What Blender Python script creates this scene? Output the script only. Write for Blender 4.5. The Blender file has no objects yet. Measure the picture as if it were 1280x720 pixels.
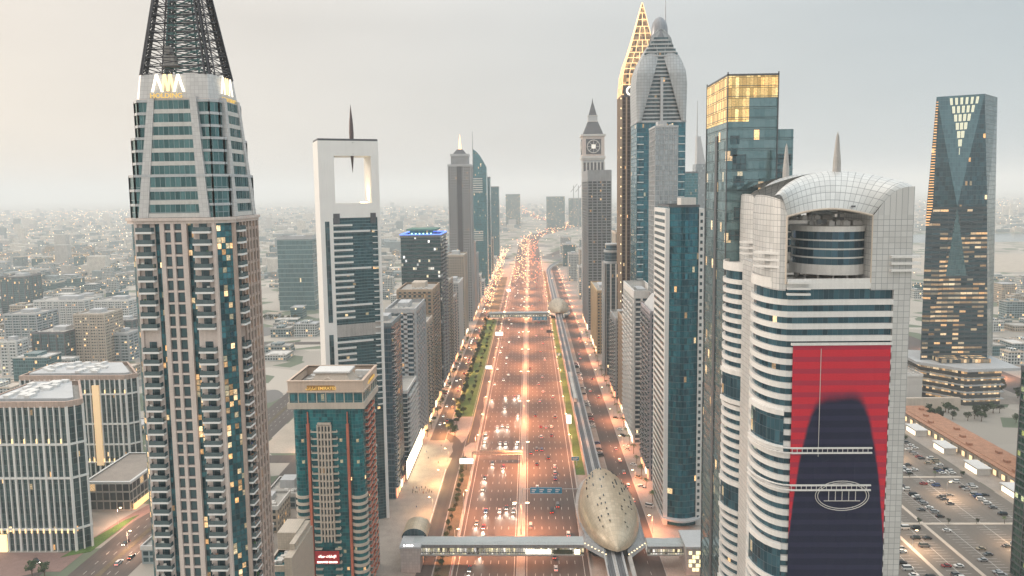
import bpy, math, random
from mathutils import Vector, Matrix, Euler
R = math.radians
PI = math.pi
random.seed(11)
sc = bpy.context.scene
col = sc.collection

# ------------------------------------------------------------------ camera
H, F, YH, VPX = 185.0, 880.0, 238.0, 662.0
# the camera's axes from the three vanishing points of the photograph: road (VPX, YH), plumb line (760, 9500); CY is the optical centre
CY = 322.7
_y = Vector((VPX - 640, CY - YH, -F)).normalized(); _z = -Vector((120, CY - 9500, -F)).normalized()
_z = (_z - _y * _z.dot(_y)).normalized(); _x = _y.cross(_z)
cd = bpy.data.cameras.new('camera')
cam = bpy.data.objects.new('camera', cd); col.objects.link(cam)
CX, CYY = 2.3, -4.0
cam.location = (CX, CYY, H)
cam.rotation_euler = Matrix((_x, _y, _z)).to_euler()
cd.sensor_width = 36; cd.lens = F / 1280 * 36; cd.shift_y = (CY - 360) / 1280
cd.clip_start = 1; cd.clip_end = 60000
sc.camera = cam
RM = Euler(cam.rotation_euler).to_matrix()
RMI = RM.transposed()

def ray(u, v): return RM @ Vector((u - 640, CY - v, -F))
def G(u, v, z=0.0):
    d = ray(u, v); t = (z - H) / d.z
    return CX + d.x * t, CYY + d.y * t
def W(u, v, Y):
    d = ray(u, v); t = (Y - CYY) / d.y
    return CX + d.x * t, H + d.z * t
def proj(x, y, z):
    p = RMI @ Vector((x - CX, y - CYY, z - H))
    if p.z > -1: return None
    return 640 + p.x / -p.z * F, CY - p.y / -p.z * F
def seen(x, y, z, m=30):
    q = proj(x, y, z)
    return q is not None and -m < q[0] < 1280 + m and -m < q[1] < 720 + m

# ------------------------------------------------------------------ sky, sun, exposure
w = bpy.data.worlds.new('World'); sc.world = w; w.use_nodes = True
nt = w.node_tree; nt.nodes.clear()
SUN_EL, SUN_AZ = R(14), R(-75)      # azimuth from +Y, negative = towards the left of the photograph
wo = nt.nodes.new('ShaderNodeOutputWorld'); bg = nt.nodes.new('ShaderNodeBackground')
sky = nt.nodes.new('ShaderNodeTexSky'); sky.sky_type = 'NISHITA'; sky.sun_disc = False
sky.sun_elevation = SUN_EL; sky.sun_rotation = SUN_AZ; sky.dust_density = 4; sky.air_density = 1.2
# the overcast layer: a pale cloud deck, brightened overhead out of view to lift facades and haze, a touch warmer towards the low sun
tc = nt.nodes.new('ShaderNodeTexCoord'); sx = nt.nodes.new('ShaderNodeSeparateXYZ')
nt.links.new(tc.outputs['Generated'], sx.inputs[0])
mr = nt.nodes.new('ShaderNodeMapRange'); mr.inputs[1].default_value = -0.75; mr.inputs[2].default_value = 0.65
nt.links.new(sx.outputs['X'], mr.inputs[0])
cr = nt.nodes.new('ShaderNodeMix'); cr.data_type = 'RGBA'
cr.inputs['A'].default_value = (9.6, 8.6, 7.6, 1); cr.inputs['B'].default_value = (5.4, 6.25, 6.7, 1)
nt.links.new(mr.outputs[0], cr.inputs['Factor'])
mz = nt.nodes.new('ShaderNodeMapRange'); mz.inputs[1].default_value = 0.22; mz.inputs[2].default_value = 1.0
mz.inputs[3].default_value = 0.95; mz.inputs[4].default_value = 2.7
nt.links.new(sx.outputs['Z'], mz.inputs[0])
cl = nt.nodes.new('ShaderNodeTexNoise'); cl.inputs['Scale'].default_value = 2.2; cl.inputs['Detail'].default_value = 4
mp = nt.nodes.new('ShaderNodeMapping'); mp.inputs['Scale'].default_value = (1, 1, 3.5)
nt.links.new(tc.outputs['Generated'], mp.inputs[0]); nt.links.new(mp.outputs[0], cl.inputs['Vector'])
cm = nt.nodes.new('ShaderNodeMapRange'); cm.inputs[3].default_value = 0.86; cm.inputs[4].default_value = 1.12
nt.links.new(cl.outputs[0], cm.inputs[0])
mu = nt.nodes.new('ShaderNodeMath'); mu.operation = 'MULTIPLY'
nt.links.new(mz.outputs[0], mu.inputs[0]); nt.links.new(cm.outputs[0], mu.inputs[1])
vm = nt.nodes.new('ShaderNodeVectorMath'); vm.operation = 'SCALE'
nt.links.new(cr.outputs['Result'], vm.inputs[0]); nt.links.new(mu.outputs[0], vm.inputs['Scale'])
mx = nt.nodes.new('ShaderNodeMix'); mx.data_type = 'RGBA'; mx.inputs['Factor'].default_value = 0.88
nt.links.new(sky.outputs[0], mx.inputs['A']); nt.links.new(vm.outputs[0], mx.inputs['B'])
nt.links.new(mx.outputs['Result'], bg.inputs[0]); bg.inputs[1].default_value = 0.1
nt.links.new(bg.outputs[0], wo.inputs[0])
sl = bpy.data.lights.new('sun', 'SUN'); sl.energy = 1.5; sl.angle = R(12); sl.color = (1, 0.86, 0.74)
so = bpy.data.objects.new('sun', sl); col.objects.link(so)
sd = Vector((math.sin(SUN_AZ) * math.cos(SUN_EL), math.cos(SUN_AZ) * math.cos(SUN_EL), math.sin(SUN_EL)))
so.rotation_euler = sd.to_track_quat('Z', 'Y').to_euler()
so.location = (-200, -50, 400)
sc.view_settings.view_transform = 'Standard'; sc.view_settings.look = 'None'
sc.view_settings.gamma = 1; sc.view_settings.exposure = 0.1
sc.render.engine = 'CYCLES'
sc.cycles.max_bounces = 5; sc.cycles.diffuse_bounces = 2; sc.cycles.glossy_bounces = 3
sc.cycles.transmission_bounces = 2; sc.cycles.volume_bounces = 2; sc.cycles.transparent_max_bounces = 6
sc.cycles.sample_clamp_indirect = 4; sc.cycles.sample_clamp_direct = 0
sc.cycles.caustics_reflective = False; sc.cycles.caustics_refractive = False
sc.cycles.use_denoising = True
try: sc.cycles.denoiser = 'OPENIMAGEDENOISE'
except Exception: pass
sc.cycles.use_light_tree = True

# ------------------------------------------------------------------ materials
MATS = {}
def N(t, typ, **kw):
    n = t.nodes.new(typ)
    for k, v in kw.items(): setattr(n, k, v)
    return n
def M_(t, op, a, b=None, clamp=False):
    n = t.nodes.new('ShaderNodeMath'); n.operation = op; n.use_clamp = clamp
    for i, x in enumerate((a, b)):
        if x is None: continue
        if isinstance(x, (int, float)): n.inputs[i].default_value = x
        else: t.links.new(x, n.inputs[i])
    return n.outputs[0]
def mixc(t, f, a, b):
    n = t.nodes.new('ShaderNodeMix'); n.data_type = 'RGBA'
    for k, x in (('Factor', f), ('A', a), ('B', b)):
        if isinstance(x, (int, float)): n.inputs[k].default_value = x
        elif isinstance(x, tuple): n.inputs[k].default_value = x + (1,) if len(x) == 3 else x
        else: t.links.new(x, n.inputs[k])
    return n.outputs['Result']
def newmat(name):
    m = bpy.data.materials.new(name); m.use_nodes = True
    t = m.node_tree; t.nodes.clear()
    o = N(t, 'ShaderNodeOutputMaterial'); p = N(t, 'ShaderNodeBsdfPrincipled')
    t.links.new(p.outputs[0], o.inputs[0])
    return m, t, p, o
def mat(name, c, rough=0.7, metal=0.0, var=0.25, scale=0.15, spec=0.4):
    """weathered plain surface: two noises of different size vary the colour"""
    if name in MATS: return MATS[name]
    m, t, p, o = newmat(name)
    tcn = N(t, 'ShaderNodeTexCoord')
    n1 = N(t, 'ShaderNodeTexNoise'); n1.inputs['Scale'].default_value = scale; n1.inputs['Detail'].default_value = 5
    n2 = N(t, 'ShaderNodeTexNoise'); n2.inputs['Scale'].default_value = scale * 14; n2.inputs['Detail'].default_value = 3
    t.links.new(tcn.outputs['Object'], n1.inputs['Vector']); t.links.new(tcn.outputs['Object'], n2.inputs['Vector'])
    mp3 = N(t, 'ShaderNodeMapping'); mp3.inputs['Scale'].default_value = (1.3, 1.3, 0.07); t.links.new(tcn.outputs['Object'], mp3.inputs[0])
    n3 = N(t, 'ShaderNodeTexNoise'); n3.inputs['Scale'].default_value = 1.0; n3.inputs['Detail'].default_value = 5; t.links.new(mp3.outputs[0], n3.inputs['Vector'])
    f = M_(t, 'ADD', M_(t, 'ADD', M_(t, 'MULTIPLY', n1.outputs[0], 0.6), M_(t, 'MULTIPLY', n2.outputs[0], 0.5)), M_(t, 'MULTIPLY', n3.outputs[0], 0.7))
    f = M_(t, 'ADD', M_(t, 'MULTIPLY', M_(t, 'SUBTRACT', f, 0.9), 1.5), 0.5, clamp=True)
    lo = tuple(x * (1 - var * 1.4) for x in c); hi = tuple(min(1, x * (1 + var * 1.4)) for x in c)
    t.links.new(mixc(t, f, lo, hi), p.inputs['Base Color'])
    p.inputs['Roughness'].default_value = rough; p.inputs['Metallic'].default_value = metal
    p.inputs['Specular IOR Level'].default_value = spec
    MATS[name] = m; return m
def glow(name, c, s, sample=False):
    if name in MATS: return MATS[name]
    m, t, p, o = newmat(name)
    p.inputs['Base Color'].default_value = c + (1,)
    p.inputs['Emission Color'].default_value = c + (1,); p.inputs['Emission Strength'].default_value = s
    if not sample: m.cycles.emission_sampling = 'NONE'
    MATS[name] = m; return m
def facade(name, ga, gb, fr, w=1.5, h=3.4, mw=0.08, mh=0.12, lit=0.02, metal=0.5, rough=0.1, wob=0.03, ls=1.6, litc=(1.0, 0.50, 0.17), fmetal=0.0, clus=1.0):
    """curtain wall read from the wall's own metre UVs: panes with their own tint and tilt, mullions, some lit rooms"""
    if name in MATS: return MATS[name]
    if lit < 0.3: lit *= 0.45
    m, t, p, o = newmat(name)
    uv = N(t, 'ShaderNodeUVMap'); s = N(t, 'ShaderNodeSeparateXYZ'); t.links.new(uv.outputs[0], s.inputs[0])
    a = M_(t, 'DIVIDE', s.outputs['X'], w); b = M_(t, 'DIVIDE', s.outputs['Y'], h)
    ia, ib = M_(t, 'FLOOR', a), M_(t, 'FLOOR', b); fa, fb = M_(t, 'FRACT', a), M_(t, 'FRACT', b)
    cb = N(t, 'ShaderNodeCombineXYZ'); t.links.new(ia, cb.inputs[0]); t.links.new(ib, cb.inputs[1]); cb.inputs[2].default_value = hash(len(MATS)) % 97
    wn = N(t, 'ShaderNodeTexWhiteNoise'); wn.noise_dimensions = '3D'; t.links.new(cb.outputs[0], wn.inputs['Vector'])
    sp = N(t, 'ShaderNodeSeparateColor'); t.links.new(wn.outputs['Color'], sp.inputs[0])
    nz = N(t, 'ShaderNodeTexNoise'); nz.inputs['Scale'].default_value = 0.11; nz.inputs['Detail'].default_value = 3
    t.links.new(cb.outputs[0], nz.inputs['Vector'])
    mull = M_(t, 'MAXIMUM', M_(t, 'LESS_THAN', fa, mw), M_(t, 'LESS_THAN', fb, mh))
    gf = M_(t, 'ADD', M_(t, 'MULTIPLY', sp.outputs[0], 0.65), M_(t, 'MULTIPLY', nz.outputs[0], 0.5), clamp=True)
    gf = M_(t, 'ADD', M_(t, 'MULTIPLY', M_(t, 'SUBTRACT', gf, 0.56), 1.7), 0.5, clamp=True)
    gcol = mixc(t, gf, ga, gb)
    t.links.new(mixc(t, mull, gcol, fr), p.inputs['Base Color'])
    p.inputs['Specular IOR Level'].default_value = 0.8
    notm = M_(t, 'SUBTRACT', 1.0, mull)
    t.links.new(M_(t, 'ADD', M_(t, 'MULTIPLY', notm, metal), M_(t, 'MULTIPLY', mull, fmetal)), p.inputs['Metallic'])
    t.links.new(M_(t, 'ADD', M_(t, 'MULTIPLY', mull, 0.45), M_(t, 'ADD', rough, M_(t, 'MULTIPLY', sp.outputs[0], 0.08))), p.inputs['Roughness'])
    th = M_(t, 'MULTIPLY', M_(t, 'POWER', M_(t, 'MULTIPLY', nz.outputs[0], 2.0), 3.0 * clus), lit)
    lm = M_(t, 'MULTIPLY', M_(t, 'LESS_THAN', sp.outputs[1], th), notm)
    n3 = N(t, 'ShaderNodeTexNoise'); n3.inputs['Scale'].default_value = 1.7; n3.inputs['Detail'].default_value = 3; t.links.new(uv.outputs[0], n3.inputs['Vector'])
    room = M_(t, 'MULTIPLY', M_(t, 'POWER', n3.outputs[0], 1.6), 2.6)
    t.links.new(M_(t, 'MULTIPLY', M_(t, 'MULTIPLY', lm, room), M_(t, 'ADD', M_(t, 'MULTIPLY', M_(t, 'POWER', sp.outputs[2], 2.0), ls), 0.2 * ls)), p.inputs['Emission Strength'])
    t.links.new(mixc(t, M_(t, 'MULTIPLY', sp.outputs[0], 0.8), litc, (1.0, min(1, litc[1] * 1.5), litc[2] * 2.4)), p.inputs['Emission Color'])
    g = N(t, 'ShaderNodeNewGeometry')
    v1 = N(t, 'ShaderNodeVectorMath'); v1.operation = 'SUBTRACT'; t.links.new(wn.outputs['Color'], v1.inputs[0]); v1.inputs[1].default_value = (0.5, 0.5, 0.5)
    v2 = N(t, 'ShaderNodeVectorMath'); v2.operation = 'SCALE'; t.links.new(v1.outputs[0], v2.inputs[0]); v2.inputs['Scale'].default_value = wob * 3.4
    v3 = N(t, 'ShaderNodeVectorMath'); v3.operation = 'ADD'; t.links.new(v2.outputs[0], v3.inputs[0]); t.links.new(g.outputs['Normal'], v3.inputs[1])
    v4 = N(t, 'ShaderNodeVectorMath'); v4.operation = 'NORMALIZE'; t.links.new(v3.outputs[0], v4.inputs[0])
    t.links.new(v4.outputs[0], p.inputs['Normal'])
    m.cycles.emission_sampling = 'NONE'
    MATS[name] = m; return m

# ------------------------------------------------------------------ mesh builder
class MB:
    def __init__(s): s.v, s.f, s.uv, s.m = [], [], [], []
    def face(s, pts, uv=None, mi=0):
        i = len(s.v); s.v += [tuple(p) for p in pts]
        s.f.append(tuple(range(i, i + len(pts))))
        s.uv.append(uv or [(p[0], p[1]) for p in pts]); s.m.append(mi)
    def box(s, x0, x1, y0, y1, z0, z1, mi=0, u0=0.0, mt=None):
        mt = mi if mt is None else mt
        i = len(s.v)
        s.v += [(x0, y0, z0), (x1, y0, z0), (x1, y1, z0), (x0, y1, z0), (x0, y0, z1), (x1, y0, z1), (x1, y1, z1), (x0, y1, z1)]
        F_ = [(0, 1, 5, 4), (1, 2, 6, 5), (2, 3, 7, 6), (3, 0, 4, 7), (4, 5, 6, 7), (3, 2, 1, 0)]
        for k, q in enumerate(F_):
            s.f.append(tuple(i + j for j in q))
            P = [s.v[i + j] for j in q]
            s.uv.append([(p[0] if k in (0, 2) else p[1], p[2]) if k < 4 else (p[0], p[1]) for p in P])
            s.m.append(mi if k < 4 else mt)
    def prism(s, poly, z0, z1, top=None, mi=0, cmi=None, cap=True, bottom=True):
        top = top or poly; n = len(poly); u = 0.0; cmi = mi if cmi is None else cmi
        i = len(s.v)
        s.v += [(x, y, z0) for x, y in poly] + [(x, y, z1) for x, y in top]
        for k in range(n):
            j = (k + 1) % n
            L = math.hypot(poly[j][0] - poly[k][0], poly[j][1] - poly[k][1])
            s.f.append((i + k, i + j, i + n + j, i + n + k))
            s.uv.append([(u, z0), (u + L, z0), (u + L, z1), (u, z1)]); s.m.append(mi); u += L
        if cap:
            s.f.append(tuple(i + n + k for k in range(n))); s.uv.append([tuple(p) for p in top]); s.m.append(cmi)
            if bottom:
                s.f.append(tuple(i + k for k in reversed(range(n)))); s.uv.append([tuple(p) for p in reversed(poly)]); s.m.append(cmi)
    def ring(s, outer, inner, z0, z1, mi=0):
        n = len(outer); u = 0.0
        for k in range(n):
            j = (k + 1) % n
            a, b, c, d = outer[k], outer[j], inner[j], inner[k]
            L = math.hypot(b[0] - a[0], b[1] - a[1])
            s.face([(*a, z0), (*b, z0), (*b, z1), (*a, z1)], [(u, z0), (u + L, z0), (u + L, z1), (u, z1)], mi)
            s.face([(*a, z1), (*b, z1), (*c, z1), (*d, z1)], None, mi)
            s.face([(*d, z0), (*c, z0), (*b, z0), (*a, z0)], None, mi)
            u += L
    def tube(s, p0, p1, r, n=5, r1=None, mi=0):
        p0, p1 = Vector(p0), Vector(p1); d = (p1 - p0)
        if d.length < 1e-6: return
        q = d.to_track_quat('Z', 'Y'); r1 = r if r1 is None else r1; i = len(s.v); L = d.length
        for P, rr in ((p0, r), (p1, r1)):
            for k in range(n):
                a = 2 * PI * k / n
                s.v.append(tuple(P + q @ Vector((math.cos(a) * rr, math.sin(a) * rr, 0))))
        for k in range(n):
            j = (k + 1) % n
            s.f.append((i + k, i + j, i + n + j, i + n + k)); s.uv.append([(k, 0), (k + 1, 0), (k + 1, L), (k, L)]); s.m.append(mi)
        s.f.append(tuple(i + n + k for k in range(n))); s.uv.append([(0, 0)] * n); s.m.append(mi)
        s.f.append(tuple(i + k for k in reversed(range(n)))); s.uv.append([(0, 0)] * n); s.m.append(mi)
    def path(s, pts, r, n=5, mi=0):
        for a, b in zip(pts, pts[1:]): s.tube(a, b, r, n, mi=mi)
    def lathe(s, prof, n=20, cx=0, cy=0, mi=0, sx=1.0, sy=1.0):
        i = len(s.v)
        for r, z in prof:
            for k in range(n):
                a = 2 * PI * k / n
                s.v.append((cx + math.cos(a) * r * sx, cy + math.sin(a) * r * sy, z))
        for q in range(len(prof) - 1):
            for k in range(n):
                j = (k + 1) % n
                s.f.append((i + q * n + k, i + q * n + j, i + (q + 1) * n + j, i + (q + 1) * n + k))
                r = max(prof[q][0], 0.1); c = 2 * PI * r / n
                s.uv.append([(k * c, prof[q][1]), ((k + 1) * c, prof[q][1]), ((k + 1) * c, prof[q + 1][1]), (k * c, prof[q + 1][1])]); s.m.append(mi)
        if prof[-1][0] > 0.01:
            s.f.append(tuple(i + (len(prof) - 1) * n + k for k in range(n))); s.uv.append([(0, 0)] * n); s.m.append(mi)
    def grid(s, P, mi=0, uvs=None):
        """P[i][j] points: a smooth connected sheet"""
        i0 = len(s.v); a, b = len(P), len(P[0])
        for r in P: s.v += [tuple(p) for p in r]
        for i in range(a - 1):
            for j in range(b - 1):
                q = (i0 + i * b + j, i0 + i * b + j + 1, i0 + (i + 1) * b + j + 1, i0 + (i + 1) * b + j)
                s.f.append(q)
                if uvs: s.uv.append([uvs[i][j], uvs[i][j + 1], uvs[i + 1][j + 1], uvs[i + 1][j]])
                else: s.uv.append([(s.v[k][0], s.v[k][1]) for k in q])
                s.m.append(mi)
    def mesh(s, name, mats, smooth=False):
        me = bpy.data.meshes.new(name); me.from_pydata(s.v, [], s.f)
        ul = me.uv_layers.new(name='UVMap'); flat = [c for f in s.uv for p in f for c in p]
        ul.data.foreach_set('uv', flat)
        if not isinstance(mats, (list, tuple)): mats = [mats]
        for mm in mats: me.materials.append(mm)
        me.polygons.foreach_set('material_index', s.m)
        me.polygons.foreach_set('use_smooth', [smooth] * len(s.f))
        me.update(); return me
    def build(s, name, mats, parent=None, loc=(0, 0, 0), rz=0, smooth=False):
        o = bpy.data.objects.new(name, s.mesh(name, mats, smooth)); col.objects.link(o)
        o.parent = parent; o.location = loc; o.rotation_euler = (0, 0, rz); return o

LABELS = {}
def tag(o, label, cat, group=None, kind=None):
    o['label'] = label; o['category'] = cat
    if group: o['group'] = group
    if kind: o['kind'] = kind
    LABELS[label] = LABELS.get(label, 0) + 1
    return o
def empty(name, loc=(0, 0, 0), rz=0, label=None, cat=None, group=None):
    o = bpy.data.objects.new(name, None); col.objects.link(o); o.location = loc; o.rotation_euler = (0, 0, rz)
    o.empty_display_size = 0.5
    if label: tag(o, label, cat, group)
    return o
def struct(o): o['kind'] = 'structure'; return o
def stuff(o): o['kind'] = 'stuff'; return o
def inst(me_or_obj, name, parent, loc=(0, 0, 0), rz=0):
    me = me_or_obj.data if hasattr(me_or_obj, 'data') else me_or_obj
    o = bpy.data.objects.new(name, me); col.objects.link(o); o.parent = parent; o.location = loc; o.rotation_euler = (0, 0, rz); return o
def kids(o): return [c for c in bpy.data.objects if c.parent == o]
TREE_CACHE = {}
def flatten(o):
    if o.name not in TREE_CACHE: TREE_CACHE[o.name] = [(c, [(d, []) for d in c.children]) for c in o.children]
    return TREE_CACHE[o.name]
def dup(root, loc, rz=0, label=None, cat=None, group=None, s=None, paint=None):
    r = root.copy(); col.objects.link(r); r.location = loc; r.rotation_euler = (0, 0, rz)
    if s: r.scale = (s, s, s) if isinstance(s, (int, float)) else s
    if label: r['label'] = label
    if cat: r['category'] = cat
    if group: r['group'] = group
    if root.data is None or True:
        for c, sub in flatten(root):
            k = c.copy(); col.objects.link(k); k.parent = r
            for d, _ in sub:
                e = d.copy(); col.objects.link(e); e.parent = k
    return r
ONES = ['', 'first', 'second', 'third', 'fourth', 'fifth', 'sixth', 'seventh', 'eighth', 'ninth', 'tenth', 'eleventh', 'twelfth', 'thirteenth',
        'fourteenth', 'fifteenth', 'sixteenth', 'seventeenth', 'eighteenth', 'nineteenth']
TENS = {2: ('twentieth', 'twenty'), 3: ('thirtieth', 'thirty'), 4: ('fortieth', 'forty'), 5: ('fiftieth', 'fifty'), 6: ('sixtieth', 'sixty')}
def nth(n):
    if n < 20: return ONES[n]
    a, b = divmod(n, 10)
    return TENS[a][0] if b == 0 else TENS[a][1] + '-' + ONES[b]
def offset(poly, d):
    n = len(poly); out = []
    for i in range(n):
        p0, p, p1 = Vector(poly[i - 1]), Vector(poly[i]), Vector(poly[(i + 1) % n])
        a = (p - p0).normalized(); b = (p1 - p).normalized()
        n1 = Vector((a.y, -a.x)); n2 = Vector((b.y, -b.x))
        k = 1 + n1.dot(n2)
        q = p + (n1 + n2) * (d / max(k, 0.3)); out.append((q.x, q.y))
    return out
def rect(x0, x1, y0, y1): return [(x0, y0), (x1, y0), (x1, y1), (x0, y1)]
def text(s, size, m, parent, loc, rx=PI / 2, rz=0, name='lettering', ext=0.08, bold=0.0, align='CENTER', width=None, font=None):
    c = bpy.data.curves.new(name, 'FONT'); c.body = s; c.size = size; c.extrude = ext; c.offset = bold
    c.align_x = align; c.materials.append(m)
    tmp = bpy.data.objects.new(name, c); col.objects.link(tmp)
    me = bpy.data.meshes.new_from_object(tmp.evaluated_get(bpy.context.evaluated_depsgraph_get()))
    bpy.data.objects.remove(tmp); bpy.data.curves.remove(c)
    o = bpy.data.objects.new(name, me); col.objects.link(o); o.parent = parent
    o.location = loc; o.rotation_euler = (rx, 0, rz)
    if width: o.scale = (width, 1, 1)
    return o

# ------------------------------------------------------------------ palette
concrete = mat('concrete', (0.42, 0.40, 0.38))
white = mat('white_paint', (0.72, 0.71, 0.69), 0.5, var=0.1)
offwhite = mat('off_white', (0.60, 0.58, 0.55), 0.6, var=0.12)
cream = mat('cream_render', (0.58, 0.50, 0.42), 0.7, var=0.12)
tan = mat('tan_render', (0.45, 0.34, 0.25), 0.75, var=0.2)
stone = mat('warm_stone', (0.64, 0.545, 0.495), 0.65, var=0.14)
brown = mat('brown_stone', (0.33, 0.23, 0.18), 0.7, var=0.2)
grey = mat('mid_grey', (0.30, 0.31, 0.32), 0.6)
lgrey = mat('light_grey', (0.48, 0.49, 0.50), 0.5, var=0.12)
dgrey = mat('dark_grey', (0.10, 0.105, 0.115), 0.5)
steel = mat('steel_grey', (0.20, 0.205, 0.22), 0.4, 0.6)
roofm = mat('roof_gravel', (0.40, 0.38, 0.35), 0.9, var=0.25, scale=0.4)
black = mat('black_rubber', (0.02, 0.02, 0.022), 0.7)
coral = mat('coral_red', (0.55, 0.16, 0.10), 0.6)
bark = mat('bark', (0.12, 0.08, 0.05), 0.9)
dark_glass = mat('dark_glass', (0.03, 0.06, 0.075), 0.08, 0.3, var=0.4, scale=0.3, spec=0.8)
rail_glass = mat('railing_glass', (0.07, 0.11, 0.12), 0.2, 0.1, var=0.3, scale=0.5, spec=0.8)
teal_g = facade('teal_curtain', (0.015, 0.13, 0.16), (0.05, 0.27, 0.32), (0.10, 0.15, 0.17), 1.5, 3.4, 0.07, 0.10, 0.03, 0.55, 0.1, 0.03)
deepteal = facade('deep_teal_curtain', (0.006, 0.08, 0.12), (0.02, 0.19, 0.25), (0.02, 0.07, 0.09), 1.4, 3.5, 0.06, 0.14, 0.02, 0.6, 0.07, 0.03)
blue_g = facade('blue_curtain', (0.015, 0.06, 0.09), (0.06, 0.15, 0.20), (0.12, 0.14, 0.16), 1.5, 3.5, 0.08, 0.2, 0.02, 0.5, 0.1, 0.03)
room_g = facade('room_windows', (0.012, 0.045, 0.06), (0.08, 0.155, 0.175), (0.05, 0.06, 0.07), 1.7, 3.4, 0.10, 0.10, 0.035, 0.35, 0.12, 0.05)
brown_g = facade('brown_curtain', (0.05, 0.03, 0.03), (0.12, 0.08, 0.075), (0.10, 0.07, 0.06), 1.5, 3.5, 0.1, 0.2, 0.03, 0.5, 0.12, 0.03)
pale_g = facade('pale_curtain', (0.30, 0.34, 0.36), (0.42, 0.46, 0.48), (0.20, 0.22, 0.24), 1.6, 3.4, 0.10, 0.14, 0.0, 0.4, 0.2, 0.02)
city_a = facade('city_windows_white', (0.015, 0.04, 0.05), (0.09, 0.14, 0.15), (0.50, 0.52, 0.51), 3.0, 3.3, 0.38, 0.36, 0.14, 0.3, 0.2, 0.03, ls=2.5)
city_b = facade('city_windows_grey', (0.01, 0.05, 0.065), (0.06, 0.14, 0.16), (0.28, 0.33, 0.34), 3.4, 3.3, 0.22, 0.34, 0.16, 0.3, 0.2, 0.03, ls=2.5)
city_c = facade('city_windows_teal', (0.03, 0.10, 0.12), (0.08, 0.20, 0.22), (0.12, 0.20, 0.21), 2.2, 3.4, 0.12, 0.22, 0.14, 0.4, 0.15, 0.03, ls=2.5)
city_d = facade('city_windows_tan', (0.015, 0.035, 0.04), (0.12, 0.15, 0.15), (0.46, 0.38, 0.30), 2.8, 3.3, 0.42, 0.40, 0.16, 0.3, 0.2, 0.03, ls=2.5)
def tiles(name, c, s=1.5, line=(0.18, 0.19, 0.2)):
    return facade(name, tuple(x * .93 for x in c), tuple(x * 1.08 for x in c), line, s, s, 0.07, 0.07, 0.0, 0.15, 0.35, 0.006)
tile_w = tiles('grey_white_tile', (0.56, 0.555, 0.54), 1.7, (0.25, 0.26, 0.27))
tile_s = tiles('silver_tile', (0.40, 0.42, 0.43), 2.4, (0.17, 0.18, 0.19))
lampw = glow('lamp_warm', (1.0, 0.62, 0.30), 14)
lampy = glow('lamp_yellow', (1.0, 0.78, 0.45), 6)
lampwhite = glow('lamp_white', (1.0, 0.93, 0.82), 9)
headm = glow('headlight_glow', (1.0, 0.93, 0.80), 8)
tailm = glow('taillight_glow', (1.0, 0.06, 0.03), 3)

shop_a = glow('shop_amber', (1.0, .55, .25), 1.8); shop_b = glow('shop_white', (1.0, .86, .66), 2.4); shop_c = glow('shop_rose', (1.0, .42, .24), 1.4)
# ------------------------------------------------------------------ generic parts for towers
def edge_frame(poly, e):
    P, Q = Vector(poly[e]), Vector(poly[(e + 1) % len(poly)])
    t = (Q - P); L = t.length; t.normalize()
    return P, t, Vector((t.y, -t.x)), L, math.atan2(t.y, t.x)
def cladding(poly, Z, fh, band_h, out, spacing, pw, mats, root, z0=0.0, pier_out=None, name='cladding', edges=None, top_h=1.6):
    m = MB(); po = out if pier_out is None else pier_out
    nf = int((Z - z0) / fh)
    if band_h > 0:
        o_ = offset(poly, out)
        for k in range(nf + 1):
            z = z0 + k * fh
            m.ring(o_, offset(poly, -0.05), z - band_h / 2, z + band_h / 2)
    m.ring(offset(poly, out + 0.15), offset(poly, -0.3), Z - 0.6, Z + top_h)
    if spacing:
        for e in (edges if edges is not None else range(len(poly))):
            P, t, n, L, a = edge_frame(poly, e)
            c = max(1, round(L / spacing))
            for i in range(c + 1):
                q = P + t * (L * i / c); A = q - t * pw / 2 + n * po; B = q + t * pw / 2 + n * po; C = q + t * pw / 2; D = q - t * pw / 2
                m.prism([tuple(A), tuple(B), tuple(C), tuple(D)], z0, Z, cap=False)
    return m.build(name, mats, root)
def balcony_mesh(w_, d, slab=0.3, rail=1.05, sm=white, rm=rail_glass):
    b = MB(); b.box(0, w_, -d, 0.1, -slab, 0)
    r = MB(); r.box(0.05, w_ - 0.05, -d + 0.03, -d + 0.12, 0, rail); r.box(0.05, 0.14, -d + 0.12, 0, 0, rail); r.box(w_ - 0.14, w_ - 0.05, -d + 0.12, 0, 0, rail)
    return b.mesh('balcony', sm), r.mesh('railing', rm)
def balconies(root, poly, e, a0, a1, depth, zs, slab=0.3, sm=white, rm=rail_glass, rail=True):
    P, t, n, L, ang = edge_frame(poly, e)
    bm_, rm_ = balcony_mesh(a1 - a0, depth, slab, 1.05, sm, rm)
    q = P + t * a0
    for z in zs:
        b = inst(bm_, 'balcony', root, (q.x, q.y, z), ang)
        if rail: inst(rm_, 'railing', b)
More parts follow.
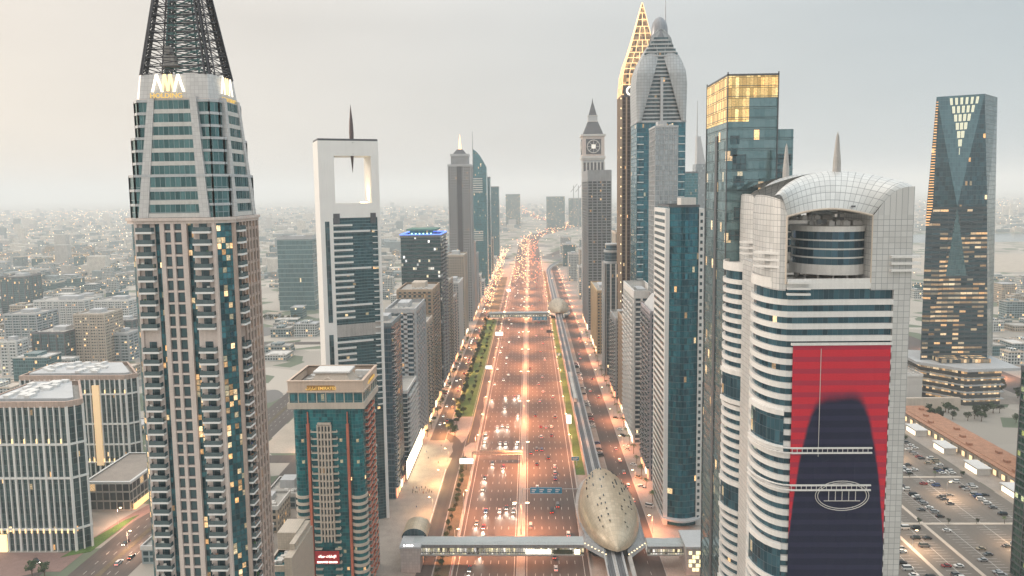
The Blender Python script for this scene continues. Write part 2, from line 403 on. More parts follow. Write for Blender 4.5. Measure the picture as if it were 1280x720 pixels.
def roof_kit(root, poly, Z, rnd, plant=True, m1=lgrey):
    xs = [p[0] for p in poly]; ys = [p[1] for p in poly]; x0, x1, y0, y1 = min(xs), max(xs), min(ys), max(ys)
    r = MB(); r.prism(offset(poly, -0.35), Z - 0.4, Z + 0.05); r.build('roof', roofm, root)
    if not plant: return
    W_, D_ = x1 - x0, y1 - y0
    a = MB(); ax, ay = x0 + W_ * rnd.uniform(.2, .35), y0 + D_ * rnd.uniform(.35, .5)
    a.box(ax, ax + W_ * .4, ay, ay + D_ * .35, Z + 0.05, Z + rnd.uniform(3, 5)); a.build('plant_room', m1, root)
    u = MB(); u.box(-1.2, 1.2, -.9, .9, 0, 1.5); u.tube((0, 0, 1.5), (0, 0, 1.75), .6, 10); me = u.mesh('cooling_unit', offwhite)
    for k in range(rnd.randint(4, 7)):
        inst(me, 'cooling_unit', root, (rnd.uniform(x0 + 2.5, x1 - 2.5), y0 + rnd.uniform(2, D_ * .3), Z + 0.05), rnd.choice((0, PI / 2)))
def tower(name, label, cat, x0, x1, y0, y1, Z, core, clad, fh=3.4, band_h=0.9, out=0.25, spacing=3.0, pw=0.5, pier_out=None, bal=None, poly=None, group=None, plant=True, top_h=1.6, seed=1, edges=None, rz=0, roofmat=lgrey, podium=None):
    rnd = random.Random(seed)
    cx, cy = (x0 + x1) / 2, (y0 + y1) / 2
    root = empty(name, (cx, cy, 0), rz, label, cat, group)
    poly = poly or rect(x0 - cx, x1 - cx, y0 - cy, y1 - cy)
    g = MB(); g.prism(poly, 0, Z - 0.45, cap=False); g.build('glazing', core, root)
    cladding(poly, Z, fh, band_h, out, spacing, pw, clad, root, pier_out=pier_out, edges=edges, top_h=top_h)
    roof_kit(root, poly, Z, rnd, plant, roofmat)
    for b in (bal or []):
        e, a0, a1, d = b[:4]; kw = b[4] if len(b) > 4 else {}
        nf = int(Z / fh); st = kw.pop('step', 1)
        balconies(root, poly, e, a0, a1, d, [k * fh + 0.3 for k in range(nf - 1, max(1, nf - 45), -st)], **kw)
    if -82.5 < x1 < -79 or 75 < x0 < 79:      # lit shopfronts at street level on the road side
        xs_ = (x1 - cx + out + .3) if x1 < 0 else (x0 - cx - out - .3); n_ = max(2, int((y1 - y0) / 8))
        for k in range(n_):
            ya = y0 - cy + 1 + k * (y1 - y0 - 2) / n_; yb = ya + (y1 - y0 - 2) / n_ * rnd.uniform(.5, .85)
            q = MB(); q.box(xs_ - .12, xs_ + .12, ya, yb, .5, rnd.choice((3.2, 3.6, 4.4, 6.0))); q.build('shopfront', rnd.choice((shop_a, shop_b, shop_c)), root)
    if podium:
        px0, px1, py0, py1, pz = podium
        p = MB(); p.box(px0 - cx, px1 - cx, py0 - cy, py1 - cy, 0, pz); p.build('podium', clad, root)
    return root
# ------------------------------------------------------------------ ground, roads, verges
def ground_mat():
    m, t, p, o = newmat('desert_city_ground')
    tcn = N(t, 'ShaderNodeTexCoord')
    a = N(t, 'ShaderNodeTexNoise'); a.inputs['Scale'].default_value = 0.004; a.inputs['Detail'].default_value = 8
    b = N(t, 'ShaderNodeTexVoronoi'); b.inputs['Scale'].default_value = 0.012
    c = N(t, 'ShaderNodeTexVoronoi'); c.inputs['Scale'].default_value = 0.035
    for q in (a, b, c): t.links.new(tcn.outputs['Object'], q.inputs['Vector'])
    s = N(t, 'ShaderNodeSeparateColor'); t.links.new(b.outputs['Color'], s.inputs[0])
    s2 = N(t, 'ShaderNodeSeparateColor'); t.links.new(c.outputs['Color'], s2.inputs[0])
    c1 = mixc(t, s.outputs[0], (0.30, 0.275, 0.24), (0.46, 0.42, 0.37))
    c2 = mixc(t, M_(t, 'GREATER_THAN', s2.outputs[1], 0.72), c1, (0.13, 0.16, 0.11))
    c3 = mixc(t, M_(t, 'GREATER_THAN', a.outputs[0], 0.60), c2, (0.17, 0.165, 0.16))
    t.links.new(c3, p.inputs['Base Color']); p.inputs['Roughness'].default_value = 0.9
    return m
def road_mat(name, c, var=0.25):
    """asphalt: worn wheel tracks along the road and patches of repair"""
    m, t, p, o = newmat(name)
    tcn = N(t, 'ShaderNodeTexCoord'); mp_ = N(t, 'ShaderNodeMapping'); mp_.inputs['Scale'].default_value = (0.5, 0.012, 1)
    t.links.new(tcn.outputs['Object'], mp_.inputs[0])
    a = N(t, 'ShaderNodeTexNoise'); a.inputs['Scale'].default_value = 1.0; a.inputs['Detail'].default_value = 4; t.links.new(mp_.outputs[0], a.inputs['Vector'])
    b = N(t, 'ShaderNodeTexNoise'); b.inputs['Scale'].default_value = 0.8; b.inputs['Detail'].default_value = 6; t.links.new(tcn.outputs['Object'], b.inputs['Vector'])
    f = M_(t, 'ADD', M_(t, 'MULTIPLY', a.outputs[0], 0.7), M_(t, 'MULTIPLY', b.outputs[0], 0.3))
    t.links.new(mixc(t, f, tuple(x * (1 - var * 2) for x in c), tuple(x * (1 + var * 2) for x in c)), p.inputs['Base Color'])
    p.inputs['Roughness'].default_value = 0.72; p.inputs['Specular IOR Level'].default_value = 0.35
    return m
asphalt = road_mat('asphalt', (0.095, 0.078, 0.07), .2)
parkm = road_mat('car_park_asphalt', (0.17, 0.15, 0.13), .15)
asphalt2 = road_mat('asphalt_side', (0.092, 0.08, 0.073))
paving = mat('paving', (0.36, 0.31, 0.27), 0.8, var=0.2, scale=0.2)
paving_red = mat('red_paving', (0.26, 0.17, 0.15), 0.8, var=0.2, scale=0.3)
grassm = mat('lawn', (0.085, 0.155, 0.04), 0.95, var=0.45, scale=0.12)
soil = mat('verge_soil', (0.13, 0.11, 0.075), 0.95, var=0.35, scale=0.15)
paint = mat('road_paint', (0.62, 0.60, 0.56), 0.6, var=0.2)
ypaint = mat('yellow_paint', (0.60, 0.45, 0.12), 0.6)
sand = mat('sand_lot', (0.42, 0.37, 0.31), 0.95, var=0.2, scale=0.05)
gm = ground_mat()
g = MB(); g.box(-30000, 30000, -2000, 45000, -3, 0); struct(g.build('ground', gm))
def sheet(name, m, x0, x1, y0, y1, z):
    s = MB(); s.box(x0, x1, y0, y1, z - 0.06, z); return struct(s.build(name, m))
XL, XM0, XM1, XR = -37.0, -6.2, -2.0, 29.5
YE = 2450
sheet('street_pavement', paving, -150, 108, 120, 1700, 0.06)
sheet('highway', asphalt, XL, XR, 120, YE, 0.10)
sheet('service_road', asphalt2, -74, -63, 505, 1700, 0.10)
sheet('service_road', asphalt2, -55, -47, 120, 452, 0.10)
sheet('service_road', asphalt2, 52, 66, 120, 1700, 0.10)
sheet('slip_road', asphalt2, -45, -39, 500, 1300, 0.10)
def path_road(name, m, pts, wd, z):
    P = [Vector(p) for p in pts]; rows = []
    for i, p in enumerate(P):
        d = (P[min(i + 1, len(P) - 1)] - P[max(i - 1, 0)]).normalized(); n = Vector((d.y, -d.x))
        rows.append([(p.x - n.x * wd / 2, p.y - n.y * wd / 2, z), (p.x + n.x * wd / 2, p.y + n.y * wd / 2, z)])
    s = MB(); s.grid(rows); return struct(s.build(name, m))
def curve(pts, n=8):
    out = []
    P = [Vector(p) for p in pts]; P = [2 * P[0] - P[1]] + P + [2 * P[-1] - P[-2]]
    for i in range(1, len(P) - 2):
        for k in range(n):
            t = k / n; a, b, c, d = P[i - 1], P[i], P[i + 1], P[i + 2]
            out.append(tuple(0.5 * ((2 * b) + (c - a) * t + (2 * a - 5 * b + 4 * c - d) * t * t + (3 * b - a - 3 * c + d) * t ** 3)))
    out.append(tuple(P[-2])); return out
# the link from the plaza curving back to the service road, and the slip road mouth
path_road('link_road', asphalt2, curve([(-51, 448), (-50, 478), (-56, 505), (-68, 522)]), 8, 0.105)
path_road('link_road', asphalt2, curve([(-41, 545), (-45, 505), (-50, 490), (-53, 470)]), 6, 0.11)
# the highway beyond the district bends right, then far away to the left
far_pts = curve([(-4, YE - 5), (30, 2900), (150, 3350), (190, 3750), (90, 4500), (-40, 6000), (-120, 8500)])
path_road('far_highway', asphalt, far_pts, 60, 0.11)
path_road('far_road', asphalt, curve([(60, 2000), (160, 2300), (420, 2500), (900, 2700)]), 26, 0.12)
path_road('far_road', asphalt, curve([(-60, 1900), (-180, 2150), (-500, 2350), (-1100, 2500)]), 26, 0.13)
# medians and barriers
mdn = MB(); mdn.box(XM0, XM1, 120, YE, 0, 0.22); struct(mdn.build('median', paving))
bar = MB()
for x in (XM0 + 0.3, XM1 - 0.3): bar.box(x - 0.15, x + 0.15, 120, YE, 0.22, 0.95)
bar.build('barrier', concrete).name = 'median_barrier'
tag(bpy.data.objects['median_barrier'], 'pale twin concrete barrier running along the planted highway median', 'barrier')
for x, nm, lb in ((XL - 0.5, 'roadside_barrier', 'long concrete barrier between the highway lanes and the tree-lined verge'), (XR + 0.5, 'roadside_barrier', 'long concrete barrier between the highway lanes and the metro lawn')):
    b = MB(); b.box(x - 0.35, x + 0.35, 120, YE - 300, 0, 0.9); tag(b.build(nm, concrete), lb, 'barrier')
k_ = MB()
for x in (-75, -62.6, -47, -38.6, 51.6, 66.2, 45.8): k_.box(x - 0.15, x + 0.15, 480 if x < -60 else 300, 1600, 0, 0.2)
struct(k_.build('kerb', concrete))
# verges
def verge(x0, x1, y0, y1, m=grassm, z=0.14, name='lawn'):
    s = MB(); s.box(x0, x1, y0, y1, 0, z); return struct(s.build(name, m))
verge(XR + 1.2, 36.5, 440, 1000); verge(XR + 1.2, 36.5, 1120, 1600, soil, name='verge')
verge(-62, -46, 560, 1000); verge(-62, -46, 1030, 1500, soil, name='verge')
verge(-46.5, -38.6, 120, 468, soil, 0.13, 'verge')
# lane markings
lm_ = MB(); LANES_L = [-9.2 - 3.95 * k for k in range(7)]; LANES_R = [1.2 + 3.95 * k for k in range(7)]
for xs in (LANES_L, LANES_R):
    for a, b in zip(xs, xs[1:]):
        x = (a + b) / 2; y = 150
        while y < 1500:
            lm_.box(x - 0.11, x + 0.11, y, y + 3.2, 0.101, 0.108); y += 12
for x in (LANES_L[-1] - 2.2, LANES_R[-1] + 2.2, XM0 - 1.0, XM1 + 1.0): lm_.box(x - 0.12, x + 0.12, 120, 1900, 0.101, 0.108)
y = 150
while y < 1500:
    for x in (-68.5, 59): 
        if x > 0 or y > 510: lm_.box(x - 0.08, x + 0.08, y, y + 3, 0.101, 0.108)
    y += 10
struct(lm_.build('lane_marking', paint))
# small kerbside yellow line on the slip road side
yl = MB(); yl.box(-45.3, -45.1, 500, 1000, 0.111, 0.118); yl.box(-38.9, -38.75, 480, 1000, 0.111, 0.118); struct(yl.build('edge_marking', ypaint))
# red strip seen beside the slip road
verge(-38.4, -37.6 + 0.02, 120, 345, mat('red_kerb', (0.35, 0.08, 0.09)), 0.12, 'kerb')

# ---- left ground level: roads in front of the white-grid hotel
sheet('street', asphalt2, -226, -196, 120, 700, 0.10)
sheet('street', asphalt2, -700, -240, 296, 322, 0.10)
sheet('forecourt', paving_red, -700, -232, 322.5, 341, 0.09)
path_road('slip_road', paving_red, curve([(-222, 405), (-230, 375), (-234, 350), (-248, 324), (-290, 314)]), 9, 0.115)
il = MB(); il.prism([(-241, 336), (-229, 342), (-226.8, 384), (-231, 378)], 0, 0.2); struct(il.build('lawn', grassm))
lm2 = MB()
for x in (-219, -215, -207, -203):
    for k in range(60): lm2.box(x - .1, x + .1, 130 + k * 9.5, 133 + k * 9.5, 0.101, 0.11)
struct(lm2.build('lane_marking', paint))
mm = MB(); mm.box(-212.5, -209.5, 120, 700, 0, 0.2); struct(mm.build('median', soil))
# behind the towers on the left: service streets parallel to the highway
sheet('back_street', asphalt2, -165, -152, 120, 1100, 0.10)
sheet('back_street', asphalt2, -700, -166, 840, 856, 0.10)
sheet('back_street', asphalt2, -190, -110, 462, 476, 0.11)
sheet('sand_lot', sand, -195, -166, 480, 830, 0.08)

# ---- right: car park and its aisles
PX0, PX1, PY0, PY1 = 158, 281, 262, 566
sheet('car_park', parkm, PX0, PX1, PY0, PY1, 0.10)
sheet('street', asphalt, 138, 166, 200, 1500, 0.10)
ln = MB(); aisles = [166, 186, 206, 227, 248, 269, 278]
isl = MB()
for x in aisles[1:-1]:
    ln.box(x - .12, x + .12, PY0 + 8, PY1 - 8, 0.101, 0.108)
    y = PY0 + 10
    while y < PY1 - 8:
        ln.box(x - 5.2, x + 5.2, y - .07, y + .07, 0.101, 0.107); y += 2.75
struct(ln.build('bay_marking', paint))
for y in (310, 372, 435, 500): isl.box(PX0, PX1 - 6, y - 1.1, y + 1.1, 0, 0.24)
for x in (196, 216): isl.box(x - 1.0, x + 1.0, 268, 560, 0, 0.235)
struct(isl.build('footpath', cream))
sheet('promenade', paving, PX1 + 0.5, 298, 250, 585, 0.12)
sheet('plaza', paving, 284, 560, 586, 720, 0.11)
sheet('street', asphalt, 430, 470, 300, 1900, 0.12)
# far lake of the plain: a strip of water and sand seen past the right-hand towers
verge(600, 2600, 1500, 1900, sand, 0.2, 'sand_lot')
wm, wt, wp, _ = newmat('still_water'); wp.inputs['Base Color'].default_value = (0.05, 0.09, 0.10, 1); wp.inputs['Roughness'].default_value = 0.15
verge(700, 3200, 2300, 2700, wm, 0.15, 'water')

# ------------------------------------------------------------------ AMA tower (left foreground)
def hero_left():
    YF = 185.0; x0, zc = W(153, 272, YF + 3.6); xl = W(168, 272, YF)[0]
    ZC = W(200, 272, YF)[1]
    Wd, D, c = 22.0, 24.0, 3.6
    P = [(0, 0), (Wd, 0), (Wd + c, c), (Wd + c, D - c), (Wd, D), (0, D), (-c, D - c), (-c, c)]
    root = empty('office_tower', (xl, YF, 0), 0, 'stone and teal glass tower with white crown, lattice spire and AMA HOLDING sign', 'skyscraper')
    fh = 3.3; nf = int(ZC / fh)
    core = MB(); core.prism(offset(P, -0.5), 0, ZC - 1, cap=False); core.build('glass_curtain', deepteal2, root)
    stm = stone
    sign_white2 = sign_gold
    def pier(a, b, e=0, out=0.35, z0=0, z1=ZC - 1, name='stone_pier', m=stm, inn=0.6):
        Pp, t, n, L, ang = edge_frame(P, e); k = MB(); k.box(a, b, -out, inn, z0, z1); return k.build(name, m, root, (Pp.x, Pp.y, 0), ang)
    # front: two balcony bays, three stone piers with two window columns between
    for a, b in ((-0.1, 0.7), (6.9, 8.1), (9.9, 10.8), (12.9, 14.3), (21.2, 22.1)): pier(a, b, out=0.4)
    for a, b in ((0.7, 5.3), (15.9, 21.2)): pier(a, b, out=-0.15, inn=0.55, name='bay_wall')
    wz = [k * fh for k in range(nf, 18, -1)]
    winm = MB(); winm.box(0, 1.8, -0.12, 0.1, 0, 2.75); wa = winm.mesh('window', room_g)
    winb = MB(); winb.box(0, 2.1, -0.12, 0.1, 0, 2.75); wb = winb.mesh('window', room_g)
    spn = MB(); spn.box(8.1, 9.9, -0.22, 0.6, -0.55, 0); spn.box(10.8, 12.9, -0.22, 0.6, -0.55, 0); spm = spn.mesh('spandrel', stm)
    for z in wz[:34]:
        inst(wa, 'window', root, (8.1, -0.02 + 0.4, z - fh + 0.55)); inst(wb, 'window', root, (10.8, -0.02 + 0.4, z - fh + 0.55))
        inst(spm, 'spandrel', root, (0, 0, z - fh + 0.55))
    # balconies: white slab, dark railing, a door behind, and now and then something left outside
    rcl = random.Random(17); clut = []
    for c_, dims in (((.55, .25, .12), (1.1, .5, .9)), ((.08, .2, .06), (.6, .6, 1.3)), ((.7, .68, .62), (1.3, .4, 1.5)), ((.15, .2, .4), (.7, .5, 1.0))):
        cm_ = MB(); cm_.box(0, dims[0], 0, dims[1], 0, dims[2] * .6); cm_.box(dims[0] * .2, dims[0] * .8, dims[1] * .1, dims[1] * .9, dims[2] * .6, dims[2]); clut.append(cm_.mesh('balcony_clutter', mat('clutter_%d' % len(clut), c_)))
    def bset(e, a, b, d, zs):
        Pp, t, n, L, ang = edge_frame(P, e); bm_, rm_ = balcony_mesh(b - a, d, 0.55, 1.15, white_b, rail_glass)
        dm = MB(); w_ = b - a; dm.box(w_ * .28, w_ * .72, -0.02, 0.22, 0.05, 2.5); dme = dm.mesh('door', room_g)
        q = Pp + t * a
        for z in zs:
            o = inst(bm_, 'balcony', root, (q.x, q.y, z), ang); inst(rm_, 'railing', o); inst(dme, 'door', o)
            if rcl.random() < .45: inst(rcl.choice(clut), 'balcony_clutter', o, (rcl.uniform(.4, w_ - 1.6), -d + .3 + rcl.uniform(0, .5), .02))
    zs = [z - fh + 0.25 for z in wz][:33]
    bset(0, 0.75, 5.25, 1.5, [z for i, z in enumerate(zs) if i != 9]); bset(0, 16.3, 21.1, 1.5, [z for i, z in enumerate(zs) if i != 9]); bset(2, 0.9, 4.6, 1.6, [z for i, z in enumerate(zs) if i != 9])
    # side face: piers, windows deep between them
    for i, a in enumerate((0.0, 4.7, 6.9, 9.2, 11.5, 13.8, 16.0)): pier(a, a + (0.85 if i else 0.7), e=2, out=0.4, m=brown_s)
    pier(0.7, 4.7, e=2, out=-0.1, inn=0.5, name='bay_wall', m=brown_s)
    sb = MB(); sb.box(5.4, 16.1, -0.2, 0.4, -0.5, 0.4); sbm = sb.mesh('spandrel', brown_s); Pp, t, n, L, ang = edge_frame(P, 2)
    for z in wz[:34]: inst(sbm, 'spandrel', root, (Pp.x, Pp.y, z - fh + 0.3), ang)
    # small white slab ends on the hidden west side that show along the silhouette
    sl_ = MB(); sl_.box(2, 6, -1.2, 0, -0.3, 0); slm = sl_.mesh('balcony_slab', white); Pp, t, n, L, ang = edge_frame(P, 6)
    for z in wz[:32]: inst(slm, 'balcony_slab', root, (Pp.x, Pp.y, z - fh + .3), ang)
    Pp, t, n, L, ang = edge_frame(P, 3)
    for z in wz[:32]: inst(slm, 'balcony_slab', root, (Pp.x - 2, Pp.y, z - fh + .3), ang)
    # cornice
    cn = MB(); cn.ring(offset(P, 0.9), offset(P, -1), ZC - 0.9, ZC - 0.1); cn.ring(offset(P, 0.5), offset(P, -1), ZC - 1.7, ZC - 0.9); cn.build('cornice', stm, root)
    tr = MB(); tr.prism(offset(P, -0.2), ZC - 1.2, ZC - 0.4); tr.build('terrace', roofm, root)
    # crown: receding glass tiers with white floors
    ZT = W(200, 124, YF)[1]; ZB = W(200, 92, YF + 3)[1]
    hs = [ZC - 0.4, ZC + (ZT - ZC) * .36, ZC + (ZT - ZC) * .68, ZT]
    for i in range(3):
        q = offset(P, -0.7 - 1.1 * i); t_ = MB(); t_.prism(q, hs[i], hs[i + 1] - .05, cap=False); o = t_.build('crown_tier', crown_g, root)
        b_ = MB(); nn = max(2, round((hs[i + 1] - hs[i]) / 3.5))
        for k in range(nn + 1):
            z = hs[i] + (hs[i + 1] - hs[i]) * k / nn; b_.ring(offset(q, 0.22), offset(q, -.3), z - .45, z + .25)
        for e in range(8):
            Pp, t, n, L, ang = edge_frame(q, e)
            for s_ in (0, L):
                c_ = Pp + t * s_; b_.box(c_.x - .2, c_.x + .2, c_.y - .2, c_.y + .2, hs[i], hs[i + 1])
        b_.build('crown_floor', lgrey, o); r_ = MB(); r_.prism(offset(q, -.1), hs[i + 1] - .3, hs[i + 1]); r_.build('tier_roof', lgrey, o)
    # the leaning white frame, front and both sides
    def frame(e, L, w0, w1, in0, in1):
        Pp, t, n, _, ang = edge_frame(P, e); q = Vector((Pp.x, Pp.y, 0)); f = MB()
        def bar(xb0, xb1, xt0, xt1):
            yb0, yb1, yt0, yt1 = -0.25, 1.6, 2.2, 4.0
            a = [(xb0, yb0, ZC), (xb1, yb0, ZC), (xb1, yb1, ZC), (xb0, yb1, ZC)]; b = [(xt0, yt0, ZT + 1), (xt1, yt0, ZT + 1), (xt1, yt1, ZT + 1), (xt0, yt1, ZT + 1)]
            for k in range(4):
                j = (k + 1) % 4; Hh = ZT - ZC; wd = xb1 - xb0
                f.face([a[k], a[j], b[j], b[k]], [(0, ZC), (wd, ZC), (wd, ZT), (0, ZT)])
        bar(w0, w0 + in0, w1, w1 + in1); bar(L - w0 - in0, L - w0, L - w1 - in1, L - w1)
        o = f.build('crown_frame', tile_crown, root, q, ang)
        for k in range(9):
            s = (k + 0.5) / 9.0; z = ZC + (ZT - ZC) * (k / 9.0); yy = -0.1 + 2.3 * s
            xa = w0 + in0 + (w1 + in1 - w0 - in0) * s; bb = MB(); bb.box(xa - .4, L - xa + .4, yy, yy + 1.5, z, z + 1.15); bb.build('crown_band', offwhite, o)
            gg = MB(); gg.box(xa, L - xa, yy + .35, yy + 1.2, z + 1.15, z + (ZT - ZC) / 9.0); gg.build('crown_window', crown_g, o)
    frame(0, 22.0, 1.2, 4.4, 2.7, 1.8); frame(2, D - 2 * c, 0.8, 3.2, 2.2, 1.6)
    # head block with the sign
    hb = offset(P, -3.4); hb2 = offset(P, -4.4); h = MB(); h.prism(hb, ZT - 0.2, ZB, top=hb2, cmi=0); blk = h.build('crown_block', tile_crown, root)
    cp = MB(); cp.ring(offset(hb, .5), offset(hb, -1), ZT - .5, ZT + .4); cp.build('crown_ledge', stm, blk)
    sg = empty('sign', (xl_l := 9.6, 3.3, ZT + 1.2)); sg.parent = root
    def logo(parent, wdt, rz, at):
        z0, z1 = 1.2, 5.9
        # two peaked A shapes with a double peak between them, in slanted strokes
        L_ = MB(); L2 = MB(); L3 = MB(); u = wdt / 12.0
        def stroke(mb, xa, za, xb, zb, t_=0.95):
            mb.face([(xa - t_ / 2 * u, -.25, za), (xa + t_ / 2 * u, -.25, za), (xb + t_ / 2 * u, -.25, zb), (xb - t_ / 2 * u, -.25, zb)])
            mb.tube((xa, -.15, za), (xb, -.15, zb), .3 * u, 6)
        X = lambda k: (k - 6) * u
        for mb, a, b, c_ in ((L_, 0.6, 2.3, 4.0), (L2, 4.0, 5.0, 6.0), (L2, 6.0, 7.0, 8.0), (L3, 8.0, 9.7, 11.4)):
            stroke(mb, X(a), z0 if mb is not L2 else z0 + .2, X(b), z1, .95); stroke(mb, X(c_), z0 if mb is not L2 else z0 + .2, X(b), z1, .95)
        a = L_.build('letter_a', sign_white, parent, at, rz); a2 = L3.build('letter_a', sign_white, parent, at, rz); b = L2.build('letter_m', sign_gold2, parent, at, rz)
    logo(sg, 9.6, 0, (0, 0.3, 0)); text('HOLDING', 1.75, sign_white2, sg, (0.2, -1.5, -0.6), bold=.03, width=1.12)
    sg2 = empty('sign', (Wd + c - 3.35, D / 2, ZT + 1.2)); sg2.parent = root
    logo(sg2, 8.0, PI / 2, (-.3, 0, 0)); text('HOLDING', 2.0, sign_gold, sg2, (0.35, 0, -1.15), rz=PI / 2, bold=.03)
    # lattice spire
    steel_d = mat('dark_lattice_steel', (0.075, 0.075, 0.085), .5, .3)
    base = offset(P, -4.6); cxp = sum(p[0] for p in base) / 8; cyp = sum(p[1] for p in base) / 8; ZA = ZB + 60
    sp = empty('spire', (cxp, cyp, ZB)); sp.parent = root
    def at(p, f): return Vector(((p[0] - cxp) * (1 - f), (p[1] - cyp) * (1 - f), (ZA - ZB) * f))
    fm = 0.74; n = 22
    for i, p in enumerate(base):
        a = MB(); pc = Vector((p[0] - cxp, p[1] - cyp)); tn = Vector((-pc.y, pc.x)).normalized(); ww = 0.85
        ch = [(tn * ww), (tn * -ww), (pc.normalized() * -1.4)]
        def pt(k, j):
            f = fm * k / n; q = at(p, f); s_ = 1 - 0.45 * f; return q + Vector((ch[j].x * s_, ch[j].y * s_, 0))
        for k in range(n):
            for j in range(3):
                a.tube(pt(k, j), pt(k + 1, j), .24, 4)
                a.tube(pt(k, j), pt(k + 1, (j + 1) % 3), .13, 3)
                a.tube(pt(k, j), pt(k, (j + 1) % 3), .12, 3)
        a.build('lattice_leg', steel_d, sp)
    br = MB(); n = 19
    for k in range(n + 1):
        f = fm * k / n
        for i in range(8):
            j = (i + 1) % 8; br.tube(at(base[i], f), at(base[j], f), .15, 4)
            if k < n: br.tube(at(base[i], f), at(base[j], fm * (k + 1) / n), .13, 3); br.tube(at(base[j], f), at(base[i], fm * (k + 1) / n), .13, 3)
    br.build('lattice_bracing', steel_d, sp)
    ir = MB()
    for k in range(n):
        f0, f1 = fm * k / n, fm * (k + 1) / n
        for i in range(4):
            a_, b_ = at(base[i * 2], f0) * .5, at(base[(i * 2 + 2) % 8], f1) * .5; a_.z = at(base[0], f0).z; b_.z = at(base[0], f1).z
            ir.tube(a_, b_, .22, 3); c_ = at(base[i * 2], f1) * .5; c_.z = b_.z; ir.tube(a_, c_, .26, 3); ir.tube(c_, b_, .18, 3)
    ir.build('inner_stair_frame', mat('teal_steel', (0.10, 0.20, 0.20), .5, .4), sp)
    eq = MB(); eq.box(-4, -1, -5, -3, 3.2, 5.6); eq.box(-3.6, -2, -5.2, -3, 6, 8); eq.box(-5, 0, -5.4, -2, 2.6, 3.1); eq.build('roof_equipment', concrete, sp)
    return root
deepteal2 = facade('dark_teal_corner', (0.008, 0.05, 0.07), (0.05, 0.20, 0.24), (0.012, 0.03, 0.035), 1.15, 1.65, 0.12, 0.12, 0.28, 0.5, 0.08, 0.07, clus=1.6)
crown_g = facade('crown_glass', (0.03, 0.10, 0.11), (0.10, 0.22, 0.23), (0.22, 0.27, 0.28), 1.4, 3.4, 0.10, 0.06, 0.0, 0.5, 0.12, 0.03)
tile_crown = tiles('crown_tile', (0.55, 0.54, 0.53), 1.1, (0.40, 0.39, 0.39))
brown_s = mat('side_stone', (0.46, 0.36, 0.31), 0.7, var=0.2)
sign_white = glow('sign_white_light', (1.0, 0.93, 0.80), 1.1)
sign_gold = glow('sign_gold_light', (0.80, 0.52, 0.14), 0.5); sign_gold2 = glow('sign_pale_gold', (1.0, 0.80, 0.45), 0.8)
white_b = mat('balcony_white', (0.80, 0.78, 0.76), .5, var=.06)
hero_left()

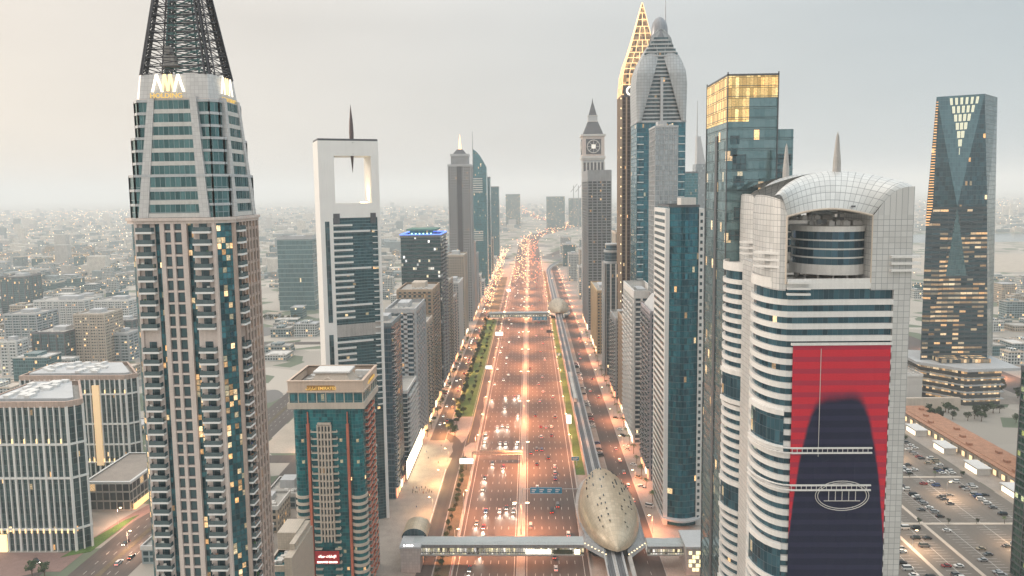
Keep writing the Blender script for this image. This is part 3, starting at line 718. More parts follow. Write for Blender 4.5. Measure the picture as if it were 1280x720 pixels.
# ------------------------------------------------------------------ white portal tower with needle
def portal_tower():
    th = R(24); Y = 380.0; W_ = 32.0; D_ = 20.0
    xr = W(475, 260, Y)[0]
    root = empty('portal_tower', (xr, Y, 0), th, 'white framed tower with square opening at the top and dark needle hanging in it', 'skyscraper')
    Zt = W(440, 177, Y)[1]; z = lambda v: W(440, v, Y - 4)[1]
    zh1, zh0, zg = z(195), z(254), z(272)
    m = MB()
    # local: x from -W to 0, y from 0 (front) to D
    m.box(-W_, -W_ + 8.2, 0, D_, zh0, Zt); m.box(-4.2, 0, 0, D_, zh0, Zt)
    m.box(-W_ + 8.2, -4.2, 0, D_, zh1, Zt); m.box(-W_, 0, 0, D_, zg, zh0)
    m.build('portal_frame', white_p, root)
    for a, b in ((-W_, -W_ + 6.6), (-1.6, 0)):
        c = MB(); c.box(a, b, -.1, D_, 0, zg); c.build('side_column', white_p, root)
    s = MB()
    for a, b in ((z(400), z(276)), (z(560), z(415))): s.box(-W_ + 2.3, -W_ + 4.6, -.22, -.1, a, b)
    s.build('window_strip', room_g, root)
    gl = MB(); gl.box(-W_ + 6.6, -1.6, .6, D_ - .5, 0, zg); gl.build('glazing', portal_g, root)
    fb = 3.35; nb = int(zg / fb)
    me = {}
    for L in (10.0, 19.5):
        b = MB(); b.box(0, L, -1.0, .7, -.4, .55); me[L] = b.mesh('balcony_band', white)
    th_ = MB(); th_.box(-W_ + 6.6, -1.6, .3, .7, -.18, .18); thm = th_.mesh('floor_line', mat('teal_band', (0.10, 0.17, 0.19), .4))
    k = 0; zz = zg - 4
    while zz > 20:
        if not (z(420) < zz < z(402)):
            long_ = (k % 6 == 1); inst(me[19.5 if long_ else 10.0], 'balcony_band', root, (-W_ + 6.6, 0, zz))
        k += 1; zz -= fb
    for q in range(1, 60):
        if zg - q * 1.68 * 1.0 > 30: inst(thm, 'floor_line', root, (0, 0, zg - q * 1.68))
    cb = MB(); cb.box(-W_ + 6.6, -1.6, .1, 1, z(419), z(404)); cb.build('blank_storey', concrete, root)
    nb_ = MB(); nb_.box(-W_ + 6.8, -W_ + 10.2, -.14, .6, zg - 3, zg + 2.4); nb_.box(-5.4, -2.4, -.14, .6, zg - 3, zg + 2.4); nb_.build('vent_panel', dgrey, root)
    rb = MB(); bm_, rm_ = balcony_mesh(3.2, 1.5, .35)
    for q in range(30):
        inst(bm_, 'balcony', root, (-4.6, 0, zg - 7 - q * fb), 0)
    pr = MB(); pr.ring(rect(-W_ + .2, -.2, .2, D_ - .2), rect(-W_ + .5, -.5, .5, D_ - .5), Zt, Zt + 1.1); pr.build('roof_railing', dgrey, root)
    # needle
    zt, zb = z(130), z(216); zc_ = zt - (zt - zb) * .42; nd = MB()
    nd.lathe([(0.05, zb), (0.75, zb + (zc_ - zb) * .35), (1.25, zc_), (1.0, zc_ + (zt - zc_) * .4), (.45, zt - 4), (.05, zt)], 12, -W_ / 2 + 2.4, 3)
    nd.build('needle', mat('needle_metal', (0.12, 0.09, 0.09), .4, .5), root, smooth=True)
    bk = MB()
    for q in (zh1 + 1, Zt - 1): bk.box(-W_ / 2 + 2.1, -W_ / 2 + 2.7, 0, 3, q - .3, q + .3)
    bk.build('needle_bracket', steel, root)
    lp = MB(); lp.box(-9, -5.4, 6, 9, zh0 + .05, zh0 + .5); lp.build('floodlight', lampy, root)
    l = bpy.data.lights.new('floodlight', 'SPOT'); l.energy = 9000; l.color = (1, .75, .4); l.spot_size = R(100); l.spot_blend = .8
    lo = bpy.data.objects.new('floodlight', l); col.objects.link(lo); lo.parent = root; lo.location = (-9.5, D_ / 2, zh0 + 1); lo.rotation_euler = (0, R(-140), 0)
white_p = mat('portal_white', (0.84, 0.82, 0.79), 0.45, var=0.05)
portal_g = facade('portal_glass', (0.02, 0.07, 0.09), (0.05, 0.14, 0.17), (0.05, 0.09, 0.10), 1.6, 1.68, 0.06, 0.2, 0.03, 0.5, 0.1, 0.03)
portal_tower()

# ------------------------------------------------------------------ green hotel tower with gold roof sign
def green_tower():
    Y = 303.0; xr = W(452, 515, Y)[0]; xl = W(365, 515, Y)[0]; z = lambda v: W(410, v, Y - .6)[1]
    Wd = xr - xl; D = 27.0; Zt = z(510)
    root = empty('hotel_tower', (xl, Y, 0), 0, 'green glass hotel tower with coral pilasters, cream roof pavilion and lit red EMIRATES GRAND sign', 'hotel')
    P = rect(0, Wd, 0, D)
    # rounded glass corners: octagonal bays at each front corner
    g_ = MB(); g_.prism([(4, .6), (Wd - 4, .6), (Wd - 4, D), (4, D)], 0, Zt, cap=False); g_.build('glazing', green_g, root)
    for cx_, nm in ((3.3, 0), (Wd - 3.3, 1)):
        b = MB(); b.lathe([(3.5, 0), (3.5, Zt)], 16, cx_, 3.2); b.build('corner_bay', green_g, root, smooth=False)
    s = MB(); s.box(Wd - 3.6, Wd, 3.6, D, 0, Zt); s.box(0, 3.6, 3.6, D, 0, Zt); s.build('side_wall', green_g, root)
    for cx_ in (7.0, Wd - 6.6):
        p = MB(); p.box(cx_ - .55, cx_ + .55, -.7, 1, 0, Zt - 7.5); p.box(cx_ - .25, cx_ + .25, -.3, .2, Zt - 7.5, Zt - 2.0); p.build('coral_pilaster', coral, root)
    # centre grid of white frames
    gx0, gx1 = 11.4, 17.4; gz1, gz0 = z(532), z(675); gr = MB(); fh = 3.25; nf = int((gz1 - gz0) / fh)
    for k in range(nf + 1): gr.box(gx0, gx1, -.75, .2, gz1 - k * fh - .35, gz1 - k * fh + .35)
    gr.box(gx0, gx1, -.75, .2, gz1, gz1 + 1.2)
    for i in range(5): xx = gx0 + (gx1 - gx0) * i / 4; gr.box(xx - .3, xx + .3, -.9, .2, gz0 - 1, gz1 + .3)
    gr.build('centre_grid', cream, root); bk = MB(); bk.box(gx0, gx1, .1, .5, gz0, gz1); bk.build('centre_windows', room_g, root).name = 'window_panel'
    sm_ = MB(); sm_.box(gx0 - 3.0, gx0, -1.1, .5, -.14, .14); sm_.box(gx0 - 3.0, gx0 - 2.75, -1.1, -.8, 0, 1.2); sm2 = MB(); sm2.box(gx1, gx1 + 3.0, -1.1, .5, -.14, .14); sm2.box(gx1 + 2.75, gx1 + 3.0, -1.1, -.8, 0, 1.2)
    me = sm_.mesh('balcony', cream); me2 = sm2.mesh('balcony', cream)
    for k in range(nf + 8): inst(me, 'balcony', root, (0, 0, gz1 - 3 - k * fh)); inst(me2, 'balcony', root, (0, 0, gz1 - 3 - k * fh))
    bw = MB(); n_ = 14
    def arcring(r0, r1, z0_, z1_, cx_):
        pts = [(cx_ + math.cos(a) * r1, 3.2 + math.sin(a) * r1) for a in [R(d) for d in range(-180, 61, 20)]]
        pin = [(cx_ + math.cos(a) * r0, 3.2 + math.sin(a) * r0) for a in [R(d) for d in range(-180, 61, 20)]]
        for a, b, c, d in zip(pts, pts[1:], pin[1:], pin):
            bw.face([(*a, z0_), (*b, z0_), (*b, z1_), (*a, z1_)]); bw.face([(*a, z1_), (*b, z1_), (*c, z1_), (*d, z1_)]); bw.face([(*d, z0_), (*c, z0_), (*b, z0_), (*a, z0_)])
    arcring(3.3, 4.1, -.6, .6, 0); bme = bw.mesh('corner_balcony', cream)
    zq = z(622)
    for k in range(18): 
        inst(bme, 'corner_balcony', root, (Wd - 3.3, 0, zq - k * fh)); inst(bme, 'corner_balcony', root, (3.3, 0, zq - k * fh))
    # road side: staggered balconies with coral fronts
    bm_, rm_ = balcony_mesh(6.5, 1.3, .3, 1.1, cream, coral)
    for k in range(26):
        for a in (6.2, 14.5):
            b = inst(bm_, 'balcony', root, (Wd, a, Zt - 4 - k * fh), PI / 2); inst(rm_, 'railing', b)
    # crown floors
    z1, z2, z3, z4 = Zt, z(505), z(490), z(478)
    c = MB(); c.box(-1.6, Wd + 1.6, -1.2, D + 1, z1 - .3, z2 + .6); c.build('lower_cornice', cream, root)
    w_ = MB(); w_.box(-.8, Wd + .8, -.4, D, z2 + .6, z3 - .1); w_.build('crown_glazing', teal_g, root)
    m_ = MB()
    for i in range(9): xx = -.8 + (Wd + 1.6) * i / 8; m_.box(xx - .2, xx + .2, -.7, 0, z2 + .6, z3 - .1)
    for i in range(8): yy = -.4 + (D) * i / 7; m_.box(Wd + .6, Wd + 1.05, yy - .2, yy + .2, z2 + .6, z3 - .1)
    m_.build('crown_mullion', cream, root)
    f = MB(); f.ring(rect(-1.6, Wd + 1.7, -1.3, D + 1), rect(-.6, Wd + .6, -.3, D), z3 - .1, z3 + .5); f.ring(rect(-1.2, Wd + 1.2, -.9, D + .6), rect(-.2, Wd + .2, .1, D - .4), z3 + .5, z4 + .4); f.ring(rect(-1.5, Wd + 1.5, -1.2, D + .9), rect(-.3, Wd + .3, 0, D - .3), z4 + .4, z4 + .9)
    f.build('roof_parapet', peach, root)
    t = MB(); t.box(-.2, Wd + .2, .1, D - .4, z3, z3 + .6); t.build('roof', roofm, root)
    for (px, py, rz, L) in ((Wd / 2 - 2, -.95, 0, 12.0), (Wd + 1.28, D * .55, PI / 2, 9)):
        sg = empty('roof_sign', (px, py, z3 + 1.0)); sg.parent = root
        q = MB(); q.box(-L / 2 - .3, L / 2 + .3, 0, .04, -.2, 2.1); q.build('sign_board', gold_board, sg, rz=rz)
        text('\ufe8d\ufee3\ufe8e\ufead\ufe8d\ufe95'[::-1] + ' EMIRATES', 1.9, sign_gold, sg, (0, -.06, 0.15) if rz == 0 else (.06, 0, .15), rz=rz, bold=.02, width=1.0)
    # pavilion
    pv = MB(); pv.prism(rect(5.5, Wd - 6, 7, 21), z3 + .6, z3 + 6.2, top=rect(9, Wd - 9, 9.5, 18)); pv.build('pavilion', cream, root)
    dr = MB(); dr.box(13, 16.2, 6.7, 9, z3 + .6, z3 + 3.2); dr.build('pavilion_door', dgrey, root); gb = MB(); gb.prism([(12.3, 6.5), (17, 6.5), (17, 9.4), (12.3, 9.4)], z3 + 3.2, z3 + 4.6, top=[(14.4, 6.5), (14.8, 6.5), (14.8, 9.4), (14.4, 9.4)]); gb.build('pavilion_gable', cream, root)
    rf = MB(); rf.box(7.6, Wd - 7.2, 8.4, 19.2, z3 + 6.2, z3 + 7.0); rf.build('pavilion_roof', white, root)
    ru = MB(); ru.box(-.9, .9, -.7, .7, 0, 1.3); rme = ru.mesh('roof_unit', offwhite)
    rr = random.Random(3)
    for k in range(22): inst(rme, 'roof_unit', root, (rr.choice((rr.uniform(1, 6), rr.uniform(Wd - 6, Wd - 1))), rr.uniform(2, D - 3), z3 + .6), rr.choice((0, PI / 2)))
    wb = MB(); wb.box(Wd - 8, Wd + .5, D - 5, D - 3, z3 + .6, z3 + 4); wb.build('roof_beam', white, root)
    # lit red name sign
    zs1, zs0 = z(688), z(704)
    sb = MB(); sb.box(8.2, 19.4, -1.35, -1.15, zs0, zs1); sgn = sb.build('name_sign', mat('sign_red', (0.45, 0.03, 0.04), .5), root)
    text('EMIRATES GRAND', 1.15, sign_lit, sgn, (13.8, -1.42, zs0 + .55), bold=.03, width=1.0, ext=.04)
    text('\ufe8d\ufef9\ufee3\ufe8e\ufead\ufe8d\ufe95 \ufe9f\ufeae\ufe8e\ufee7\ufeaa'[::-1], 1.5, sign_lit, sgn, (13.8, -1.42, zs0 + 3.3), bold=.03, ext=.04)
green_g = facade('green_hotel_glass', (0.0, 0.10, 0.13), (0.01, 0.26, 0.30), (0.02, 0.10, 0.11), 1.3, 1.65, 0.05, 0.10, 0.025, 0.55, 0.08, 0.035)
peach = mat('peach_render', (0.64, 0.50, 0.40), 0.7, var=0.12)
gold_board = mat('gold_board', (0.40, 0.20, 0.05), 0.5)
sign_lit = glow('sign_pink_white', (1.0, 0.85, 0.75), 2.5)
green_tower()
# ------------------------------------------------------------------ twin arch towers (right foreground)
band_w = mat('arch_band', (0.74, 0.725, 0.70), 0.5, var=0.08)
arch_g = facade('arch_band_glass', (0.015, 0.06, 0.09), (0.05, 0.15, 0.20), (0.04, 0.07, 0.09), 1.5, 3.6, 0.06, 0.05, 0.02, 0.5, 0.08, 0.03)
vault_m = tiles('vault_tile', (0.60, 0.605, 0.59), 1.9, (0.24, 0.25, 0.26))
def banner_mat():
    """printed fabric: plain red field running into dark navy, woven floor stripes"""
    m, t, p, o = newmat('banner_print')
    uv = N(t, 'ShaderNodeUVMap'); s = N(t, 'ShaderNodeSeparateXYZ'); t.links.new(uv.outputs[0], s.inputs[0])
    nz = N(t, 'ShaderNodeTexNoise'); nz.inputs['Scale'].default_value = 0.12; nz.inputs['Detail'].default_value = 6; t.links.new(uv.outputs[0], nz.inputs['Vector'])
    n2 = N(t, 'ShaderNodeTexNoise'); n2.inputs['Scale'].default_value = 3.5; n2.inputs['Detail'].default_value = 3; t.links.new(uv.outputs[0], n2.inputs['Vector'])
    zz = M_(t, 'ADD', s.outputs['Y'], M_(t, 'MULTIPLY', M_(t, 'SUBTRACT', nz.outputs[0], 0.5), 5.0))
    # a plain dark arched field on red (the printed design itself is left out)
    dx_ = M_(t, 'POWER', M_(t, 'DIVIDE', M_(t, 'ABSOLUTE', M_(t, 'SUBTRACT', s.outputs['X'], 21.3)), 13.2), 3.5)
    zz = M_(t, 'ADD', zz, M_(t, 'MULTIPLY', dx_, 34.0))
    f = N(t, 'ShaderNodeMapRange'); f.interpolation_type = 'SMOOTHSTEP'; f.inputs[1].default_value = 121.0; f.inputs[2].default_value = 126.0; t.links.new(zz, f.inputs[0])
    red = mixc(t, n2.outputs[0], (0.42, 0.012, 0.03), (0.78, 0.05, 0.075)); nv = mixc(t, n2.outputs[0], (0.004, 0.008, 0.024), (0.03, 0.035, 0.075))
    c = mixc(t, f.outputs[0], nv, red)
    st = M_(t, 'LESS_THAN', M_(t, 'FRACT', M_(t, 'DIVIDE', s.outputs['Y'], 3.6)), 0.42)
    c = mixc(t, M_(t, 'MULTIPLY', st, 0.32), c, (0.05, 0.045, 0.10)); t.links.new(c, p.inputs['Base Color'])
    p.inputs['Roughness'].default_value = 0.85; p.inputs['Specular IOR Level'].default_value = 0.08
    return m
def arch_tower(label, loc, front, xo=0.0):
    root = empty('arch_tower', loc, 0, label, 'skyscraper', None)
    # local frame: x from 0 (road side) to 44, y from 0 (front) to 25, rounded road-side corners
    W_, D = 40.6, 25.0; ZB = 156.5; fh = 3.6
    def outline(o=0.0):
        pts = []
        for k in range(8):   # front-left curve from (0,13) to (10,0)
            a = PI + (PI / 2) * k / 7; pts.append((7 + math.cos(a) * (7 - xo + o), 12.5 + math.sin(a) * (12.5 + o)))
        pts.append((W_ + o, 0 - o)); pts.append((W_ + o, D + o))
        for k in range(6):
            a = PI / 2 + (PI / 2) * k / 5 * .98; pts.append((7 + math.cos(a) * (7 - xo + o), 12.5 + math.sin(a) * (12.5 + o)))
        return pts
    P = outline()
    g = MB(); g.prism(outline(-.4), 0, ZB - 1.5, cap=False); g.build('glazing', arch_g, root)
    # solid tiled leg on the far side of the front (both faces), running up into the arch
    XR1 = 35.3
    leg = MB(); leg.box(XR1 + .8, W_ + .35, -.55, D + .55, 0, ZB + 6); leg.build('tiled_leg', tile_w, root)
    # floor bands
    o_, i_ = outline(.55), outline(-.45); bm_ = MB(); bm_.ring(o_[:8] + [(XR1 + .8, -.55), (XR1 + .8, D + .5)] + o_[10:], i_[:8] + [(XR1 + .8, .45), (XR1 + .8, D - .45)] + i_[10:], -1.0, .62)
    bme = bm_.mesh('floor_band', band_w)
    fr = MB(); fr.ring(o_[:8] + [(XR1 + .8, -.55), (XR1 + .8, D + .5)] + o_[10:], i_[:8] + [(XR1 + .8, .45), (XR1 + .8, D - .45)] + i_[10:], -.12, .12)
    k = 0; z = ZB - 5.4; 
    while z > 3:
        inst(bme, 'floor_band', root, (0, 0, z)); z -= fh; k += 1
    tb = MB(); tb.ring(outline(.6), outline(-6.5), ZB - 1.6, ZB + .3); tb.prism(outline(-6), ZB - 1.5, ZB - .2); tb.build('terrace', band_w, root)
    pr = MB(); pr.ring(outline(.5), outline(.2), ZB + .3, ZB + 1.5); pr.build('terrace_parapet', band_w, root)
    # tall glass bays breaking the bands on the curve
    bay = MB()
    for zc in (112, 70, 30): 
        pts = [(7 + math.cos(a) * (7.7 - xo), 12.5 + math.sin(a) * 13.2) for a in [PI + PI / 2 * q / 6 for q in range(0, 6)]]
        pin = [(7 + math.cos(a) * (6.7 - xo), 12.5 + math.sin(a) * 12.2) for a in [PI + PI / 2 * q / 6 for q in range(0, 6)]]
        b = MB(); b.prism(pts + pin[::-1], zc - 5.4, zc + 5.4); b.build('sky_lobby', arch_g, root)
        for q in (zc - 5.6, zc + 5.4):
            pt2 = [(7 + math.cos(a) * (8.4 - xo), 12.5 + math.sin(a) * 13.9) for a in [PI + PI / 2 * q_ / 6 for q_ in range(0, 6)]]
            c = MB(); c.prism(pt2 + pin[::-1], q - .7, q + .9); c.build('lobby_ledge', band_w, root)
    # road-side arch leg, tiled, rising from the terrace
    XA, XB = 2.2, 4.6           # road-side leg of the opening; XB.. opening .. XC
    XC = 29.4; ZS = 184.5; ZL0, ZL1 = 176.5, 178.6
    def U(t): return Vector((XA - 1.2 + (W_ + .35 - XA + 1.2) * t, D / 2 - (D / 2 + .5) * (1 - math.sin(PI * max(0.02, min(.98, t)))) ** 1.2 * 1.0, ZS - 2.0 + 2.2 * t + 6.0 * math.sin(PI * t) ** .75))
    def Lw(t): return Vector((XB + (XC - XB) * t, 0, ZL0 + (ZL1 - ZL0) * math.sin(PI * t)))
    nU, nV = 28, 10
    def vault(sgn):
        rows = []; uvs = []
        for i in range(nV + 1):
            s = i / nV; r = []; q = []
            for j in range(nU + 1):
                t = j / nU; a, b = Lw(t), U(t)
                p = a.lerp(b, s); bul = math.sin(PI * s) * 2.6
                p = p + Vector((0, -0.35 * bul, bul)) ; p.y = max(p.y, -.5)
                if sgn < 0: p.y = D - p.y
                r.append(p); q.append((t * 38, s * 15))
            rows.append(r); uvs.append(q)
        return rows, uvs
    v = MB()
    for sgn in (1, -1):
        rows, uvs = vault(sgn); v.grid(rows, uvs=uvs)
    # soffit
    rows = [[Lw(j / nU) for j in range(nU + 1)], [Lw(j / nU) + Vector((0, D, 0)) for j in range(nU + 1)]]
    v.grid(rows, uvs=[[(j, 0) for j in range(nU + 1)], [(j, D) for j in range(nU + 1)]])
    v.build('arch_vault', vault_m, root, smooth=False)
    # legs of the arch between terrace and vault: far-side leg
    lg = MB(); lg.box(XC, W_ + .38, -.66, D + .66, ZB - 2, ZL0)
    # the fillet of wall between the leg top and the vault edge (front and back faces), following the vault's boundary
    rows, _ = vault(1); edge = [r[-1] for r in rows]
    for yy in (-.66, D + .66):
        lg.face([(XC, yy, ZL0)] + [(p.x, yy, p.z) for p in edge] + [(W_ + .35, yy, ZL0)])
    lg.face([(W_ + .35, -.5, ZL0), (W_ + .35, D + .5, ZL0), (W_ + .35, D + .5, edge[-1].z), (W_ + .35, -.5, edge[-1].z)], [(0, ZL0), (D, ZL0), (D, edge[-1].z), (0, edge[-1].z)])
    lg.face([(e_x, y_, z_) for e_x, y_, z_ in ((edge[-1].x, -.5, edge[-1].z), (edge[-1].x, D + .5, edge[-1].z), (XC + 2, D, ZL0 + 3), (XC + 2, 0, ZL0 + 3))])
    lg.build('arch_leg', tile_w, root)
    # road-side leg: rounded outer face that bends into the vault
    l2 = MB(); edge0 = [r[0] for r in rows]; seg = []
    for zz in [ZB - 2 + (ZL0 - ZB + 2) * i / 6 for i in range(7)]:
        r = []
        for k in range(9):
            a = PI * (0.5 + k / 8.0); r.append(Vector((XB + 0.0 + math.cos(a) * 4.2, D / 2 - math.sin(a - PI) * 0 + (-(D / 2 + .5) if 0 else 0) + math.sin(-a + PI) * (D / 2 + .4) * -1, zz)))
        seg.append(r)
    top = []
    for k in range(9):
        a = PI * (0.5 + k / 8.0); top.append(Vector((XB - 0.4 + math.cos(a) * 3.4, D / 2 + math.sin(a) * (D / 2 + .1), ZL0 + 4.0 + 2.2 * abs(math.cos(a)))))
    seg2 = [[Vector((XB + math.cos(PI * (0.5 + k / 8.0)) * 4.2, D / 2 + math.sin(PI * (0.5 + k / 8.0)) * (D / 2 + .4), r[0].z)) for k in range(9)] for r in seg]
    l2.grid(seg2 + [top], uvs=[[(k * 3.6, r[0].z) for k in range(9)] for r in seg2 + [top]])
    l2.face([seg2[0][0], seg2[-1][0], seg2[-1][8], seg2[0][8]], [(0, ZB), (0, ZL0), (D, ZL0), (D, ZB)])
    l2.build('arch_leg', tile_w, root)
    rim = MB(); rim.path([Lw(j / nU) + Vector((0, -.25, -.1)) for j in range(nU + 1)], .35, 6); rim.tube((XC, -.4, ZB), (XC, -.4, ZL0), .3, 6); rim.tube((XB, -.4, ZB), (XB, -.4, ZL0), .3, 6)
    rim.build('opening_rim', cream, root)
    # drum in the opening
    dx = 22.0; dr = MB(); dr.lathe([(10.8, ZB + 4.5), (10.8, 171.6)], 40, dx, D / 2); drum = dr.build('drum', dark_drum, root)
    for zz, h_, r_ in ((ZB + 2.2, 3.0, 11.2), (163.6, .45, 11.1), (166.2, .45, 11.1), (168.8, .45, 11.1), (171.6, 1.6, 11.3)):
        b = MB(); b.lathe([(9, zz - .02), (r_, zz), (r_, zz + h_), (9, zz + h_), (.01, zz + h_ + .05)], 40, dx, D / 2); b.build('drum_band', offwhite, drum)
    for k in range(14):
        cl_ = MB(); a = 2 * PI * k / 14; cl_.box(dx + math.cos(a) * 9.4 - .25, dx + math.cos(a) * 9.4 + .25, D / 2 + math.sin(a) * 9.4 - .25, D / 2 + math.sin(a) * 9.4 + .25, ZB - .2, ZB + 2.3); cl_.build('column', concrete, drum)
    rr = random.Random(5); eq = MB(); eq.box(-1, 1, -.8, .8, 0, 1.3); eq.tube((0, 0, 1.3), (0, 0, 1.6), .6, 10); em = eq.mesh('roof_unit', offwhite)
    for k in range(12): inst(em, 'roof_unit', drum, (dx + rr.uniform(-8, 8), D / 2 - rr.uniform(2, 7), 173.25), rr.choice((0, PI / 2)))
    cr_ = MB(); cr_.box(dx + 1.0, dx + 3.4, D / 2 - 3, D / 2 - .5, 173.2, 175.6); cr_.tube((dx + 2.2, D / 2 - 2, 175.6), (dx + 2.2, D / 2 - 2, 177.6), .45, 6); cr_.box(dx - 6, dx + 3.5, D / 2 - 2.3, D / 2 - 1.7, 176.6, 177.2); cr_.tube((dx - 6, D / 2 - 2, 177), (dx - 6, D / 2 - 2, 174.4), .12, 5)
    for xx in (dx - 4.6, dx - 3): cr_.tube((xx, D / 2 - 4.4, 174.4), (xx, D / 2 - 4.15, 174.4), .8, 12)
    cr_.build('roof_crane', grey, drum)
    # spire on the crest
    c0 = U(.575 if front else .36); sp = MB(); sp.lathe([(1.25, c0.z - 1), (1.15, c0.z + 3), (.7, c0.z + 8), (.45, c0.z + 10.6), (.05, c0.z + 12.0)], 10, c0.x, D / 2); sp.build('spire', concrete, root)
    ve = MB(); ve.box(dx + 1, dx + 2.2, -.45, -.2, 178.9, 179.4); ve.build('crest_light', dgrey, root)
    # stacked louvre brackets at the spring of the arch
    lb = MB()
    for k in range(3): lb.box(0, 8.5, -1.5, .6, k * 2.0, k * 2.0 + .7)
    lme = lb.mesh('louvre_bracket', band_w)
    inst(lme, 'louvre_bracket', root, (34.5, -.3, 160)); inst(lme, 'louvre_bracket', root, (-1.6, 8.0, 161), R(-48))
    lb2 = MB()
    for k in range(3): lb2.box(0, 6.5, -1.2, .4, k * 1.7, k * 1.7 + .6)
    inst(lb2.mesh('louvre_bracket', band_w), 'louvre_bracket', root, (5, -.2, 153.2), R(-6))
    if front:
        # glazed middle floors and the banner
        bz1 = W(1060, 430, 205)[1]; bn = MB(); x0b, x1b = 7.0, 35.6
        bn.grid([[(x0b + (x1b - x0b) * i / 12, -1.0 + .12 * math.sin(i * 1.3 + zz * .2), zz) for i in range(13)] for zz in [4 + (bz1 - 4) * j / 40 for j in range(41)]],
                uvs=[[(x0b + (x1b - x0b) * i / 12, zz) for i in range(13)] for zz in [4 + (bz1 - 4) * j / 40 for j in range(41)]])
        bo = bn.build('banner', banner_m, root)
        e = MB(); e.path([(15.2, -1.2, z_) for z_ in (bz1 - 1, bz1 - 34)], .1, 4); e.build('banner_seam', offwhite, bo)
        tr_ = MB(); tr_.box(x0b - .5, x1b + .4, -1.3, -.5, bz1, bz1 + .7); tr_.build('banner_rail', band_w, root)
        for zz in (W(1060, 563, 205)[1], W(1060, 609, 205)[1]):
            m = MB()
            for k in range(7):
                a, b = PI + PI / 2 * k / 7, PI + PI / 2 * (k + 1) / 7
                for dz in (0, 1.5): m.tube((7 + math.cos(a) * 8.6, 12.5 + math.sin(a) * 14, zz + dz), (7 + math.cos(b) * 8.6, 12.5 + math.sin(b) * 14, zz + dz), .24, 5)
            for dz in (0, 1.5): m.box(7, 31, -1.75, -1.35, zz + dz - .22, zz + dz + .22)
            for k in range(16): m.tube((7.3 + k * 1.5, -1.55, zz), (7.3 + k * 1.5, -1.55, zz + 1.5), .1, 4)
            m.build('window_cradle_rail', band_w, root)
        # plain oval outline with bars (generic emblem)
        em_ = MB(); cxo, czo = 22.6, W(1065, 618, 204)[1]
        for (ra, rb) in ((8.0, 4.6), (7.3, 4.0)):
            em_.path([(cxo + math.cos(2 * PI * k / 36) * ra, -1.45, czo + math.sin(2 * PI * k / 36) * rb) for k in range(37)], .12, 4)
        for k in range(5): em_.path([(cxo - 4 + 2 * k, -1.45, czo - 1.6), (cxo - 4 + 2 * k, -1.45, czo + 1.4)], .12, 4)
        em_.path([(cxo - 5.4, -1.45, czo - 1.6), (cxo + 5.4, -1.45, czo - 1.6)], .12, 4)
        em_.build('oval_emblem', offwhite, bo)
    return root
banner_m = banner_mat()
dark_drum = facade('drum_glass', (0.02, 0.06, 0.09), (0.05, 0.13, 0.18), (0.03, 0.05, 0.06), 1.7, 2.6, 0.05, 0.1, 0.03, 0.5, 0.08, 0.03)
ax = 73.0
arch_tower('white banded tower with red and navy banner, tiled arch and glass drum on top', (ax, 204.5, 0), True)
arch_tower('rear twin arch tower without a banner, half hidden by the banner tower', (81.0, 246.0, 0), False, -6.0)
# square-window link wall that shows between the twins
lk = MB(); lk.box(0, 8.5, 0, 13.5, 0, 160); lw = lk.build('link_block', tile_w); lw.location = (77.2, 231.6, 0)
tag(lw, 'white tiled link block with one column of square windows between the twin arch towers', 'building')
sq = MB(); sq.box(0, 1.9, -.06, .3, 0, 2.0); sqm = sq.mesh('window', room_g)
for k in range(42): inst(sqm, 'window', lw, (3.6, -.02, 150 - k * 3.6))

# ------------------------------------------------------------------ blue glass tower with gold-lit top
def gold_top():
    Y = 268.0; xl = W(907, 300, Y)[0]; xr = W(968, 300, Y)[0]; xe = W(989, 300, Y)[0]; z = lambda v, yy=Y: W(930, v, yy)[1]
    root = empty('glass_tower', (xl, Y, 0), 0, 'pale blue glass tower with glowing gold top floors and lower shoulder beside it', 'skyscraper')
    a, b = xr - xl, xe - xl; zt, zs = z(94), z(162); D = 31
    g = MB(); g.box(0, a, 0, D, 0, zt); g.build('glazing', gold_g, root); s = MB(); s.box(a + .01, b, .4, D - 2, 0, zs); s.build('shoulder', gold_g, root)
    zg = z(152); zg2 = z(122)
    e = MB(); e.box(-.12, a * .43, -.12, .0, zg, zg2); e.box(-.12, a + .1, -.12, 0, zg2, zt - .2); e.box(-.12, 0, 0, D, zg, zt - .2); e.box(a, a + .1, 0, D, zg2, zt - .2); e.build('lit_top_floors', gold_lit, root)
    m = MB()
    for zz in [zt - 3.9 * k for k in range(0, 60)]:
        m.box(-.2, a + .16, -.2, 0, zz - .1, zz + .1); m.box(-.2, -.02, 0, D, zz - .1, zz + .1)
        if zz < zs: m.box(a + .2, b + .1, .2, .4, zz - .1, zz + .1)
    m.build('floor_line', mat('slate_line', (0.07, 0.10, 0.11), .4), root)
    fr = MB(); fr.ring(rect(-.3, a + .3, -.3, D + .3), rect(.2, a - .2, .2, D - .2), zt - .2, zt + .5)
    for c in ((-.3, -.3), (a, -.3), (-.3, D)): fr.box(c[0], c[0] + .4, c[1], c[1] + .4, 0, zt + 1.2)
    fr.build('frame', dgrey, root)
    rr = random.Random(8)
    for (x, zz, w_, h_) in ((1.2, z(180), 3.4, 3.2), (1.2, z(195), 2.6, 3), (2.2, z(213), 5, 6), (2.6, z(233), 4, 4), (a + .8, z(208), 5, 4.5), (a + .6, z(232), 2, 6), (3, z(275), 4, 5), (1, z(300), 6, 4)):
        d = MB(); d.box(x, x + w_, -.17 if x < a else .2, -.1 if x < a else .39, zz, zz + h_); d.build('open_panel', room_g, root)
    st = MB(); st.box(-.4, 0, D * .42, D * .52, 0, z(170, Y + 14)); st.build('recess_strip', dgrey, root)
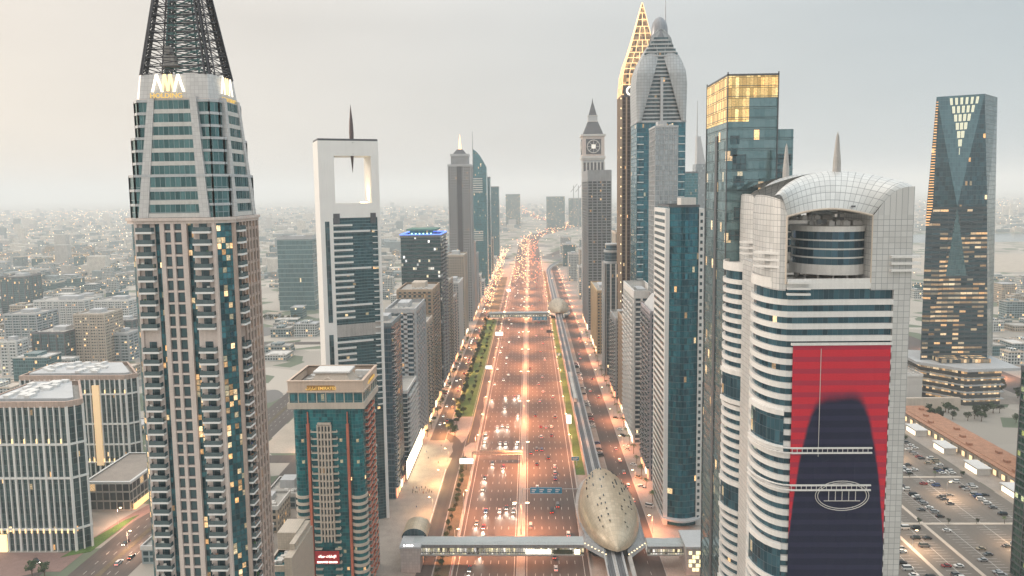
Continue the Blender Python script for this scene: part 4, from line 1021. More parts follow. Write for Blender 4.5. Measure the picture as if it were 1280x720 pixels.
gold_g = facade('pale_blue_curtain', (0.12, 0.22, 0.24), (0.21, 0.32, 0.34), (0.08, 0.13, 0.14), 2.0, 3.9, 0.04, 0.06, 0.05, 0.62, 0.06, 0.018, clus=1.5)
gold_lit = facade('gold_lit_panels', (0.5, 0.3, 0.1), (0.7, 0.45, 0.15), (0.22, 0.14, 0.05), 1.35, 3.9, 0.06, 0.05, 9.0, 0.2, 0.3, 0.02, ls=0.95, litc=(1.0, 0.60, 0.20), clus=0.1)
gold_top()

# ------------------------------------------------------------------ tall clawed tower with petals and domed tip
def petal_tower():
    Y = 584.0; xl, xr = W(796, 160, Y)[0], W(857, 160, Y)[0]; cx = (xl + xr) / 2; hw = (xr - xl) / 2; z = lambda v: W(828, v, Y)[1]
    root = empty('petal_tower', (cx, Y, 0), 0, 'tall dark teal tower with grey petal crown closing on a dome and mast', 'skyscraper')
    zb = z(152); D = 34.0; g = MB(); g.box(-hw, hw, 0, D, 0, zb); g.build('glazing', deepteal, root)
    sil = [(zb, hw), (z(128), hw + .5), (z(105), hw + .8), (z(88), hw - .4), (z(74), hw - 3.5), (z(62), hw - 7.5), (z(52), hw - 12), (z(44), hw - 15.0)]
    def half(zz):
        for (a, p), (b, q) in zip(sil, sil[1:]):
            if a <= zz <= b: return p + (q - p) * (zz - a) / (b - a)
        return sil[-1][1]
    co = MB(); bd = MB(); zz = zb; k = 0
    while zz < z(50):
        h_ = 3.1; w0 = half(zz) - 1.5; co.box(-w0, w0, 3, D - 3, zz, zz + h_); bd.box(-w0 - .1, w0 + .1, 2.2, D - 2.2, zz, zz + 1.15); zz += h_
    co.build('crown_glazing', room_g, root); bd.build('crown_floors', lgrey, root).name = 'crown_floor_stack'
    zap = z(58)
    for sg in (-1, 1):
        for yy, sy in ((0, 1), (D, -1)):
            rows = []; uvs = []
            n = 18
            for i in range(n + 1):
                zz = zb + (z(44) - zb) * i / n; wo = half(zz); wi = max(0.0, (hw - 3.5) * (1 - (zz - zb) / (zap - zb))); wi = min(wi, wo - .5)
                r = []; q = []
                for j in range(6):
                    s = j / 5; x = wo + (wi - wo) * s; bul = math.sin(s * PI * .9 + .2) * 1.6; lean = 9.0 * max(0, (zz - z(90)) / (z(44) - z(90)))
                    r.append((sg * x, yy - sy * (bul + .5) + sy * lean, zz)); q.append((x, zz))
                rows.append(r); uvs.append(q)
            pm = MB(); pm.grid(rows, uvs=uvs)
            rows2 = [[(p[0], p[1] + sy * .8, p[2]) for p in r] for r in rows]; pm.grid(rows2, uvs=uvs)
            pm.build('petal', tile_s, root, smooth=False)
    sdm = MB()
    for sg in (-1, 1):
        rows = []
        for i in range(13):
            zz = zb + (z(44) - zb) * i / 12; lean = 9.0 * max(0, (zz - z(90)) / (z(44) - z(90))); wo = half(zz)
            rows.append([(sg * wo, -.5 + lean, zz), (sg * (wo + .6), D / 2, zz), (sg * wo, D + .5 - lean, zz)])
        sdm.grid(rows, uvs=[[(q[1], q[2]) for q in r] for r in rows])
    sdm.build('side_petal', tile_s, root)
    do = MB(); zc = z(31); do.lathe([(6.6, z(58)), (7.2, z(46)), (6.6, zc), (5.6, zc + 4), (3.6, zc + 7), (1.2, zc + 8.6), (.02, zc + 9)], 20, 0, D / 2 - 6); do.build('dome', mat('dome_metal', (0.26, 0.27, 0.29), .35, .4), root, smooth=True)
    cl_ = MB()
    for sg in (-1, 1):
        cl_.path([(sg * 5.5, D / 2 - 14, z(58)), (sg * 7, D / 2 - 13.5, z(44)), (0, D / 2 - 13, z(34))], .3, 5)
        rows = [[(sg * (2.0), D / 2 - 14.5, z(70)), (sg * (11), D / 2 - 12, z(62))], [(sg * 4, D / 2 - 14, z(52)), (sg * 8.5, D / 2 - 12, z(46))], [(sg * 1, D / 2 - 13, z(38)), (sg * 3, D / 2 - 12, z(34))]]
        cl_.grid(rows)
    cl_.build('claw', tile_s, root); ms = MB(); ms.tube((6, D / 2, z(40)), (6, D / 2, z(-8)), .6, 6, r1=.2); ms.build('mast', steel, root)
    # white balcony edges down both sides of the shaft, low stone slab tower attached in front
    bm_ = MB(); bm_.box(0, 5, -.8, .3, -.3, .3); me = bm_.mesh('balcony', white)
    for k in range(28):
        for x in (-hw + .6, hw - 5.6): inst(me, 'balcony', root, (x, 0, zb - 12 - k * 6.2))
    fin = MB(); fin.box(-1.0, 1.0, -2.4, .6, zb - 8, z(97)); fin.build('centre_fin', lgrey, root)
    nk = MB(); nk.box(-hw - .4, hw + .4, -.6, D + .4, zb - .6, zb + 1.0); nk.build('crown_ledge', lgrey, root)
petal_tower()

# ------------------------------------------------------------------ brown tower with golden lit pyramid
def gold_pyramid():
    Y = 660.0; xl = W(777, 150, Y)[0]; z = lambda v: W(800, v, Y)[1]; ztop = z(-2)
    root = empty('golden_pyramid_tower', (xl, Y, 0), 0, 'slim brown tower whose stepped golden pyramid top is outlined in lights', 'skyscraper')
    W_ = 36.0; D = 30.0; zb = z(118); g = MB(); g.box(0, W_, 0, D, 0, zb); g.build('glazing', brown_g, root)
    c = MB()
    for x in (0, 4.5, 9, W_ - 9, W_ - 4.5, W_): c.box(x - .7, x + .7, -.5, .2, 0, zb)
    for y in range(0, 31, 6): c.box(-.5, .2, y - .7, y + .7, 0, zb)
    c.build('pier', tan, root).name = 'stone_piers_cladding'
    l = MB()
    for k in range(28): l.box(-.75, -.5, -.6, .1, zb - 4 - k * 9, zb - 2.9 - k * 9)
    lg = l.mesh('edge_light', lampy)
    e = bpy.data.objects.new('edge_light_strip', lg); col.objects.link(e); e.parent = root
    cx, cy = 21.0, D / 2
    lev = [(zb, 21.0, 15), (z(92), 19.5, 14), (z(78), 17.0, 12.5), (z(64), 13.5, 10), (z(48), 10.0, 7.5), (z(30), 6.4, 5), (z(12), 3.0, 2.4), (ztop, .2, .2)]
    for i, ((za, wa, da), (zc, wc, dc)) in enumerate(zip(lev, lev[1:])):
        p = MB(); p.prism(rect(cx - wa, cx + wa * .8, cy - da, cy + da), za, zc, top=rect(cx - wc, cx + wc * .8, cy - dc, cy + dc)); p.build('pyramid_glazing', pyr_g, root)
    ed = MB()
    for (za, wa, da), (zc, wc, dc) in zip(lev, lev[1:]):
        n = max(1, int(wa / 3.2))
        for q in range(n + 1):
            s = q / n; ed.tube((cx - wa + 1.8 * wa * s, cy - da - .2, za), (cx - wc + 1.8 * wc * s, cy - dc - .2, zc), .34, 4)
        for q in range(4):
            s = q / 3; ed.tube((cx - wa - .2, cy - da + 2 * da * s, za), (cx - wc - .2, cy - dc + 2 * dc * s, zc), .3, 4)
        for r_ in range(2):
            f = r_ / 2; ww = wa + (wc - wa) * f; dd = da + (dc - da) * f; zz = za + (zc - za) * f
            ed.tube((cx - ww, cy - dd - .3, zz), (cx + ww * .8, cy - dd - .3, zz), .3, 4); ed.tube((cx - ww - .2, cy - dd, zz), (cx - ww - .2, cy + dd, zz), .3, 4)
    ed.build('crown_lights', gold_lines, root).name = 'crown_light_frame'
    gp = MB(); gp.box(2, 14, -1.0, -.6, z(121), z(107)); gpo = gp.build('sign_panel', dgrey, root); text('G', 12, sign_white, gpo, (8, -1.15, z(119)), bold=.3, name='letter_g')
pyr_g = facade('pyramid_glass', (0.10, 0.07, 0.05), (0.22, 0.15, 0.10), (0.35, 0.25, 0.15), 3.2, 3.5, 0.12, 0.12, 0.6, 0.4, 0.2, 0.02, ls=0.8, clus=.3)
gold_lines = glow('gold_line_light', (1.0, 0.66, 0.34), 1.25)
gold_pyramid()

# ------------------------------------------------------------------ clock tower
def clock_tower():
    Y = 1085.0; xl, xr = W(727, 190, Y)[0], W(757, 190, Y)[0]; cx = (xl + xr) / 2; hw = (xr - xl) / 2; z = lambda v: W(742, v, Y)[1]
    root = empty('clock_tower', (cx, Y, 0), 0, 'grey clock tower with dark tiered spire rising behind a dark office slab', 'clock tower')
    q = lambda r_: rect(-r_, r_, hw - r_, hw + r_)
    b = MB(); b.prism(q(hw - 2), 0, z(196)); b.build('shaft', lgrey, root); gl = MB(); gl.prism(q(hw - 3.4), 0, 1)
    f = MB()
    for k in range(7): x = -hw + 2 + (2 * hw - 4) * k / 6; f.box(x - 1, x + 1, 1.0, 2.4, 0, z(202))
    f.build('pilaster', offwhite, root).name = 'pilaster_cladding'
    w_ = MB(); w_.box(-hw + 2.2, hw - 2.2, 1.8, 2.2, z(224), z(203)); w_.build('window_strip', dgrey, root)
    for k, (a, c_) in enumerate(((198, 195), (200, 198))): m = MB(); m.prism(q(hw - k), z(a), z(c_)); m.build('ledge', offwhite, root)
    h = MB(); h.prism(q(hw - 1.5), z(195), z(170)); h.build('clock_stage', stone, root)
    for (dx_, dy, rz) in ((0, 1.5, 0), (-hw + 1.5, hw, -PI / 2)):
        c = empty('clock', (dx_, dy, z(183)), rz); c.parent = root; fr = MB(); fr.box(-11.5, 11.5, -.5, 0, -11.5, 11.5); fr.build('clock_surround', dgrey, c)
        rm = MB(); rm.path([(math.cos(2 * PI * k / 24) * 9.6, -.9, math.sin(2 * PI * k / 24) * 9.6) for k in range(25)], .7, 5)
        for a in range(8): rm.tube((0, -.9, 0), (math.cos(a * PI / 4) * 9.6, -.9, math.sin(a * PI / 4) * 9.6), .4, 4)
        rm.build('clock_rim', offwhite, c); fc = MB(); fc.box(-3, 3, -1.2, -.6, -3, 3); fc.build('clock_face', glow('clock_glow', (1, .95, .85), .5), c)
    m = MB(); m.prism(q(hw + .5), z(170), z(167.5)); m.build('ledge', offwhite, root)
    r = MB(); r.prism(q(hw - 3), z(167.5), z(151), top=q(7.5)); r.build('roof', dgrey, root); r2 = MB(); r2.prism(q(7), z(151), z(143.5)); r2.build('lantern', lgrey, root)
    m = MB(); m.prism(q(8), z(151.3), z(150)); m.prism(q(7.6), z(144), z(143)); m.build('ledge', offwhite, root)
    s = MB(); s.prism(q(6.2), z(143), z(127), top=q(1.2)); s.prism(q(1.1), z(127), z(121), top=q(.2)); s.build('spire', dgrey, root)
clock_tower()

# ------------------------------------------------------------------ faceted dark tower by the car park
def facet_tower():
    Y = 612.0; X = lambda u, v=300, y=612.0: W(u, v, y)[0]; z = lambda v: W(1190, v, Y)[1]; D = 48
    root = empty('faceted_tower', (X(1150), Y, 0), 0, 'dark faceted glass tower with rows of lit office floors beside the car park', 'skyscraper')
    x0 = X(1150); L = lambda u, v=455, y=612.0: X(u, v, y) - x0
    zt, zt2, zm, zb = z(118), z(121), z(258), z(455)
    TL, TR, TR2 = (L(1170, 121), -1, zt2), (L(1230, 118), -1, zt), (L(1247, 119, 632), 20, z(119)); BL, BR, BR2 = (L(1150), 0, zb), (L(1234), 0, zb), (L(1240, 455, 638), 26, zb); M = (L(1193, 258), -4, zm); ML = (L(1160, 258), 2, zm); MR = (L(1234, 258), 0, zm)
    TLb, TRb = (L(1174, 120, 660), D, zt), (L(1246, 119, 632), D, zt); BLb, BRb = (L(1154, 455, 660), D, zb), (L(1240, 455, 638), D, zb)
    def fc(name, pts, m):
        a = MB(); a.face(pts, [(p[0] + p[1] * .4, p[2]) for p in pts]); o = a.build(name, m, root); return o
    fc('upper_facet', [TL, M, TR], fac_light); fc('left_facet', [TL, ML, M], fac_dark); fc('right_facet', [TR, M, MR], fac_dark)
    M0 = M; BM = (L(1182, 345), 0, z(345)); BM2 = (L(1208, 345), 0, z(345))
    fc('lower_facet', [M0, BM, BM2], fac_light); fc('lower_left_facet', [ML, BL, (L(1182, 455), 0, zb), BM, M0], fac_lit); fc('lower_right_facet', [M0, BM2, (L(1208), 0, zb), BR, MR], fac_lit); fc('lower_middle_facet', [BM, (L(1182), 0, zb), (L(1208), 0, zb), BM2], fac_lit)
    fc('side_facet', [TR, MR, BR, BR2, TR2], fac_side); fc('side_wall', [TR2, BR2, BRb, TRb], fac_side); fc('side_wall', [TLb, BLb, BL, ML, TL], fac_side); fc('rear_wall', [TRb, BRb, BLb, TLb], fac_dark)
    fc('roof', [TL, TR, TR2, TRb, TLb], grey)
    lp = MB(); a = Vector(TL); b = Vector(TR); c = Vector(M)
    rows = 7
    for i in range(rows):
        s0 = .02 + i * .075; s1 = s0 + .062; l0 = a.lerp(c, s0) + (b - a) * .2 * (1 - s0); r0 = b.lerp(c, s0) - (b - a) * .1; 
        l0 = a.lerp(b, .24 + i * .042).lerp(c, s0); r0 = a.lerp(b, .92 - i * .065).lerp(c, s0); l1 = a.lerp(b, .24 + i * .042).lerp(c, s1); r1 = a.lerp(b, .92 - i * .065).lerp(c, s1); o = Vector((0, -.25, 0))
        n = max(1, 6 - i)
        for k in range(n):
            f0, f1 = k / n + .04, (k + 1) / n - .04; lp.face([l1.lerp(r1, f0) + o, l1.lerp(r1, f1) + o, l0.lerp(r0, f1) + o, l0.lerp(r0, f0) + o])
    lp.build('top_light_panel', glow('pale_panel_light', (.95, .92, .70), .22), root)
    rr = random.Random(4)
    for k in range(46):
        zz = z(128) - k * (z(128) - z(285)) / 46; f = (zt2 - zz) / (zt2 - zm); xe = TL[0] + (ML[0] - TL[0]) * f; wq = 1.0 + 9 * f * rr.uniform(.5, 1)
        el = MB(); el.box(xe + .3, xe + .3 + wq, -.9 + 2.2 * f - .5, -.2 + 2.2 * f, zz, zz + rr.uniform(.5, .9)); el.build('lit_floor_edge', glow('amber_edge', (1, .5, .2), 1.1), root)
    pb = MB(); zp = z(449)
    p = empty('podium', (0, 0, 0)); p.parent = root
    x_a, x_b = L(1140), L(1246); yf = -34
    s = MB(); s.prism([(x_a, -6), (L(1180), yf), (x_b, yf + 4), (x_b + 4, 30), (x_a + 4, 40)], 30, 32.4); s.build('canopy_roof', lgrey, p)
    f = MB(); f.prism([(x_a + 6, -3), (L(1182), yf + 5), (x_b - 13, yf + 8), (x_b - 8, 30), (x_a + 8, 34)], 0, 30); f.build('podium_glazing', fac_lit2, p)
    b_ = MB(); q = [(x_a + 6, -3), (L(1182), yf + 5), (x_b - 13, yf + 8), (x_b - 8, 30), (x_a + 8, 34)]
    for zz in (5, 11, 17, 23): b_.ring(offset(q, 2.0), offset(q, -.3), zz, zz + .8)
    b_.build('podium_floor', lgrey, p).name = 'podium_floor_slab'
    c = MB(); c.box(L(1165), L(1225), -14, 0, 32.5, 36); c.build('roof_restaurant', fac_lit2, p)
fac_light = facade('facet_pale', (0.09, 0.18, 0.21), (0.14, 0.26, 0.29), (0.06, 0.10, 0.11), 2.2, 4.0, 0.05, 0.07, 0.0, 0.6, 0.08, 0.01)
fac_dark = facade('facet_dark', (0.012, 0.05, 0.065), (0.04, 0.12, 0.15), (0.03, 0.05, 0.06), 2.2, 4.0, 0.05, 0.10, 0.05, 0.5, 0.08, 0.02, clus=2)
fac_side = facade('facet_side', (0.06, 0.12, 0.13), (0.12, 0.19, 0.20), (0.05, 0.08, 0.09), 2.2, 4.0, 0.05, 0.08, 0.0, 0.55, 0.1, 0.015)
fac_lit = facade('facet_lit', (0.012, 0.045, 0.06), (0.035, 0.10, 0.125), (0.03, 0.05, 0.06), 5.2, 4.0, 0.05, 0.55, 0.30, 0.5, 0.08, 0.02, ls=1.2, litc=(1, .52, .2), clus=2.2)
fac_lit2 = facade('podium_lit', (0.03, 0.05, 0.06), (0.10, 0.12, 0.12), (0.05, 0.06, 0.06), 2.4, 6.0, 0.06, 0.5, 0.8, 0.4, 0.1, 0.02, ls=1.1, litc=(1, .55, .22), clus=.4)
facet_tower()

# ------------------------------------------------------------------ teal tower with curved foot (right of the metro station)
def teal_slab():
    Y = 371.0; xl = 74.5; xr = W(880, 300, Y)[0]; zt = W(850, 256, Y)[1]
    cx = (xl + xr) / 2; D = 34
    root = empty('teal_tower', (xl, Y, 0), 0, 'deep teal glass tower with curved foot and white window columns on its edges', 'skyscraper')
    W_ = xr - xl
    g = MB(); pl = [(1.8, .8)] + [(1.8 + (W_ - 4.4) * k / 8, .8 - 2.4 * math.sin(PI * k / 8)) for k in range(1, 8)] + [(W_ - 2.6, .8), (W_ - 2.6, D), (1.8, D)]
    g.prism(pl, 0, zt - 1); g.build('glazing', deepteal, root)
    for (a, b, nm) in ((-.4, 1.8, 0), (W_ - 2.6, W_, 1)):
        c = MB(); c.box(a, b, 0, D, 0, zt - 2); c.build('edge_column', white, root)
    wn_ = MB(); wn_.box(0, 1.3, -.08, .2, 0, 1.7); me = wn_.mesh('window', room_g)
    for k in range(46): inst(me, 'window', root, (W_ - 2.0, 0, zt - 6 - k * 3.7))
    sw = MB(); sw.box(-.08, .2, 0, D - 4, 0, 1.8); sme = sw.mesh('side_window', room_g)
    for k in range(46): inst(sme, 'side_window', root, (-.4, 2, zt - 6 - k * 3.7))
    cp = MB(); cp.ring(offset(pl, .3), offset(pl, -.5), zt - 1.2, zt); cp.build('parapet', dgrey, root); rb = MB(); rb.box(W_ * .45, W_ * .85, 6, 16, zt - 1, zt + 3.6); rb.build('plant_room', offwhite, root)
    r_ = MB(); r_.prism(offset(pl, -.5), zt - 1.1, zt - .7); r_.build('roof', roofm, root)
    ft = MB(); pf = [(-1.5 + (W_ + 1) * k / 10, -1.5 - 4.5 * math.sin(PI * k / 10)) for k in range(11)] + [(W_, 8), (-1.5, 8)]; ft.ring(pf, offset(pf, -.8), 4.0, 5.0); ft.prism(offset(pf, -.8), 4, 4.5); ft.build('entrance_canopy', lgrey, root)
teal_slab()
tile_cream = tiles('cream_tile', (0.52, 0.45, 0.37), 1.0, (0.36, 0.31, 0.26))
# ------------------------------------------------------------------ the rows of towers along the highway
def Zv(u, v, Y): return W(u, v, Y)[1]
wht = white
# left side, road face at x = -80
tower('slab_tower', 'slim blue-grey slab tower with rounded top beside the white portal tower', 'tower', -99, -80.5, 404, 436, Zv(485, 407, 404), blue_g, mat('slate_panel', (0.20, 0.25, 0.27), .5), band_h=0, spacing=0, out=.2,
      bal=[(1, 1, 9, 1.4, {})], seed=2)
s_ = MB(); s_.box(-93.5, -87, 403.2, 404.3, 0, Zv(485, 407, 404) - 5); 
p_ = s_.build('slate_panel', MATS['slate_panel'], bpy.data.objects['slab_tower'], (89.75, -420, 0))
tower('glass_office', 'grey tower with one tall dark vertical window slot and white top band', 'tower', -101, -80.5, 490, 534, Zv(500, 390, 490), blue_g, lgrey, fh=3.5, band_h=1.2, spacing=7, pw=2.6, out=.4, seed=3, top_h=2.5)
tower('apartment_tower', 'low curved white balcony tower at the edge of the lit plaza', 'apartment tower', -90, -80, 448, 484, Zv(510, 487, 455), room_g, white, fh=3.3, band_h=.6, spacing=0,
      bal=[(1, .5, 11, 2.0, dict(rm=white)), (1, 12.5, 23, 2.0, dict(rm=white)), (1, 24.5, 35, 2.0, dict(rm=white))], seed=4, plant=False)
tower('apartment_tower', 'brown and cream stepped apartment tower behind the grey slot tower', 'apartment tower', -110, -81, 582, 628, Zv(520, 364, 582), room_g, tan, fh=3.3, band_h=1.0, spacing=4.2, pw=1.8, out=.5,
      bal=[(1, 2, 10, 1.6, dict(sm=cream)), (1, 14, 22, 1.6, dict(sm=cream)), (1, 30, 38, 1.6, dict(sm=cream))], seed=5, roofmat=cream)
tower('apartment_block', 'tan apartment block with paired balconies low beside the brown stepped tower', 'apartment tower', -96, -80.5, 542, 574, Zv(535, 405, 542), room_g, cream, fh=3.3, band_h=.9, spacing=3.6, pw=1.4, out=.4,
      bal=[(1, 2, 9, 1.5, dict(sm=cream)), (1, 20, 28, 1.5, dict(sm=cream))], seed=6)
# dark teal tower with blue-lit rim
zt = Zv(530, 296, 646)
bt = tower('office_tower', 'dark teal tower with blue-lit rim and flat green crown slab', 'tower', -118, -81, 646, 692, zt, facade('dark_office', (0.02, 0.07, 0.08), (0.06, 0.14, 0.15), (0.04, 0.07, 0.08), 1.8, 3.6, 0.08, 0.3, 0.12, 0.5, 0.1, 0.03, litc=(1, .8, .45), ls=1.8),
           steel, fh=3.6, band_h=.35, spacing=0, out=.4, bal=[(1, 2, 20, 1.8, dict(sm=lgrey, rm=steel)), (1, 24, 44, 1.8, dict(sm=lgrey, rm=steel))], seed=7, plant=False)
q_ = MB(); q_.ring(rect(-19.2, 19.2, -23.6, 23.6), rect(-18, 18, -22.5, 22.5), zt + 1.7, zt + 2.6); q_.build('blue_light_rim', glow('blue_rim', (.15, .3, 1), 1.2), bt)
q_ = MB(); q_.box(-11, 11, -16, 12, zt, zt + 5.5); q_.build('crown_storey', teal_g, bt); q_ = MB(); q_.box(-14, 14, -19, 15, zt + 5.5, zt + 6.8); q_.build('crown_slab', mat('green_slab', (.10, .22, .18)), bt)
q_ = MB(); q_.box(-.6, .6, -.3, 0, 0, .9); lm0 = q_.mesh('crown_lamp', glow('green_lamp', (.5, 1, .6), 2.5))
for k in range(6): inst(lm0, 'crown_lamp', bt, (-9 + 3.6 * k, -16, zt + 2.2))
tower('apartment_tower', 'pale green-grey tower with striped balconies beside the blue-rimmed tower', 'apartment tower', -113, -96.5, 742, 786, Zv(565, 332, 742), pale_g, lgrey, fh=3.4, band_h=1.3, spacing=0, out=.6,
      bal=[(0, 1, 7, 1.5, dict(rm=white)), (0, 9, 15.5, 1.5, dict(rm=white))], seed=8, roofmat=cream)
tower('apartment_tower', 'beige tower with close rows of square windows above the service road', 'apartment tower', -95.5, -81, 700, 738, Zv(565, 352, 705), room_g, cream, fh=3.3, band_h=1.5, spacing=3, pw=1.4, out=.3,
      bal=[(1, 4, 14, 1.5, dict(sm=cream)), (1, 20, 32, 1.5, dict(sm=cream))], seed=9)
tower('apartment_tower', 'dusty pink tower with recessed windows just beyond the beige tower', 'apartment tower', -94, -81, 746, 778, Zv(565, 372, 750), room_g, stone, fh=3.3, band_h=1.4, spacing=3, pw=1.3, out=.3, seed=10, bal=[(1, 4, 14, 1.5, {})])
tower('apartment_tower', 'cream tower with flat crown in front of the tall punched grey tower', 'apartment tower', -106, -82, 884, 925, Zv(570, 320, 884), room_g, cream, fh=3.3, band_h=1.5, spacing=3.2, pw=1.6, out=.3, seed=11)
tower('apartment_tower', 'white ribbed tower leaning out past the cream flat-crowned tower', 'apartment tower', -95, -81, 800, 850, Zv(575, 355, 800), pale_g, white, fh=3.3, band_h=.9, spacing=2.8, pw=.9, out=.4, seed=12)
# tall punched grey tower with lit spire
zt = Zv(578, 207, 985)
pt = tower('spire_tower', 'tall grey tower of small square windows with flaming lit spire', 'skyscraper', -111, -80.5, 985, 1018, zt, facade('punched', (0.03, 0.04, 0.05), (0.08, 0.09, 0.10), (.2, .2, .2), 2, 3.6, 0, 0, .02, .3, .2, .02), lgrey, fh=3.6, band_h=1.9, spacing=3.1, pw=1.6, out=.35, seed=13, plant=False)
q_ = MB(); q_.box(-3.4, 3.4, -17.3, -16.2, 0, zt); q_.build('dark_centre_strip', dgrey, pt)
q_ = MB(); q_.prism(rect(-12, 12, -12, 12), zt, Zv(578, 193, 985)); cs = q_.build('setback_storey', grey, pt); q_ = MB(); q_.ring(rect(-16.3, 16.3, -17.6, 17.6), rect(-14, 14, -15, 15), zt - 1, zt + 2); q_.ring(rect(-12.8, 12.8, -12.8, 12.8), rect(-11, 11, -11, 11), Zv(578, 195, 985), Zv(578, 192, 985)); q_.build('cornice', lgrey, pt)
q_ = MB(); q_.prism(rect(-10, 10, -10, 10), Zv(578, 193, 985), Zv(578, 186, 985), top=rect(-4, 4, -4, 4)); q_.build('spire_base', dgrey, pt); q_ = MB(); q_.lathe([(2.4, Zv(578, 187, 985)), (1.7, Zv(578, 180, 985)), (.2, Zv(578, 167, 985))], 8); q_.build('spire', glow('spire_glow', (1, .62, .35), 1.6), pt)
# teal tower with curved sail top
Y = 1354; xa, xb = W(591, 200, Y)[0], -80.5
root = empty('sail_top_tower', ((xa + xb) / 2, Y, 0), 0, 'teal glass tower with curved sail-shaped top and thin mast', 'skyscraper'); hw = (xb - xa) / 2
q_ = MB(); zz0 = Zv(600, 216, Y); q_.box(-hw, hw, 0, 36, 0, zz0); q_.build('glazing', teal_g, root)
sil = [(-hw, zz0), (hw, zz0), (hw, Zv(600, 209, Y)), (hw * .5, Zv(600, 201, Y)), (0, Zv(600, 194, Y)), (-hw * .5, Zv(600, 189, Y)), (-hw, Zv(600, 186, Y))]
q_ = MB(); q_.face([(x, 2, z) for x, z in sil], [(x, z) for x, z in sil]); q_.face([(x, 24, z) for x, z in sil], [(x, z) for x, z in sil])
for a, b in zip(sil[1:], sil[2:] + sil[:1]): q_.face([(a[0], 2, a[1]), (a[0], 24, a[1]), (b[0], 24, b[1]), (b[0], 2, b[1])])
q_.build('sail_top', teal_g, root); q_ = MB(); q_.tube((-hw, 1, zz0 - 10), (-hw, 1, Zv(600, 164, Y)), 1.0, 6, r1=.3); q_.build('mast', steel, root)
q_ = MB()
for k in range(7): q_.box(-hw - .3, hw * .4, -.8, 0, Zv(600, 224, Y) - 4.2 * k, Zv(600, 224, Y) - 4.2 * k + 2)
for k in range(5): q_.box(-hw - .3, hw * .4, -.8, 0, Zv(600, 290, Y) - 4.2 * k, Zv(600, 290, Y) - 4.2 * k + 2)
q_.build('balcony', offwhite, root).name = 'balcony_cladding'
for nm, lb, u0, Y0, v, core, cl_, kw in (
    ('glass_tower', 'teal glass block stepped down behind the sail-topped tower', -118, 1480, 222, teal_g, steel, dict(band_h=.5, spacing=0)),
    ('glass_tower', 'green glass tower with flat top, last of the left-hand row', -116, 1900, 234, teal_g, steel, dict(band_h=.5, spacing=0)),
    ('apartment_tower', 'grey-white tower with narrow twin ribs below the sail-topped tower', -97, 1080, 318, pale_g, lgrey, dict(spacing=4, pw=1.6)),
    ('apartment_tower', 'brown-grey block squeezed between the punched tower and the twin-ribbed tower', -99, 1030, 305, room_g, stone, dict(spacing=3, pw=1.2, band_h=1.3)),
    ('apartment_tower', 'small pale block under the twin-ribbed tower by the service road', -93, 1150, 345, city_a, offwhite, dict(spacing=0, band_h=.8)),
    ('apartment_tower', 'slender beige tower rising from the lights of the far service road', -92, 1560, 298, room_g, cream, dict(spacing=3, band_h=1.2)),
    ('office_block', 'low grey block facing the far service road lights', -96, 1240, 352, blue_g, lgrey, dict(spacing=0, band_h=1.2)),
    ('office_block', 'low white block in the lights before the interchange', -98, 1700, 322, city_a, white, dict(spacing=0, band_h=.8))):
    tower(nm, lb, 'tower', u0, -81, Y0, Y0 + 36, Zv(600, v, Y0), core, cl_, seed=hash(lb) % 99 if False else len(lb), plant=False, **kw)
# small wedge building in the lower left, cream frame round dark glass
Y = 262
x_, z_ = W(343, 655, Y); x2_ = W(371, 655, Y)[0]; ztp = W(370, 657, Y + 10)[1]
root = empty('wedge_building', (x_, Y, 0), 0, 'small cream-framed building with rounded shoulder in front of the green hotel', 'building'); q_w = x2_ - x_ + 1
q_ = MB(); q_.box(0, q_w - 3, -8, 16, 0, ztp - 8); q_.build('glazing', teal_g, root); q_ = MB(); q_.box(-.6, q_w - 3, 4, 16, ztp - 8, ztp); q_.box(q_w - 3, q_w, -10, 16, 0, ztp - 3); q_.box(q_w - 3, q_w - .8, -4, 16, ztp - 3, ztp - .6); q_.ring(rect(-.8, q_w - 3, -8.6, 4), rect(0, q_w - 3.6, -8, 3.4), ztp - 9.5, ztp - 7); q_.build('wall', tile_cream, root)
q_ = MB(); q_.box(-1, 1, -.7, .7, 0, 1.2); me = q_.mesh('roof_unit', offwhite); rr = random.Random(2)
for k in range(8): inst(me, 'roof_unit', root, (rr.uniform(1, q_w - 5), rr.uniform(-6, 2), ztp - 8))

# right side, road face at x = +76
tower('fin_tower', 'lilac-grey tower with sloping fin roof beside the deep teal tower', 'tower', 77, 90, 431, 466, Zv(810, 392, 431), blue_g, mat('lilac_panel', (.36, .33, .35)), fh=3.5, band_h=.8, spacing=4, pw=1.3, out=.5,
      bal=[(3, 1, 10, 1.5, dict(sm=lgrey)), (3, 13, 22, 1.5, dict(sm=lgrey)), (3, 25, 33.5, 1.5, dict(sm=lgrey))], seed=21, plant=False)
q_ = MB(); zf = Zv(810, 393, 431); q_.prism(rect(-6.4, 2, -17, 17), zf, zf + 9, top=rect(-1, 2, -12, 12)); q_.build('fin_roof', lgrey, bpy.data.objects['fin_tower'])
tower('balcony_tower', 'white balcony tower with stepped white top, nearer of two by the right service road', 'apartment tower', 76.5, 92, 497, 552, Zv(788, 372, 497), blue_g, white, fh=3.6, band_h=1.2, spacing=5, pw=1.5, out=.5,
      bal=[(3, 1, 12, 1.8, dict(rm=white)), (3, 15, 26, 1.8, dict(rm=white)), (3, 29, 40, 1.8, dict(rm=white)), (3, 43, 54, 1.8, dict(rm=white))], seed=22, top_h=5)
tower('balcony_tower', 'slim grey and gold-lit block wedged behind the white balcony tower', 'apartment tower', 78, 92, 566, 598, Zv(785, 400, 566), brown_g, tan, fh=3.5, band_h=1.1, spacing=4, pw=1.4, out=.4, seed=23)
